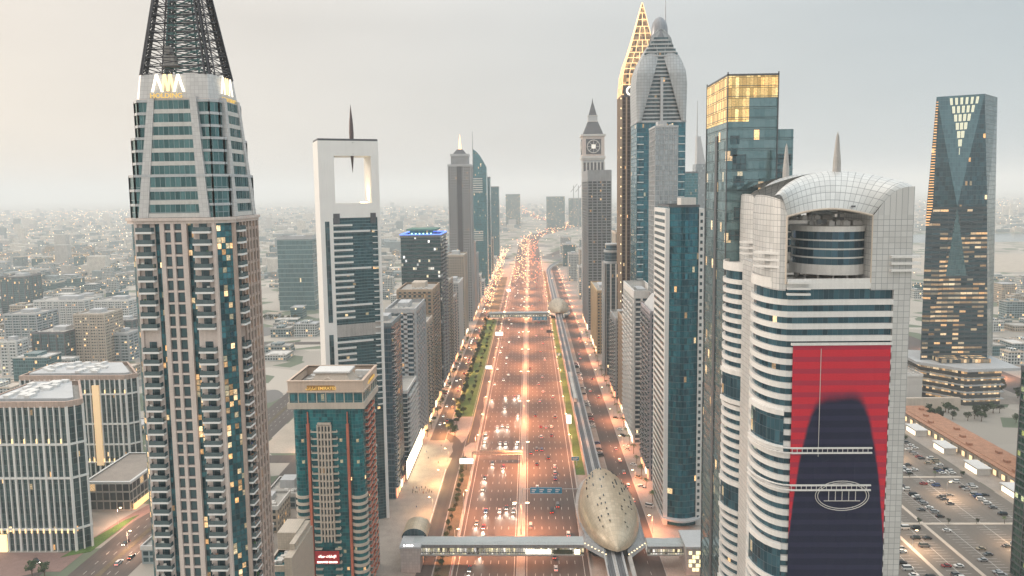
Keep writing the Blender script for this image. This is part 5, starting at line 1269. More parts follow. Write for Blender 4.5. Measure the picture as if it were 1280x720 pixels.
tower('balcony_tower', 'grey tower of curled balconies under the round-topped tower', 'apartment tower', 77, 92, 606, 650, Zv(768, 400, 606), room_g, lgrey, fh=3.4, band_h=1.0, spacing=4.5, pw=1.5, out=.5,
      bal=[(3, 2, 12, 2.0, dict(sm=offwhite)), (3, 16, 26, 2.0, dict(sm=offwhite)), (3, 31, 42, 2.0, dict(sm=offwhite))], seed=24)
Y = 688; zt = Zv(762, 330, Y)
root = empty('round_top_tower', (84, Y + 16, 0), 0, 'blue-grey tower with white vertical ribs and rounded lantern top', 'tower')
q_ = MB(); q_.prism(rect(-7.5, 7.5, -16, 16), 0, zt); q_.build('glazing', blue_g, root); q_ = MB()
for x in (-7.5, -2.6, 2.6, 7.5): q_.box(x - .7, x + .7, -16.7, -15.8, 0, zt)
for y in (-16, -6, 6, 16): q_.box(-8.2, -7.3, y - .7, y + .7, 0, zt)
q_.build('white_rib', white, root).name = 'rib_cladding'
for k, (r_, h0, h1) in enumerate(((8.6, 0, 2), (7.6, 2, 11), (8.3, 11, 13), (6.6, 13, 18), (7.0, 18, 19.4))):
    q_ = MB(); q_.lathe([(r_, zt + h0), (r_, zt + h1), (.1, zt + h1)], 22, 0, -4); q_.build('lantern_tier' if k % 2 else 'lantern_ledge', blue_g if k % 2 else lgrey, root)
tower('blank_slab', 'plain beige slab with one column of tiny windows behind the round-topped tower', 'tower', 92, 108, 735, 770, Zv(770, 292, 735), facade('blank_wall', (.30, .27, .23), (.34, .30, .26), (.36, .33, .28), 9, 9, .85, .8, .0, .0, .7, 0), cream, band_h=0, spacing=0, out=.2, seed=25)
tower('lit_tower', 'warm floodlit beige tower with square windows at the foot of the dark office slab', 'apartment tower', 77, 93, 780, 860, Zv(745, 363, 790), room_g, mat('floodlit_beige', (.60, .44, .26)), fh=3.5, band_h=1.5, spacing=3.2, pw=1.4, out=.4, seed=26)
tower('office_slab', 'dark grey office slab in front of the clock tower', 'skyscraper', 78, 108, 916, 1010, Zv(750, 226, 916), facade('dark_slab', (.03, .05, .06), (.08, .11, .12), (.10, .11, .11), 2.2, 3.7, .12, .25, .05, .4, .15, .03, clus=1.8), grey, fh=3.7, band_h=.9, spacing=5.5, pw=1.2, out=.4, seed=27, top_h=14)
tower('pale_tower', 'pale silver tower standing in front of the petal-crowned tower', 'tower', 87, 102, 476, 500, Zv(832, 158, 476), pale_g, lgrey, fh=3.4, band_h=.3, spacing=3, pw=.3, out=.25, seed=28, top_h=.6)
tower('distant_tower', 'flat teal tower seen in the gap right of the petal tower', 'tower', 196, 216, 900, 930, Zv(863, 216, 900), teal_g, steel, band_h=.3, spacing=0, seed=29, plant=False)
Y = 1000
root = empty('blade_spire_tower', (W(878, 200, Y)[0], Y, 0), 0, 'thin pale tower ending in a blade-like spire beside the gold-topped tower', 'skyscraper')
q_ = MB(); q_.prism(rect(-9, 9, 0, 20), 0, Zv(878, 205, Y)); q_.build('glazing', pale_g, root); q_ = MB(); q_.prism(rect(-7, 5, 2, 16), Zv(878, 205, Y), Zv(878, 170, Y), top=rect(-7, -2, 4, 12)); q_.build('upper_block', lgrey, root); q_ = MB(); q_.prism(rect(-7, -5, 6, 9), Zv(878, 190, Y), Zv(878, 125, Y), top=rect(-6.4, -5.8, 7, 8)); q_.build('spire', lgrey, root); 
# hazy towers where the highway disappears
for u0, u1, v, Y, lb in ((632, 650, 243, 3600, 'faint hazy tower left of the far highway bend'), (683, 706, 246, 3300, 'faint square hazy tower above the far highway'), (711, 727, 248, 3500, 'faint hazy tower with cranes next to the clock tower'),
                         (604, 618, 240, 2900, 'faint hazy block at the end of the left-hand row')):
    x0, x1 = W(u0, v, Y)[0], W(u1, v, Y)[0]; t_ = tower('hazy_tower', lb, 'tower', x0, x1, Y, Y + 50, Zv(u0, v, Y), city_c, lgrey, band_h=0, spacing=0, seed=31, plant=False)
for u in (716, 722):
    Y = 3400; q_ = MB(); x = W(u, 250, Y)[0]; q_.tube((0, 0, 0), (0, 0, Zv(u, 232, Y)), 1.6, 4); q_.tube((-14, 0, Zv(u, 240, Y)), (18, 0, Zv(u, 230, Y)), 1.3, 4); o = q_.build('tower_crane', steel, None, (x, Y - 60, 0))
    tag(o, 'thin construction crane above the hazy tower, ' + ('left one of two' if u == 716 else 'right one of two'), 'crane')
# mid-rise rows on the right side of the highway beyond the office slab
for i, (x0, w_, Y0, v, m_, lb) in enumerate(((84, 22, 1180, 335, city_a, 'white mid-rise block beyond the clock tower'), (120, 26, 1320, 322, city_b, 'grey mid-rise block two plots beyond the clock tower'), (80, 20, 1420, 318, city_a, 'white narrow block beside the far metro line'),
        (112, 30, 1560, 312, city_d, 'tan block behind the narrow white block'), (82, 30, 1700, 306, city_c, 'teal block by the far right service road'), (130, 34, 1800, 300, city_b, 'grey wide block near the right interchange'), (86, 30, 1950, 297, city_a, 'pale block nearest the right interchange'))):
    tower('mid_rise', lb, 'building', x0, x0 + w_, Y0, Y0 + 40, Zv(700, v, Y0), m_, offwhite, band_h=0, spacing=0, seed=40 + i)

# far left foreground: two office hotels with white grids, podium with roof garden
grid_w = mat('grid_white', (0.78, 0.77, 0.74), .5, var=.06)
grid_g = facade('hotel_grid_glass', (.015, .05, .06), (.07, .14, .15), (.06, .10, .10), 1.6, 3.3, .1, .14, .03, .4, .12, .04)
def grid_hotel(lb, x0, x1, y0, y1, Z, seed, floors, back=24):
    root = empty('grid_hotel', ((x0 + x1) / 2, (y0 + y1) / 2, 0), 0, lb, 'hotel'); hx, hy = (x1 - x0) / 2, (y1 - y0) / 2; P = [(-hx, -hy), (hx - 5, -hy), (hx, -hy + 5), (hx - back, hy), (-hx, hy)]
    q = MB(); q.prism(P, 0, Z - .5, cap=False); q.build('glazing', grid_g, root)
    m = MB()
    for e in range(4):
        A, t, n, L, a = edge_frame(P, e); c = max(2, round(L / 3.3))
        for i in range(c + 1):
            p = A + t * (L * i / c); w_ = .55 if i % 5 == 0 else .28; m.prism([tuple(p - t * w_ + n * .9), tuple(p + t * w_ + n * .9), tuple(p + t * w_), tuple(p - t * w_)], 0, Z)
    for zz in floors: m.ring(offset(P, 1.0), offset(P, -.1), zz - .5, zz + .5)
    m.build('grid_cladding', grid_w, root)
    A, t, n, L, a = edge_frame(P, 0); c = max(2, round(L / 3.3)); ul = MB(); ul.box(-.3, .3, -.25, .1, 0, 2.2); ulm = ul.mesh('uplight', glow('uplight_glow', (1, .68, .34), 1.3))
    for i in range(c + 1):
        p = A + t * (L * i / c) + n * 1.05; inst(ulm, 'uplight', root, (p.x, p.y, 10.2), a); inst(ulm, 'uplight', root, (p.x, p.y, floors[0] + .8), a) if i % 2 else None
    b = MB(); b.ring(offset(P, .6), offset(P, -.5), Z - .5, Z + 2.6); b.build('parapet', mat('pink_parapet', (.48, .36, .30)), root)
    r = MB(); r.prism(offset(P, -.4), Z - .4, Z + .1); r.build('roof', roofm, root); s = MB(); s.prism(offset(P, -3.5), Z + .1, Z + 3.2); s.build('roof_storey', lgrey, root)
    rr = random.Random(seed); u = MB(); u.box(-2, 2, -1.4, 1.4, 0, 1.4); me = u.mesh('roof_unit', white)
    for k in range(26): inst(me, 'roof_unit', root, (rr.uniform(-hx + 5, hx - back - 2), rr.uniform(-hy + 5, hy - 5), Z + 3.2), rr.choice((0, PI / 2)))
    return root
ZA_ = W(60, 508, 343)[1]; hA = grid_hotel('white-grid hotel block nearest the bottom left corner with lit doorway', -282, -232 , 343, 383, ZA_, 3, (ZA_ - 20, ZA_ - 38, 12))
q_ = MB(); q_.box(-.0, 8, -1.3, -.2, 0, 9); o = q_.build('lit_doorway', glow('door_glow', (1, .72, .35), 1.4), hA, (-24.5, -20, 0))
ZB_ = W(100, 474, 440)[1]; hB = grid_hotel('white-grid hotel with golden lit column behind the nearer grid block', W(26, 480, 440)[0], W(166, 480, 440)[0], 440, 476, ZB_, 9, (ZB_ - 10, ZB_ - 30, 22, 10))
q_ = MB(); q_.box(-2.2, 2.2, -1.4, -.2, 8, ZB_ - 4); q_.build('lit_column', glow('column_glow', (1, .70, .40), .3), hB, (13, -18.2, 0)); q_ = MB(); q_.box(-2.2, 2.2, -1.4, -.2, 14, ZB_ - 4); q_.build('lit_column', mat('peach_column', (.62, .48, .36)), hB, (-22, -18.2, 0))
root = empty('podium_building', (-247, 411, 0), 0, 'low podium with planted roof terrace and glowing arcade between the grid hotels', 'building')
q_ = MB(); q_.box(-14, 13, -22, 24, 0, 17); q_.build('glazing', facade('podium_glass', (.04, .06, .07), (.12, .14, .14), (.48, .44, .40), 4, 5.6, .16, .18, .12, .3, .15, .03), root); q_ = MB(); q_.ring(rect(-14.5, 13.6, -22.6, 24.5), rect(-13.2, 12.2, -21.2, 23.2), 16.6, 18); q_.build('parapet', grid_w, root); q_ = MB(); q_.box(-13.5, 12.5, -21.5, 23.5, 17, 17.2); q_.build('roof', paving, root)
q_ = MB(); q_.box(13, 14.2, -20, 22, .2, 3.2); q_.build('lit_arcade', glow('arcade_glow', (1, .62, .28), 1.1), root)

# ------------------------------------------------------------------ metro line, stations, footbridges
VX = 41.0
v_ = empty('metro_viaduct', (VX, 250, 0), 0, 'grey elevated metro viaduct running beside the highway', 'viaduct')
def xoff(y): return 0 if y < 1500 else (y - 1500) ** 2 * 0.0006
ys = [0] + list(range(60, 1900, 60))
q_ = MB(); rows = []
for y in ys: x = xoff(y + 250); rows.append([(x - 4.6, y, 9.6), (x - 4.6, y, 8.0), (x - 2.2, y, 6.8), (x + 2.2, y, 6.8), (x + 4.6, y, 8.0), (x + 4.6, y, 9.6), (x + 4.25, y, 9.6), (x + 4.25, y, 8.5), (x - 4.25, y, 8.5), (x - 4.25, y, 9.6), (x - 4.6, y, 9.6)])
q_.grid(rows); q_.build('deck', lgrey, v_)
for sx in (-3.1, -1.6, 1.6, 3.1, 0):
    q_ = MB(); w_ = .12 if sx else .5
    rows = [[(xoff(y + 250) + sx - w_, y, 8.51 + (.2 if sx else .1)), (xoff(y + 250) + sx + w_, y, 8.51 + (.2 if sx else .1))] for y in ys]; q_.grid(rows); q_.build('rail' if sx else 'walkway', steel if sx else concrete, v_)
q_ = MB()
for sx in (-2.35, 2.35): rows = [[(xoff(y + 250) + sx - 1.5, y, 8.53), (xoff(y + 250) + sx + 1.5, y, 8.53)] for y in ys]; q_.grid(rows)
q_.build('track_bed', dgrey, v_)
q_ = MB(); q_.tube((0, 0, 0), (0, 0, 5.6), 1.0, 10); q_.prism(rect(-1, 1, -1, 1), 5.4, 6.8, top=rect(-2.4, 2.4, -1.1, 1.1)); me = q_.mesh('pier', concrete)
for y in range(30, 1250, 34):
    inst(me, 'pier', v_, (0, y, 0))
shellm = facade('station_shell', (0.50, 0.41, 0.29), (0.60, 0.50, 0.37), (0.36, 0.30, 0.22), 2.0, 2.4, 0.05, 0.05, 0.0, 0.35, 0.34, 0.006)
def station(lb, yc, lights=True, L=47.0):
    root = empty('metro_station', (43, yc, 0), 0, lb, 'metro station')
    # shell: a pointed oval dome, nose towards the camera
    def hwid(t): return 15.8 * max(0, math.sin(PI * min(1, max(0, (t + 1) / 2))) ** .62) * (1 - .16 * t)
    rows = []; uvs = []
    nT, nA = 40, 22
    for i in range(nT + 1):
        t = -1 + 2 * i / nT; w_ = max(.05, hwid(t)); hh = 15.0 * max(.02, (1 - abs(t) ** 2.2)) ** .6; base = 8.2 + (2.4 * max(0, -t - .55) / .45)
        rows.append([(math.cos(PI * j / nA) * w_, t * L, base + math.sin(PI * j / nA) ** .85 * hh) for j in range(nA + 1)]); uvs.append([(j * 2.2, t * L) for j in range(nA + 1)])
    q = MB(); q.grid(rows, uvs=uvs); sh = q.build('shell', shellm, root, smooth=True)
    sk = MB(); sk.box(-.32, .32, -1.5, 1.5, -.08, .16); me = sk.mesh('skylight', dark_glass)
    rr = random.Random(6)
    for k in range(58):
        t = rr.uniform(-.75, .62); a = rr.choice((1, -1)) * rr.uniform(.08, .85); a = PI / 2 + a; i = int((t + 1) / 2 * nT); j = min(nA - 1, int(a / PI * nA))
        p = Vector(rows[i][j]); pu = Vector(rows[i][j + 1]); pv = Vector(rows[i + 1][j]); n = (pu - p).cross(pv - p).normalized(); n = n if n.z > 0 else -n
        o = inst(me, 'skylight', sh, tuple((p + pu + pv) / 3)); o.rotation_euler = n.to_track_quat('Z', 'Y').to_euler()
        o.rotation_euler = (Matrix([( (pu - p).normalized()), ((pv - p).normalized()), n]).transposed()).to_euler()
    q = MB(); pts = [(math.cos(a) * 17.0, math.sin(a) * (L + 1)) for a in [2 * PI * k / 36 for k in range(36)]]; pts = [(x, max(-L * .74, y)) for x, y in pts]
    q.prism(pts, 6.2, 8.6); q.build('platform_deck', concrete, root)
    q = MB()
    for s_ in (-1, 1): q.prism([(s_ * 6.2, -L * .97), (s_ * 16.4, -L * .72), (s_ * 16.8, -L * .3), (s_ * 11.0, -L * .45)][::s_], 6.4, 9.2, top=[(s_ * 5.2, -L * .92), (s_ * 14.0, -L * .66), (s_ * 16.2, -L * .3), (s_ * 11.0, -L * .45)][::s_])
    q.build('side_apron', grey, root)
    q = MB(); q.prism([(x * .92, y * .92) for x, y in pts], 0, 6.2); q.build('concourse_wall', room_g, root)
    if lights:
        q = MB(); q.box(-.35, .35, -.15, .15, 0, .4); me = q.mesh('canopy_lamp', glow('canopy_glow', (1, .8, .5), 1.8))
        for s_ in (-1, 1):
            for k in range(7): inst(me, 'canopy_lamp', root, (s_ * (5.6 + k * 1.55), -L * .985 + k * 1.75, 8.9))
    for s_ in (-1, 1):
        q = MB(); rr_ = [[(s_ * (4.7 + .9 * j), -L * 1.0 - 22 * i / 3, 8.0 + .8 * j * (1 - i / 3)) for j in range(3)] for i in range(4)]; q.grid(rr_); q.build('approach_wall', concrete, root)
    return root
station('large golden-beige shell-shaped metro station at the right of the near footbridge', 371, L=49.0)
station('small far shell-shaped metro station where the second footbridge ends', 1035)
def footbridge(lb, x0, x1, y, z0, z1, D=6.5, name='footbridge', near=True, seg=None):
    root = empty(name, (x0, y, 0), 0, lb, 'footbridge'); L = x1 - x0
    q = MB(); q.box(0, L, -.3, D + .3, z0 - .6, z0); q.build('deck', concrete, root)
    q = MB(); q.prism([(0, -.8), (L, -.8), (L, D + .8), (0, D + .8)], z1 - .5, z1 + .5, top=[(0, .6), (L, .6), (L, D - .6), (0, D - .6)]); q.build('roof', roof_b, root)
    q = MB(); q.box(0, L, .2, D - .2, z0, z1 - .5); q.build('glazing', bridge_g, root)
    q = MB(); q.box(0, L, -.15, .15, z1 - 2.2, z1 - .5); q.build('fascia', grey, root)
    if near:
        q = MB(); n = int(L * .62 / 2.4)
        for k in range(n):
            a = k * 2.4; q.tube((a, 0, z0), (a + 1.2, 0, z0 + 2.4), .14, 4); q.tube((a + 1.2, 0, z0 + 2.4), (a + 2.4, 0, z0), .14, 4)
        q.build('truss', lgrey, root)
    return root
roof_b = mat('bridge_roof', (.42, .45, .45), .5, .1, var=.12)
bridge_g = facade('bridge_windows', (.06, .07, .06), (.14, .14, .10), (.16, .16, .15), 1.2, 2.6, .16, .2, .9, .2, .3, .02, litc=(1, .85, .45), ls=1.1, clus=.3)
YB = 326.0
fb = footbridge('near enclosed footbridge with grey roof crossing the whole highway', -57, 27, YB, 7.2, 13.0)
def board(parent, x0, x1, z0, z1, y, m, txt, tm, size, name='advert_panel', lines=None):
    q = MB(); q.box(x0, x1, y - .12, y, z0, z1); b = q.build(name, m, parent)
    if txt: text(txt, size, tm, b, ((x0 + x1) / 2, y - .16, (z0 + z1) / 2 - size * .36), ext=.02, bold=.02)
    return b
adw = glow('advert_white', (1.0, .95, .80), 1.7); blkm = mat('sign_black', (.03, .03, .03), .6)
board(fb, 55.5, 68, 7.5, 9.7, -.05, adw, None, blkm, 1.5); board(fb, 69, 78.5, 7.5, 9.7, -.05, mat('advert_dark', (.06, .07, .04), .6), None, blkm, 1.5); board(fb, 79.5, 82, 7.5, 9.7, -.05, lampy, None, None, 1)
fr_ = footbridge('short covered walkway from the near metro station to the glass tower side', 58, 76, YB, 7.2, 12.2, near=False)
root = empty('stair_tower', (-62.5, YB - 4, 0), 0, 'pale box stair tower with arched rear roof at the plaza end of the footbridge', 'building')
q_ = MB(); q_.box(0, 9.6, 0, 11, 0, 12.4); q_.build('wall', tile_pale := tiles('pale_pink_tile', (.50, .46, .44), 1.4, (.38, .35, .34)), root); q_ = MB(); q_.box(-.4, 10, -.4, 11.4, 12.4, 13.2); q_.build('roof', lgrey, root)
q_ = MB(); q_.grid([[(5 + math.cos(a) * 6.5, y, 12 + math.sin(a) * 5) for a in [PI * k / 12 for k in range(13)]] for y in (11, 15, 19, 24)]); q_.build('arched_roof', shellm, root, smooth=True); q_ = MB(); q_.face([(5 + math.cos(a) * 6.3, 11.2, 12 + math.sin(a) * 4.9) for a in [PI * k / 12 for k in range(13)]]); q_.box(0, 10, 11, 24, 0, 12); q_.build('arch_glazing', room_g, root)
q_ = MB(); q_.box(-.3, .3, -.2, .2, 0, .4); me = q_.mesh('roof_lamp', lampwhite)
for k in range(4): inst(me, 'roof_lamp', root, (1.8 + k * 1.3, 1, 13.2))
root = empty('station_entrance', (75.5, YB - 6, 0), 0, 'pale station entrance block with lit checkerboard windows beside the glass tower', 'building')
q_ = MB(); q_.box(0, 20, 0, 16, 0, 13.5); q_.build('wall', tile_pale, root); q_ = MB(); q_.box(-.4, 20.5, -.4, 16.5, 13.5, 14.4); q_.build('roof', lgrey, root)
q_ = MB()
for i in range(5):
    for j in range(5):
        if (i + j * 2) % 3: q_.box(1.2 + i * 1.7, 2.7 + i * 1.7, -.08, .1, 2 + j * 2.1, 3.7 + j * 2.1)
q_.build('lit_window_panel', glow('checker_glow', (1, .88, .5), 1.3), root)
fb2 = footbridge('far enclosed footbridge crossing the highway by the small metro station', -57, 28, 976, 7.5, 13.5, D=9, near=False)
root = empty('metro_train', (VX - 2.3, 570, 8.72), 0, 'blue and white metro train on the elevated viaduct', 'train')
for k in range(5):
    q_ = MB(); q_.prism([(-1.35, .4), (-1, 0), (1, 0), (1.35, .4), (1.35, 16.9), (-1.35, 16.9)], 0.2, 3.4); c_ = q_.build('carriage', offwhite, root, (0, k * 17.3, 0)); q_ = MB(); q_.box(-1.4, 1.4, 1, 16, 1.5, 2.5); q_.build('window_strip', dark_glass, c_); q_ = MB(); q_.box(-1.42, 1.42, .6, 16.6, .5, 1.1); q_.build('blue_stripe', mat('train_blue', (.10, .35, .50), .4), c_)

# ------------------------------------------------------------------ street lamps with real light
LAMP_Y = [268 + 92 * k for k in range(27)]
def spot(parent, e, c, size, loc, blend=.6, rot=(0, 0, 0), name='lamp_light', r=0.4):
    l = bpy.data.lights.new(name, 'SPOT'); l.energy = e; l.color = c; l.spot_size = R(size); l.spot_blend = blend; l.shadow_soft_size = r
    o = bpy.data.objects.new(name, l); col.objects.link(o); o.parent = parent; o.location = loc; o.rotation_euler = rot; return o
q_ = MB(); q_.tube((0, 0, 0), (0, 0, 17.5), .22, 6, r1=.12); pole_me = q_.mesh('pole', lgrey)
q_ = MB(); q_.tube((-3.4, 0, 17.8), (0, 0, 17.3), .1, 5); q_.tube((0, 0, 17.3), (3.4, 0, 17.8), .1, 5); arm_me = q_.mesh('arm', lgrey)
q_ = MB(); q_.box(-1.0, 1.0, -.3, .3, 0, .22); head_me = q_.mesh('lamp_head', glow('lamp_head_orange', (1.0, .66, .38), 9))
OR = (1.0, 0.36, 0.14)
q_ = MB(); q_.tube((0, 0, 9.4), (1.8, 0, 9.8), .07, 5); a2_ = q_.mesh('arm', lgrey)
q_ = MB(); q_.box(-.55, .55, -.22, .22, 0, .18); h2_ = q_.mesh('lamp_head', glow('lamp_head_warm', (1.0, .70, .38), 12))
for i, y in enumerate(LAMP_Y):
    l = empty('street_lamp', (-4.1, y, .2), 0, f'tall twin-armed lamp on the highway median, {nth(i + 1)} along from the camera', 'street lamp', 'twin-armed lamps on the highway median')
    inst(pole_me, 'pole', l); inst(arm_me, 'arm', l)
    for s_ in (-3.4, 3.4): inst(head_me, 'lamp_head', l, (s_, 0, 17.7))
    e = 46000
    spot(l, e * 1.0, (1.0, .365, .16), 162, (-3.4, 0, 17.4), .5); spot(l, e * 1.15, (1.0, .345, .14), 162, (3.4, 0, 17.4), .5)
q_ = MB(); q_.tube((0, 0, 0), (0, 0, 9.5), .14, 6, r1=.08); p2 = q_.mesh('pole', lgrey)
q_ = MB(); q_.tube((0, 0, 9.4), (1.8, 0, 9.8), .07, 5); a2 = q_.mesh('arm', lgrey)
q_ = MB(); q_.box(-.55, .55, -.22, .22, 0, .18); h2 = q_.mesh('lamp_head', glow('lamp_head_warm', (1.0, .70, .38), 12))
def side_lamp(x, y, rz, lb, e, c, grp, lit=True, k=1.0):
    l = empty('street_lamp', (x, y, .1), rz, lb, 'street lamp', grp); inst(p2, 'pole', l); inst(a2, 'arm', l); inst(h2, 'lamp_head', l, (1.8, 0, 9.72))
    if lit: spot(l, e, c, 165, (1.8, 0, 9.5), .5)
    return l
q_ = MB(); q_.tube((0, 0, 0), (0, 0, 13.5), .17, 6, r1=.09); p3 = q_.mesh('pole', lgrey)
for nm_s, x, sg in (('left', XL - .5, 1), ('right', XR + .5, -1)):
    for i, y in enumerate([LAMP_Y[0] + 23 + 46 * q for q in range(34)]):
        if sg < 0 and 310 < y < 430: continue
        l = empty('street_lamp', (x, y, .8), 0 if sg > 0 else PI, f'single-armed lamp on the {nm_s} highway barrier, {nth(i + 1)} along from the camera', 'street lamp', f'lamps on the {nm_s} highway barrier')
        inst(p3, 'pole', l); inst(a2_, 'arm', l, (0, 0, 4.1)); inst(h2_, 'lamp_head', l, (1.8, 0, 13.9))
        spot(l, 34000, (1.0, .36, .155), 160, (1.9, 0, 13.6), .5)
n = 0
for y in range(515, 1640, 62):
    n += 1; side_lamp(-62.4, y, PI, f'single-armed lamp along the left service road, {nth(n)} beyond the plaza', 34000, (1, .42, .16), 'lamps along the left service road')
n = 0
for y in list(range(300, 1640, 62)):
    n += 1; side_lamp(66.6, y, PI, f'single-armed lamp along the right service road, {nth(n)} from the station walkway', 24000, (1, .33, .15), 'lamps along the right service road')
for k, y in enumerate((345, 385, 425, 462)):
    side_lamp(-55.6, y, PI, f'single-armed lamp on the kerb of the bright plaza, {nth(k + 1)} from the stair tower', 15000 if k > 1 else 7000, (1, .58, .24), 'lamps on the plaza kerb')
n = 0
for x in (196, 248):
    for y in (290, 345, 405, 468, 535):
        n += 1; side_lamp(x, y, 0, f'car park lamp on the {"left" if x == 196 else "right"} walkway of the lot, {nth((n - 1) % 5 + 1)} from its near end', 13000, (1, .64, .38), 'lamps in the car park')
for k, (x, y) in enumerate(((-211, 300), (-211, 345), (-211, 390), (-211, 440), (-211, 495), (-232, 372))):
    side_lamp(x, y, 0 if k % 2 else PI, f'lamp by the dual carriageway left of the stone tower, {nth(k + 1)} from the camera', 15000, (1, .55, .34), 'lamps by the left dual carriageway')
for k, (x, y) in enumerate(((-100, 560), (-158, 480), (-158, 540), (-158, 610), (-158, 690), (-158, 780), (-160, 880))):
    side_lamp(x, y, 0, f'lamp on the back street behind the left-hand towers, {nth(k + 1)} from the camera', 15000, (1, .5, .28), 'lamps on the left back street')
for k, y in enumerate(range(560, 1900, 110)):
    side_lamp(450, y, 0, f'lamp on the road beyond the faceted tower, {nth(k + 1)} along', 45000, (1, .42, .2), 'lamps on the road behind the faceted tower')

# ------------------------------------------------------------------ gantry, blue signs, billboards
root = empty('sign_gantry', (-38.5, 457, 0), 0, 'orange-lit truss gantry with small panels over the left carriageway', 'gantry')
q_ = MB()
for z in (7.4, 9.0): q_.box(0, 34, -.2, .2, z, z + .3); q_.box(0, 34, 1.4, 1.8, z, z + .3)
for k in range(17): q_.tube((k * 2, 0, 7.5), (k * 2 + 1, 0, 9.1), .08, 4); q_.tube((k * 2 + 1, 0, 9.1), (k * 2 + 2, 0, 7.5), .08, 4)
q_.box(0, 34, .1, 1.5, 8.7, 8.9); q_.build('truss', peach, root)
for x in (0, 34): q_ = MB(); q_.tube((x, .8, 0), (x, .8, 9.2), .35, 8); q_.build('post', lgrey, root)
q_ = MB(); q_.box(-1.3, 1.3, -.4, -.25, 0, 1.4); me = q_.mesh('panel', peach)
for k in range(6): inst(me, 'panel', root, (6.5 + k * 2.9, 0, 9.3))
blue = mat('sign_blue', (.02, .26, .46), .5, var=.1); wsign = mat('sign_white', (.75, .78, .8), .6)
def blue_sign(lb, x0, x1, y, z0, z1, post, txt=True, arm=None):
    root = empty('road_sign', ((x0 + x1) / 2, y, 0), 0, lb, 'road sign', None); w_ = (x1 - x0) / 2
    q = MB(); q.box(-w_, w_, -.15, .1, z0, z1); p = q.build('panel', blue, root)
    q = MB(); h = z1 - z0
    q.box(-w_, w_, -.17, -.155, z1 - .15, z1); q.box(-w_, w_, -.17, -.155, z0, z0 + .15)
    if w_ > 5:
        for k in range(4):
            xa = -w_ + .8 + k * (2 * w_ / 4); q.box(xa, xa + w_ * .28, -.18, -.16, z0 + h * .55, z0 + h * .72); q.box(xa, xa + w_ * .2, -.18, -.16, z0 + h * .25, z0 + h * .4)
    else: q.box(-w_ * .7, w_ * .7, -.18, -.16, z0 + h * .5, z0 + h * .68); q.box(-w_ * .7, w_ * .3, -.18, -.16, z0 + h * .2, z0 + h * .36)
    q.build('marking', wsign, p); q = MB()
    for x in post: q.tube((x, 0, 0), (x, 0, z1 - .4), .22, 6)
    if arm: q.tube((arm[0], 0, z1 - .9), (arm[1], 0, z1 - .9), .18, 6)
    q.build('post', lgrey, root); return root
blue_sign('wide blue direction sign spanning the right carriageway before the near footbridge', .8, 19.5, 397, 6.6, 10.4, (-14, 18.6), arm=(-14, 18.6))
blue_sign('small blue sign on the metro lawn, nearest of three', 28.6, 33.6, 456, 3.4, 6.2, (-1, 1))
blue_sign('small blue sign on the metro lawn, second of three', 29.6, 33.6, 548, 3.2, 6, (0,))
blue_sign('small blue sign on the metro lawn, farthest of three', 31, 34.6, 760, 3.2, 6, (0,))
blue_sign('pale blue direction sign over the right carriageway in front of the far footbridge', 4, 24, 952, 7, 12, (-9, 11))
def billboard(lb, u, v, Y, w_, h_, m=None, rz=0, x=None):
    X, Z = W(u, v, Y); X = x if x is not None else X
    root = empty('billboard', (X, Y, 0), rz, lb, 'billboard')
    q = MB(); q.box(-w_ / 2, w_ / 2, -.4, .1, Z - h_ / 2, Z + h_ / 2); q.build('frame', steel, root); q = MB(); q.box(-w_ / 2 + .25, w_ / 2 - .25, -.5, -.42, Z - h_ / 2 + .25, Z + h_ / 2 - .25); q.build('lit_face', m or bb_m, root)
    q = MB(); q.tube((0, 0, 0), (0, 0, Z - h_ / 2), .4, 8); q.build('post', steel, root)
bb_m = glow('billboard_light', (1.0, .96, .86), 1.5, True)
billboard('glowing white billboard beside the gantry', 583, 576, 449, 9.5, 4.2)
billboard('tall glowing white billboard on the metro lawn', 711, 524, 541, 4.4, 7.5)
billboard('glowing white billboard among the left verge trees, nearer one', 611, 459, 705, 7, 4)
billboard('glowing white billboard among the left verge trees, farther one', 624, 417, 860, 10, 5)
billboard('upright glowing white panel past the far footbridge on the left', 636, 366, 1280, 8, 14)
billboard('upright glowing panel past the far station beside the viaduct', 682, 372, 1230, 5, 10, x=30)
billboard('dark unlit billboard on the right verge before the far footbridge', 687, 414, 880, 8, 4, m=dgrey)
root = empty('led_screen', (-78.4, 430, 0), 0, 'long dazzling white LED screen along the edge of the plaza', 'screen')
q_ = MB(); q_.box(-.4, .1, 0, 64, 1, 13.5); q_.build('frame', steel, root); q_ = MB(); q_.box(.12, .2, .4, 63.6, 1.4, 13.1); q_.build('lit_face', glow('led_light', (1.0, .84, .52), 6.0, True), root)
sheet('plaza', paving, -78, -56, 322, 500, 0.13)
q_ = MB(); q_.box(-55.9, -55.5, 322, 450, 0, .3); struct(q_.build('kerb', white))

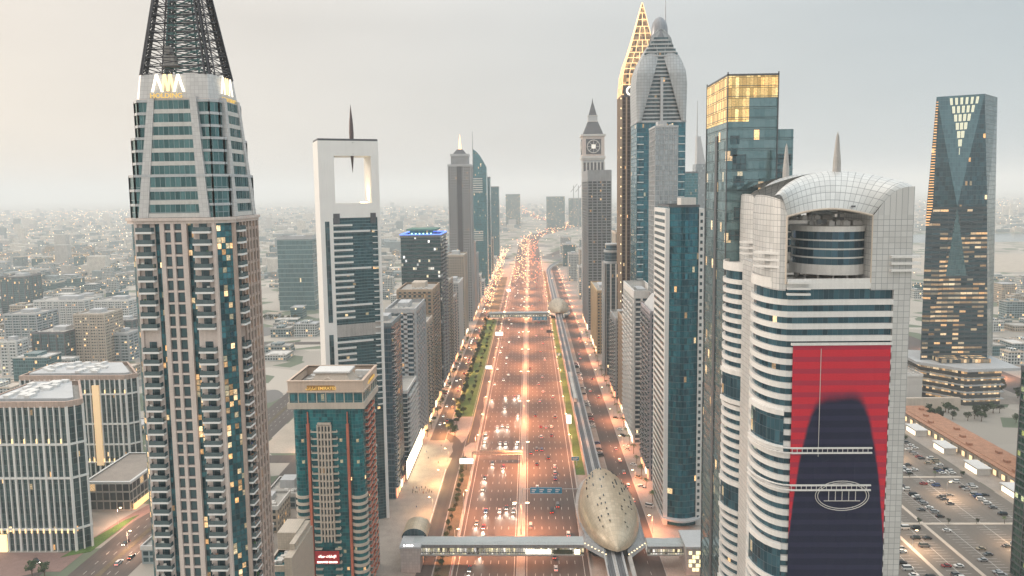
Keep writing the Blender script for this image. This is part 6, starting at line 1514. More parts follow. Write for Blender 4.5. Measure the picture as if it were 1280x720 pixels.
# ------------------------------------------------------------------ car park side: arcade with terracotta roof, pavilions
terra = mat('terracotta_roof', (.42, .22, .14), .85, var=.3, scale=.3)
root = empty('arcade', (298, 428, 0), 0, 'long low arcade with terracotta roof terrace along the far edge of the car park', 'building')
q_ = MB(); q_.box(0, 22, -150, 135, 0, 5.6); q_.build('wall', cream, root); q_ = MB(); q_.box(-.8, 23, -150.8, 135.8, 5.6, 6.3); q_.box(3, 20, -148, 133, 6.3, 6.6); q_.build('roof', terra, root)
q_ = MB(); q_.box(-.9, 0, -2.2, 2.2, 0, 4.2); q_.box(-1.2, -.9, -2.6, 2.6, 4.2, 4.6); me = q_.mesh('arcade_bay', sand); q_ = MB(); q_.box(-.95, -.9, -1.5, 1.5, .3, 3.6); me2 = q_.mesh('lit_opening', glow('opening_glow', (1, .7, .38), 1.2))
for k in range(34):
    b = inst(me, 'arcade_bay', root, (0, -146 + k * 8.2, 0)); inst(me2, 'lit_opening', b)
q_ = MB(); q_.box(-1.5, 1.5, -1.5, 1.5, 0, 1.6); me = q_.mesh('roof_hatch', terra)
for k in range(18): inst(me, 'roof_hatch', root, (5 + (k % 3) * 5, -140 + k * 15.5, 6.6))
for k, y in enumerate((300, 336, 372, 408, 444, 480, 516)):
    root = empty('kiosk', (290, y, 0), 0, f'pale kiosk with bright windows on the car park promenade, {nth(k + 1)} from its near end', 'kiosk', 'kiosks on the car park promenade')
    q_ = MB(); q_.box(-4, 4, -7, 7, 0, 4.4); q_.build('wall', offwhite, root); q_ = MB(); q_.box(-4.6, 4.6, -7.6, 7.6, 4.4, 5.0); q_.build('roof', white, root); q_ = MB(); q_.box(-4.1, -4.0, -6, 6, .5, 3.6); q_.build('lit_window', glow('kiosk_glow', (1, .85, .62), 1.9 if k % 3 == 0 else 1.0), root)
tower('white_block', 'plain white windowless block between the banner tower and the podium', 'building', W(1118, 500, 590)[0], W(1152, 500, 590)[0], 590, 625, 24, facade('blank_white', (.55, .53, .5), (.6, .58, .55), (.5, .48, .46), 12, 8, .02, .02, 0, 0, .7, 0), white, band_h=0, spacing=0, seed=51)
q_ = MB(); q_.box(0, 46, 0, 3, 0, 9); o = q_.build('garden_wall', cream, None, (312, 575, 0)); tag(o, 'pink-beige garden wall below the podium of the faceted tower', 'wall')
for k, x in enumerate((388, 402)):
    q_ = MB(); q_.lathe([(4.5, 0), (4.5, 9), (3.2, 11.5), (.1, 12)], 14); q_.box(-3, 3, -5.2, -4, .5, 7); o = q_.build('lit_turret', mat('turret_cream', (.62, .52, .40)), None, (x - 18, 500 - 10 * k, 0)); tag(o, f'small rounded cream turret glowing beyond the arcade, {"left" if k == 0 else "right"} one of the pair', 'turret')
    spot(o, 6000, (1, .7, .4), 120, (-3, -9, 1), .6, (R(125), 0, 0), name='uplight')
# edge tower, right border
xe = W(1264, 700, 322)[0]
tower('green_glass_tower', 'dark green glass tower with lit yellow rooms cut by the right border', 'tower', xe, xe + 30, 290, 322, W(1272, 485, 290)[1], facade('green_edge', (.02, .08, .06), (.05, .15, .12), (.08, .12, .11), 2, 3.4, .1, .22, .16, .5, .1, .03, litc=(.9, .9, .25), ls=1.2), steel, band_h=.4, spacing=6, pw=.4, seed=52, plant=False)
tower('edge_tower', 'thin sliver of beige tower at the right border beyond the green glass tower', 'tower', W(1274, 560, 450)[0], W(1274, 560, 450)[0] + 30, 420, 450, W(1276, 540, 420)[1] + 10, room_g, cream, seed=53, spacing=4, pw=1.5)

# ------------------------------------------------------------------ trees
def leaf_mesh(name, rx, rz, n, size, m, seed, lumps=9, flat=False):
    rr = random.Random(seed); b = MB(); L = []
    for k in range(lumps):
        a = rr.uniform(0, 2 * PI); q = rr.uniform(.25, .72); L.append((math.cos(a) * rx * q, math.sin(a) * rx * q, rr.uniform(-.55, .65) * rz, rr.uniform(.3, .55) * rx))
    for k in range(n):
        c = rr.choice(L); d = Vector((rr.gauss(0, 1), rr.gauss(0, 1), rr.gauss(0, 1))).normalized() * c[3] * rr.uniform(.55, 1.08)
        p = Vector(c[:3]) + Vector((d.x, d.y, d.z * rz / rx)); s = size * rr.uniform(.6, 1.3)
        u = Vector((rr.gauss(0, 1), rr.gauss(0, 1), rr.gauss(0, .6))).normalized() * s; v = u.orthogonal().normalized() * s * rr.uniform(.5, .9)
        b.face([p - u, p + v * .9, p + u, p - v * .9], None, rr.choice((0, 0, 1)))
    return b.mesh(name, m)
leafa = mat('leaf_dark', (.035, .062, .028), .85, var=.5, scale=.5); leafb = mat('leaf_light', (.075, .11, .04), .85, var=.5, scale=.5)
def tree_proto(kind, seed):
    root = empty('tree', (0, 0, -500)); h = 2.4
    if kind == 'palm':
        t = MB(); t.path([(0, 0, 0), (.1, 0, 3), (.25, .1, 6.2)], .2, 6); t.build('trunk', bark, root); f = MB(); rr = random.Random(seed)
        for k in range(15):
            a = 2 * PI * k / 15; el = rr.uniform(.2, 1.0); pr = Vector((.25, .1, 6.2)); 
            for j in range(5):
                nx = pr + Vector((math.cos(a) * .55, math.sin(a) * .55, .42 * el - .17 * j)); sd = Vector((-math.sin(a), math.cos(a), -.25)) * (.42 - .06 * j); f.face([pr + sd, pr, nx, nx + sd * .85]); f.face([pr, pr - sd * Vector((1, 1, -1)).x, nx - sd * .85, nx]); pr = nx
        f.build('crown', leafb, root)
    else:
        t = MB(); t.tube((0, 0, 0), (.05, .05, h), .22, 6, r1=.14)
        rr = random.Random(seed)
        for k in range(5):
            a = k * 1.26; t.tube((.05, .05, h * rr.uniform(.7, 1)), (math.cos(a) * 1.3, math.sin(a) * 1.3, h + rr.uniform(.8, 1.8)), .09, 4, r1=.03)
        t.build('trunk', bark, root); me = leaf_mesh('crown', 2.5, 2.0, 520, .33, [leafa, leafb], seed); inst(me, 'crown', root, (0, 0, h + 1.6))
    return root
protos = [tree_proto('round', 1), tree_proto('round', 2), tree_proto('round', 3)]; palm = tree_proto('palm', 4)
USED = set()
def uniq(lb):
    if lb in USED: return False
    USED.add(lb); return True
rt = random.Random(21)
def plant(x, y, s, lb, grp, p=None):
    p = p or rt.choice(protos); dup(p, (x, y, .12), rt.uniform(0, 6), lb, 'tree' if p is not palm else 'palm', grp, s=s * rt.uniform(.85, 1.15))
k = 0
for y in range(585, 1000, 11):
    k += 1; plant(-60 + rt.uniform(-1, 2), y + rt.uniform(-3, 3), 1.15, f'dense dark tree in the outer row of the left verge, {nth(k)} beyond the gantry', 'trees in the outer row of the left verge')
k = 0
for y in range(600, 1000, 19):
    k += 1; plant(-51.5 + rt.uniform(-1.5, 1.5), y + rt.uniform(-3, 3), .8, f'small tree in the inner row of the left verge, {nth(k)} beyond the gantry', 'trees in the inner row of the left verge')
k = 0
for y in range(496, 560, 9):
    k += 1; plant(-58 + rt.uniform(-3, 5), y + 16, 1.3, f'dark tree in the clump by the link road, {nth(k)} from the plaza', 'trees in the clump by the link road')
k = 0
for y in range(285, 466, 7):
    k += 1; plant(-43.8 + rt.uniform(-1.3, 1.3), y, .72, f'bushy tree in the strip between plaza road and highway, {nth(k)} from the camera', 'trees in the strip beside the highway')
k = 0
for y in (310, 372, 435, 500):
    for x in (168, 182, 198, 213, 228, 243, 258, 274):
        k += 1; c_ = (k - 1) % 8 + 1; plant(x + rt.uniform(-3, 3), y, .62, f'small tree on car park cross path {nth((k - 1) // 8 + 1)}, {nth(c_)} from the banner tower', 'trees on the car park cross paths', p=palm if rt.random() < .3 else None)
k = 0
for (x, y) in [(314 + rt.uniform(0, 70), 552 + rt.uniform(-16, 18)) for _ in range(22)]:
    k += 1; plant(x, y, 1.3, f'leafy tree in the garden below the faceted tower, {nth(k)} of the grove', 'garden trees below the faceted tower')
k = 0
for (x, y) in [(408 + rt.uniform(0, 18), 540 + i * 9) for i in range(14)]:
    k += 1; plant(x, y, 1.7, f'dark tree lining the road right of the faceted tower, {nth(k)} along', 'roadside trees right of the faceted tower')
k = 0
for i in range(26):
    k += 1; plant(-345 - (i % 13) * 9, 1010 if i < 13 else 830, 1.3, f'tree in the {"row before the teal slab office" if i < 13 else "street of low villas"}, {nth(i % 13 + 1)} from the right', 'street trees in the low district')
k = 0
for y in range(512, 900, 17):
    k += 1; plant(-76.2 + rt.uniform(-.8, .8), y, .95, f'tree at the foot of the left-hand towers, {nth(k)} beyond the plaza', 'street trees below the left-hand towers', p=palm if k % 3 else None)
k = 0
for y in range(400, 900, 19):
    k += 1; plant(73.0 + rt.uniform(-.8, .8), y, .95, f'palm at the foot of the right-hand towers, {nth(k)} from the station entrance', 'palms below the right-hand towers', p=palm)
for i, (x, y) in enumerate(((-243, 318), (-236, 317), (-214, 300))): plant(x, y, 1.2, f'round dark tree at the street corner by the grid hotel, {nth(i + 1)} from the left', 'corner trees by the grid hotel')
for p in protos + [palm]:
    for c in list(p.children): bpy.data.objects.remove(c)
    bpy.data.objects.remove(p)
TREE_CACHE.clear()

# ------------------------------------------------------------------ vehicles
def car_proto(kind, c, cname):
    paintm = mat('car_paint_' + cname, c, .3, .25 if cname not in ('white',) else 0, var=.04, spec=.6)
    L, Wd, Hh = {'saloon': (4.7, 1.85, 1.45), 'off-roader': (4.9, 1.98, 1.85), 'van': (5.3, 2.0, 2.3)}[kind]
    root = empty('car', (0, 0, -500)); l, w_ = L / 2, Wd / 2
    out = [(-w_ + .25, -l), (w_ - .25, -l), (w_, -l + .4), (w_, l - .3), (w_ - .2, l), (-w_ + .2, l), (-w_, l - .3), (-w_, -l + .4)]
    b = MB(); bz = .62 * Hh if kind != 'saloon' else .88; b.prism(out, .28, bz * .8); b.prism(out, bz * .8, bz, top=[(x * .95, y * .985) for x, y in out])
    y0, y1 = (-l * .42, l * .62) if kind == 'saloon' else (-l * .5, l * .93) if kind == 'off-roader' else (-l * .72, l * .96)
    b.prism(rect(-w_ * .72, w_ * .72, y0 + .5, y1 - .35), Hh - .06, Hh); b.build('body', paintm, root)
    g_ = MB(); g_.prism(rect(-w_ * .88, w_ * .88, y0, y1), bz, Hh - .05, top=rect(-w_ * .74, w_ * .74, y0 + .5, y1 - .35)); g_.build('window', dark_glass, root)
    wh = MB(); wh.tube((-.12, 0, 0), (.12, 0, 0), .33, 10); wm_ = wh.mesh('wheel', black)
    for sx in (-1, 1):
        for yy in (-l * .62, l * .6): inst(wm_, 'wheel', root, (sx * (w_ - .1), yy, .33))
    hl = MB(); hl.box(-.24, .24, -.08, .05, -.1, .12); hm = hl.mesh('headlight', headm); tl = MB(); tl.box(-.24, .24, -.05, .08, -.1, .12); tm = tl.mesh('taillight', tailm)
    for sx in (-1, 1): inst(hm, 'headlight', root, (sx * (w_ - .38), -l, .68)); inst(tm, 'taillight', root, (sx * (w_ - .38), l, .8))
    # the same car as one mesh for far away
    f = MB(); f.prism(out, .28, bz); f.prism(rect(-w_ * .88, w_ * .88, y0, y1), bz, Hh - .05, top=rect(-w_ * .74, w_ * .74, y0 + .5, y1 - .35), mi=1, cmi=0)
    for sx in (-1, 1): f.box(sx * (w_ - .4) - .3, sx * (w_ - .4) + .3, -l - .06, -l + .02, .5, .85, mi=2); f.box(sx * (w_ - .4) - .3, sx * (w_ - .4) + .3, l - .02, l + .06, .7, .95, mi=3)
    me = f.mesh('far_car', [paintm, dark_glass, headm, tailm])
    # parked cars keep their lamps off
    offp = empty('car', (0, 0, -500)); 
    for c_ in root.children:
        k2 = c_.copy(); col.objects.link(k2); k2.parent = offp
        if k2.name.startswith('headlight'): k2.data = offm(hm, lampoff)
        if k2.name.startswith('taillight'): k2.data = offm(tm, tailoff)
    return root, me, offp
OFF = {}
lampoff = mat('lamp_off', (.5, .5, .5), .2); tailoff = mat('tail_off', (.25, .02, .02), .3)
def offm(me, m):
    if me.name not in OFF:
        n_ = me.copy(); n_.materials[0] = m; OFF[me.name] = n_
    return OFF[me.name]
COL = {'white': (.72, .72, .70), 'silver': (.42, .43, .44), 'black': (.02, .02, .022), 'grey': (.16, .165, .17), 'red': (.30, .03, .03), 'blue': (.03, .07, .20), 'beige': (.42, .35, .25)}
KINDS_ = ('saloon', 'off-roader', 'van')
PR = {(k, c): car_proto(k, COL[c], c) for k in KINDS_ for c in COL}
rc = random.Random(33)
def pick(): return rc.choices(KINDS_, (6, 4, 1))[0], rc.choices(list(COL), (10, 4, 4, 3, 1.2, 1, 1))[0]
def lampzone(y):
    i = min(range(len(LAMP_Y)), key=lambda k: abs(LAMP_Y[k] - y)); d = y - LAMP_Y[i]
    return ('level with' if abs(d) < 9 else 'just beyond' if d > 0 and d < 28 else 'well beyond' if d > 0 else 'just before' if d > -28 else 'well before') + f' median lamp {i + 1}'
NC = 0; NEARC = []
def put_car(x, y, rz, make, cat_grp, near=True, parked=False, tries=14):
    global NC
    for _ in range(tries):
        k, c = pick(); lb = make(k, c)
        if uniq(lb): break
    pr, me, offp = PR[(k, c)]
    if near: o = dup(offp if parked else pr, (x, y, .11), rz, lb, 'van' if k == 'van' else 'car', cat_grp)
    else:
        o = bpy.data.objects.new('car', me); col.objects.link(o); o.location = (x, y, .11); o.rotation_euler = (0, 0, rz); tag(o, lb, 'van' if k == 'van' else 'car', cat_grp)
    if o.name.startswith('car'): o.name = 'van' if k == 'van' else 'car'
    NC += 1; return o
Lpx = [(613, 580), (628, 585), (609, 598), (601, 612), (604, 640), (623, 640), (631, 636), (638, 640), (646, 630), (593, 655), (605, 660), (632, 511), (650, 520), (622, 535), (629, 533), (635, 534), (626, 555), (632, 555), (643, 555), (609, 543), (609, 553),
       (632, 497), (641, 497), (651, 495), (602, 692), (583, 713), (616, 500), (652, 552)]
Rpx = [(682, 535), (677, 534), (687, 534), (676, 547), (692, 545), (665, 567), (673, 563), (677, 563), (684, 573), (672, 581), (691, 584), (692, 592), (698, 599), (695, 633), (690, 640), (665, 659), (706, 669), (690, 697), (694, 712), (671, 520), (695, 522), (674, 502), (693, 497), (679, 490), (672, 610)]
occ = []
def free(x, y):
    for a, b in occ:
        if abs(a - x) < 2.5 and abs(b - y) < 8: return False
    occ.append((x, y)); return True
def lane_car(x, y, left, near):
    Ls = LANES_L if left else LANES_R; i = min(range(7), key=lambda k: abs(Ls[k] - x))
    if not free(Ls[i], y): return
    s = 'left' if left else 'right'
    o = put_car(Ls[i] + rc.uniform(-.3, .3), y, 0 if left else PI, lambda k, c: f'{c} {k} {"oncoming" if left else "driving away"} in {nth(i + 1)} lane {s} of median, {lampzone(y)}',
            'cars on the ' + s + ' carriageway', near)
    if left and y < 640:
        hx = spot(o, 8000, (1, .88, .7), 46, (0, -2.5, .95), .9, (R(82), 0, PI), name='headlight_beam', r=.25); hx.rotation_euler = (R(80), 0, PI)
        hx.rotation_euler = Vector((0, 1, .17)).to_track_quat('Z', 'Y').to_euler()
for u, v in Lpx: x, y = G(u, v); lane_car(x, y, True, True)
for u, v in Rpx: x, y = G(u, v); lane_car(x, y, False, True)
for k in range(32):
    y = 655 + (k / 32) ** 1.2 * 1000; lane_car(rc.uniform(-34, -8), y, True, y < 760)
for k in range(20):
    y = 655 + (k / 20) ** 1.2 * 950; lane_car(rc.uniform(0, 26), y, False, y < 760)
# queue on the left service road, angled parking beside it, and the right service road
k = 0
for y in range(515, 1130, 12):
    for x in (-71, -66):
        if rc.random() < .36:
            k += 1; put_car(x + rc.uniform(-.3, .3), y + rc.uniform(-2, 2), 0 if x < -68 else PI, lambda a, c: f'{c} {a} queueing, {"kerb" if x < -68 else "verge"} lane of left service road, {lampzone(y)}', 'cars queueing on the left service road', y < 640)
for y in range(520, 760, 7):
    if rc.random() < .3: put_car(-77.3, y, PI / 2, lambda a, c: f'{c} {a} parked below the left-hand towers, {lampzone(y)}', 'cars parked below the left-hand towers', y < 620, True)
for y in range(376, 760, 6):
    if rc.random() < .42: put_car(49.6, y, PI / 2 + .35, lambda a, c: f'{c} {a} in the angled bays by the viaduct, {lampzone(y)}', 'cars in the angled bays under the viaduct', y < 560, True)
for y in range(380, 900, 21):
    if rc.random() < .55:
        x = rc.choice((56, 62)); put_car(x, y, PI, lambda a, c: f'{c} {a} moving along the right service road, {lampzone(y)}', 'cars moving on the right service road', y < 600)
for y in range(372, 560, 7):
    if rc.random() < .4: put_car(70.2, y, -.5 + PI / 2, lambda a, c: f'{c} {a} parked below the right-hand towers, {lampzone(y)}', 'cars parked below the right-hand towers', True, True)
# car park
rows_ = [('first', 168.5), ('second', 183), ('third', 189), ('fourth', 203), ('fifth', 209), ('sixth', 224), ('seventh', 230), ('eighth', 245), ('ninth', 251), ('tenth', 266), ('eleventh', 272)]
for nm, x in rows_:
    b = 0; y = 270
    while y < 560:
        b += 1
        dens = .42 if (x > 225 and 390 < y < 560) or (y < 320) else .17
        if rc.random() < dens and all(abs(y - q) > 3 for q in (310, 372, 435, 500)) and seen(x, y, 1, 5) and proj(x, y, 1)[0] > 1116: put_car(x, y, PI / 2 if b % 2 else -PI / 2, lambda a, c: f'{c} {a} parked in car park row {nm}, bay {b} from the near end', 'cars in the car park', True, True)
        y += 2.75
for i, (x, y, rz) in enumerate(((-215, 350, 0), (-204, 336, PI), (-207, 330, PI), (-222, 311, PI / 2), (-204, 375, PI), (-250, 331, .9), (-158, 500, 0), (-155, 560, PI), (-158, 640, 0), (150, 352, 0), (156, 374, PI), (147, 396, 0), (142, 338, 0))):
    put_car(x, y, rz, lambda a, c: f'{c} {a} alone on a side street, {nth(i + 1)} counted from the grid hotel', 'cars on the side streets', True)
for pr, me, offp in PR.values():
    for r_ in (pr, offp):
        for c in list(r_.children): bpy.data.objects.remove(c)
        bpy.data.objects.remove(r_)
TREE_CACHE.clear()
# the jam of lights farther out: too many and too small to count
jm = MB(); jt = MB(); rj = random.Random(9)
def dots(b, x, y, s, z=.6): b.box(x - s, x + s, y - s, y + s, z, z + s * 1.4)
for k in range(420):
    y = 1100 + rj.random() ** .8 * 1100; dots(jm if rj.random() < .7 else jt, -60 - 18 * rj.random() - (y - 1100) * .03 * rj.random(), y, .3 + y * .00022, rj.choice((.6, .6, 7)))
for k in range(90): y = 1450 + rj.random() * 1000; dots(jm, rj.choice(LANES_L) , y, .5 + y * .0002)
for k in range(70): y = 1450 + rj.random() * 1000; dots(jt, rj.choice(LANES_R), y, .5 + y * .0002)
for i in range(len(far_pts) - 1):
    a, b = Vector(far_pts[i]), Vector(far_pts[i + 1])
    for k in range(7):
        p = a.lerp(b, rj.random()); dots(jm if rj.random() < .5 else jt, p.x + rj.uniform(-45, 45), p.y, .5 + p.y * .0003, rj.choice((2, 10)))
stuff(jm.build('distant_traffic', glow('far_headlights', (1, .62, .32), 3.5))); stuff(jt.build('distant_traffic', glow('far_taillights', (1, .30, .14), 2.2)))

# ------------------------------------------------------------------ people on the plaza
def person_mesh(seed):
    rr = random.Random(seed); me = bpy.data.meshes.new('person')
    V = [(0, 0, .95), (0, 0, 1.2), (0, 0, 1.42), (0, 0, 1.55), (0, -.01, 1.68), (.1, 0, .9), (.12, -.08, .5), (.12, .02, .06), (.12, -.1, .04), (-.1, 0, .9), (-.12, .1, .5), (-.12, .16, .07), (-.12, .06, .04),
         (.2, 0, 1.38), (.27, .04, 1.1), (.27, -.06, .86), (-.2, 0, 1.38), (-.27, -.04, 1.1), (-.26, -.12, .88)]
    E = [(0, 1), (1, 2), (2, 3), (3, 4), (0, 5), (5, 6), (6, 7), (7, 8), (0, 9), (9, 10), (10, 11), (11, 12), (2, 13), (13, 14), (14, 15), (2, 16), (16, 17), (17, 18)]
    rad = [.15, .15, .14, .06, .11, .1, .07, .05, .05, .1, .07, .05, .05, .07, .05, .04, .07, .05, .04]
    me.from_pydata(V, E, []); o = bpy.data.objects.new('person_src', me); col.objects.link(o); sk = o.modifiers.new('skin', 'SKIN')
    for i, r_ in enumerate(rad): me.skin_vertices[0].data[i].radius = (r_, r_)
    me.skin_vertices[0].data[0].use_root = True; sb = o.modifiers.new('sub', 'SUBSURF'); sb.levels = 1; sb.render_levels = 1
    out = bpy.data.meshes.new_from_object(o.evaluated_get(bpy.context.evaluated_depsgraph_get())); bpy.data.objects.remove(o)
    skin = mat('skin', (.45, .28, .2), .6); cl_ = [mat('dark_clothes', (.03, .03, .045), .8), mat('white_robe', (.65, .63, .6), .8), mat('red_shirt', (.35, .05, .05), .8), mat('blue_shirt', (.06, .1, .25), .8)][seed % 4]
    out.materials.clear(); out.materials.append(cl_); out.materials.append(skin)
    for p in out.polygons: p.material_index = 1 if p.center.z > 1.5 or (p.center.z < .95 and abs(p.center.x) > .22) else 0; p.use_smooth = True
    return out
pm_ = [person_mesh(k) for k in range(4)]; nm_ = ('dark clothes', 'a white robe', 'a red shirt', 'a blue shirt'); rp = random.Random(5)
for k in range(22):
    s = (0, 0, 0, 1, 2, 3)[k % 6]; x = -72 + (k % 8) * 1.75 + rp.uniform(-.4, .4); y = 412 + (k // 8) * 3.2 + rp.uniform(-.8, .8)
    o = bpy.data.objects.new('person', pm_[s]); col.objects.link(o); o.location = (x, y, .13); o.rotation_euler = (0, 0, rp.uniform(0, 6))
    tag(o, f'person in {nm_[s]} standing in the plaza group, {nth(k // 8 + 1)} row, {nth(k % 8 + 1)} from the left', 'person', 'people standing on the plaza')
for k, (x, y) in enumerate(((-70, 468), (-66, 472), (-62, 460), (-73, 480), (-64, 492), (-68, 450), (-60, 404), (-66, 392))):
    o = bpy.data.objects.new('person', pm_[k % 4]); col.objects.link(o); o.location = (x, y, .13); o.rotation_euler = (0, 0, rp.uniform(0, 6))
    tag(o, f'person in {nm_[k % 4]} walking alone on the plaza, {nth(k + 1)} away from the group', 'person', 'people walking on the plaza')

# ------------------------------------------------------------------ low district left and right, individually
OCCL = [(157, 338, 0), (384, 474, 0), (364, 466, 462), (474, 560, 380), (498, 632, 300), (726, 1146, 120), (1152, 1244, 120)]
def hidden(u, v): return any(a < u < b and v > c for a, b, c in OCCL)
q_ = MB(); q_.box(-1.2, 1.2, -.9, .9, 0, 1.3); unit_me = q_.mesh('roof_unit', offwhite)
wallm = [city_a, city_b, city_c, city_d, city_a]
wn__ = ['white', 'grey', 'teal', 'tan', 'off-white']; trim = [white, lgrey, steel, cream, offwhite]
named = [((0, 30, 347, 1085), 'dark teal office block at the left border', 2), ((42, 105, 377, 925), 'long striped white and teal block', 0), ((5, 45, 394, 840), 'dark grey stepped block', 1), ((40, 80, 417, 727), 'teal block with white frames', 2),
         ((92, 130, 394, 745), 'beige framed apartment block', 3), ((118, 160, 377, 905), 'patterned white block beside the stone tower', 0), ((138, 165, 402, 830), 'pale teal slab beside the stone tower', 2), ((0, 20, 428, 700), 'low white-striped block at the left border', 0), ((128, 160, 418, 760), 'plain grey block right of the beige frames', 1), ((84, 112, 372, 1010), 'white block behind the striped block', 4)]
placed = []
for (u0, u1, v, Y), lb, k in named:
    x0, x1 = W(u0, v, Y)[0], W(u1, v, Y)[0]; z = W(u0, v, Y)[1]; D = min(40, (x1 - x0))
    t_ = tower('mid_rise', lb if 'tower' in lb or 'border' in lb else lb + ' left of the stone tower', 'building', x0, x1, Y, Y + D, max(z, 12), wallm[k], trim[k], fh=3.3, band_h=.8 if k != 2 else .4, spacing=9, pw=1.4, out=.4, seed=Y)
    placed.append((x0, x1, Y, Y + D))
x0, x1 = W(346, 300, 1092)[0], W(390, 300, 1092)[0]
tower('teal_office', 'broad teal slab office with fine floor lines left of the white portal tower', 'building', x0, x1, 1092, 1125, Zv(360, 299, 1092), facade('slab_teal', (.05, .14, .16), (.10, .22, .24), (.22, .30, .31), 2.0, 7.4, .06, .14, .02, .4, .15, .02), lgrey, band_h=0, spacing=0, seed=61, top_h=4)
placed.append((x0, x1, 1085, 1130))
x0, x1 = W(66, 315, 1900)[0], W(103, 315, 1900)[0]; t_ = tower('lit_building', 'wide low building floodlit orange far off in the left plain', 'building', x0, x1, 1900, 1930, 26, facade('floodlit', (.5, .35, .2), (.6, .42, .25), (.3, .2, .12), 4, 6, .3, .3, 6, 0, .7, 0, litc=(1, .6, .28), ls=1.1, clus=.1), cream, band_h=0, spacing=0, seed=62, plant=False)
for i, (x, y, w_, d_, h_) in enumerate(((-146, 330, 20, 22, 9), (-146, 362, 18, 20, 14), (-144, 392, 22, 24, 8), (-130, 424, 26, 24, 11), (-146, 500, 24, 22, 9), (-140, 540, 28, 30, 7), (-148, 590, 20, 30, 12), (-140, 640, 24, 34, 9), (-184, 330, 22, 26, 8), (-186, 372, 26, 22, 12), (-184, 410, 24, 30, 7))):
    t_ = tower('low_building', f'flat-roofed low building between stone tower and green hotel, {nth(i + 1)} from the camera', 'building', x - w_ / 2, x + w_ / 2, y, y + d_, h_, (city_a, city_d, city_b)[i % 3], offwhite, band_h=0, spacing=0, seed=70 + i)
rb_ = random.Random(77); nh = 0; row = 0; Y = 520
counts = {}
while Y < 2250 and nh < 290:
    row += 1; X = -1700; inrow = 0
    while X < 900:
        w_ = rb_.uniform(14, 34); d_ = rb_.uniform(12, 24); h_ = rb_.choice((6, 7, 8, 9, 11, 13, 17)) if rb_.random() < .85 else rb_.uniform(20, 34)
        x0 = X; X += w_ + rb_.uniform(3, 17) + (Y - 500) * .009
        cx = x0 + w_ / 2; q = proj(cx, Y, 0)
        if q is None or not (-20 < q[0] < 1300): continue
        if -175 < cx < 175 and Y < 1000: continue
        if -130 < cx < 180: continue
        if cx > 0 and (cx < 480 and Y < 1100): continue
        if -240 < cx < -190 and Y < 720: continue
        if hidden(*q): continue
        if any(a - 6 < cx + w_ / 2 and cx - w_ / 2 < b + 6 and c - 8 < Y + d_ and Y < dd + 8 for a, b, c, dd in placed): continue
        if -380 < cx < -180 and 445 < Y < 500: continue
        if 430 < cx < 475: continue
        if cx > 600 and Y > 1450: continue
        if abs(Y - 848) < 16: continue
        if nh >= 290: break
        k = rb_.randrange(5); inrow += 1; nh += 1
        side = 'left' if cx < 0 else 'right'
        lb = f'{wn__[k]} {"low villa" if h_ < 10 else "low block" if h_ < 20 else "mid-rise block"} in the {side} plain, {nth(row)} street back, {nth(inrow)} from the left'
        o = empty('city_block' if h_ > 10 else 'villa', (cx, Y + d_ / 2, 0), rb_.uniform(-.05, .05), lb, 'building', 'low buildings of the ' + side + ' plain')
        hx, hy = w_ / 2, d_ / 2
        wl = MB(); wl.box(-hx, hx, -hy, hy, 0, h_)
        if rb_.random() < .6: wl.box(-hx * .5, hx * .3, -hy * .6, hy * .7, h_ + .01, h_ + 3)
        wl.build('wall', wallm[k], o)
        rf = MB(); rf.ring(rect(-hx - .2, hx + .2, -hy - .2, hy + .2), rect(-hx + .3, hx - .3, -hy + .3, hy - .3), h_ - .2, h_ + 1.0); rf.box(-hx + .3, hx - .3, -hy + .3, hy - .3, h_ + .02, h_ + .25); rf.build('roof', rb_.choice((roofm, offwhite, lgrey, roofm, cream)), o)
        if Y < 1100:
            for _ in range(rb_.randint(1, 4)): inst(unit_me, 'roof_unit', o, (rb_.uniform(-hx + 1.5, hx - 1.5), rb_.uniform(-hy + 1.5, -hy * .6), h_ + .25))
    Y += rb_.uniform(32, 42) * (1 + (Y - 500) / 2000)
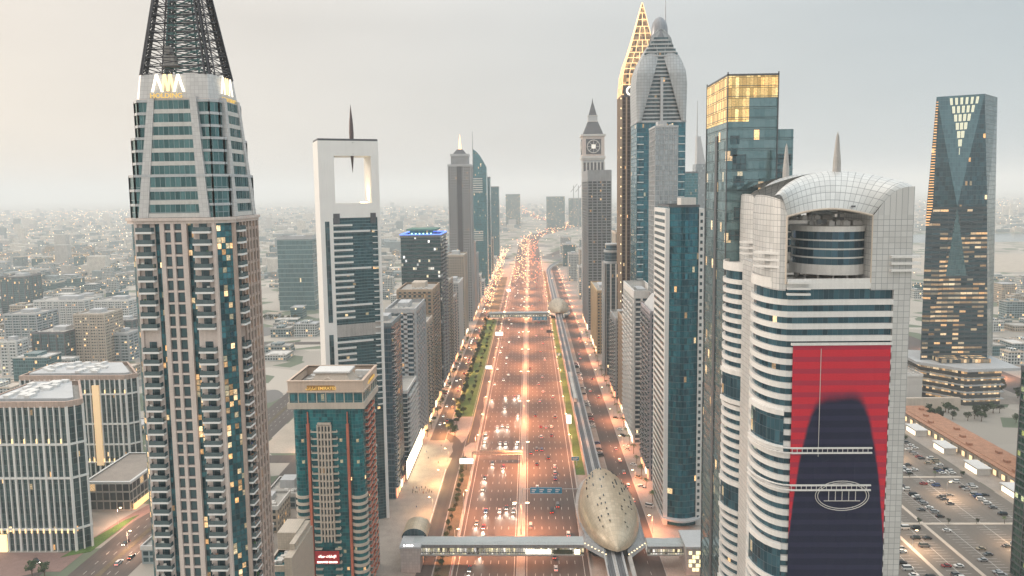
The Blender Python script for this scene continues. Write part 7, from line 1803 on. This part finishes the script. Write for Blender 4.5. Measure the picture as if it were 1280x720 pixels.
# beyond: one far mass of low city, and its lights
fm_ = [MB() for _ in range(3)]; fl = [MB(), MB(), MB()]
rf_ = random.Random(99)
for k in range(9500):
    Y = 1500 + rf_.random() ** 1.2 * 7500; u = rf_.uniform(-30, 1310); X = (u - 662) / 880 * Y
    if abs(X) < 150 and Y < 3200: continue
    if abs(X - 110) < 140 and Y < 5000 and X > -60: continue
    if Y < 2300 and (X < -150) and rf_.random() < .5: continue
    if 600 < X and 1450 < Y < 2750: continue
    a, b = rf_.uniform(8, 26), rf_.uniform(8, 22); h_ = rf_.choice((5, 6, 8, 8, 10, 12, 20)); 
    if rf_.random() < .03: h_ = rf_.uniform(25, 60)
    rf_.choice(fm_).box(X - a, X + a, Y, Y + b, 0, h_)
for k in range(2300):
    Y = 1300 + rf_.random() ** 1.1 * 7500; u = rf_.choice((rf_.uniform(-20, 160), rf_.uniform(-20, 160), rf_.uniform(330, 640), rf_.uniform(480, 760), rf_.uniform(1140, 1290))); X = (u - 662) / 880 * Y
    if 600 < X and 1450 < Y < 2750: continue
    s = .25 + Y * .00027 * rf_.uniform(.3, 1.0); z = rf_.uniform(6, 14)
    fl[rf_.choice((0, 0, 1, 2))].box(X - s, X + s, Y - s, Y + s, z, z + s * 1.5)
for i, b in enumerate(fm_): stuff(b.build('far_city', (mat('far_wall_a', (.60, .56, .50)), mat('far_wall_b', (.46, .44, .41)), mat('far_wall_c', (.24, .29, .30)))[i]))
stuff(fl[0].build('far_city_lights', glow('far_amber', (1, .62, .32), 5))); stuff(fl[1].build('far_city_lights', glow('far_cream', (1, .88, .65), 6))); stuff(fl[2].build('far_city_lights', glow('far_orange', (1, .45, .2), 5)))
print('CARS', NC, 'HOUSES', nh)

# ------------------------------------------------------------------ haze
hm_ = bpy.data.materials.new('haze_air'); hm_.use_nodes = True; t = hm_.node_tree; t.nodes.clear()
o_ = t.nodes.new('ShaderNodeOutputMaterial'); pv = t.nodes.new('ShaderNodeVolumePrincipled'); t.links.new(pv.outputs[0], o_.inputs['Volume'])
pv.inputs['Color'].default_value = (.90, .93, .95, 1); pv.inputs['Density'].default_value = 0.00015; pv.inputs['Anisotropy'].default_value = 0.0
q_ = MB(); q_.box(-31000, 31000, -2500, 46000, -4, 420); hz = q_.build('haze', hm_); stuff(hz)
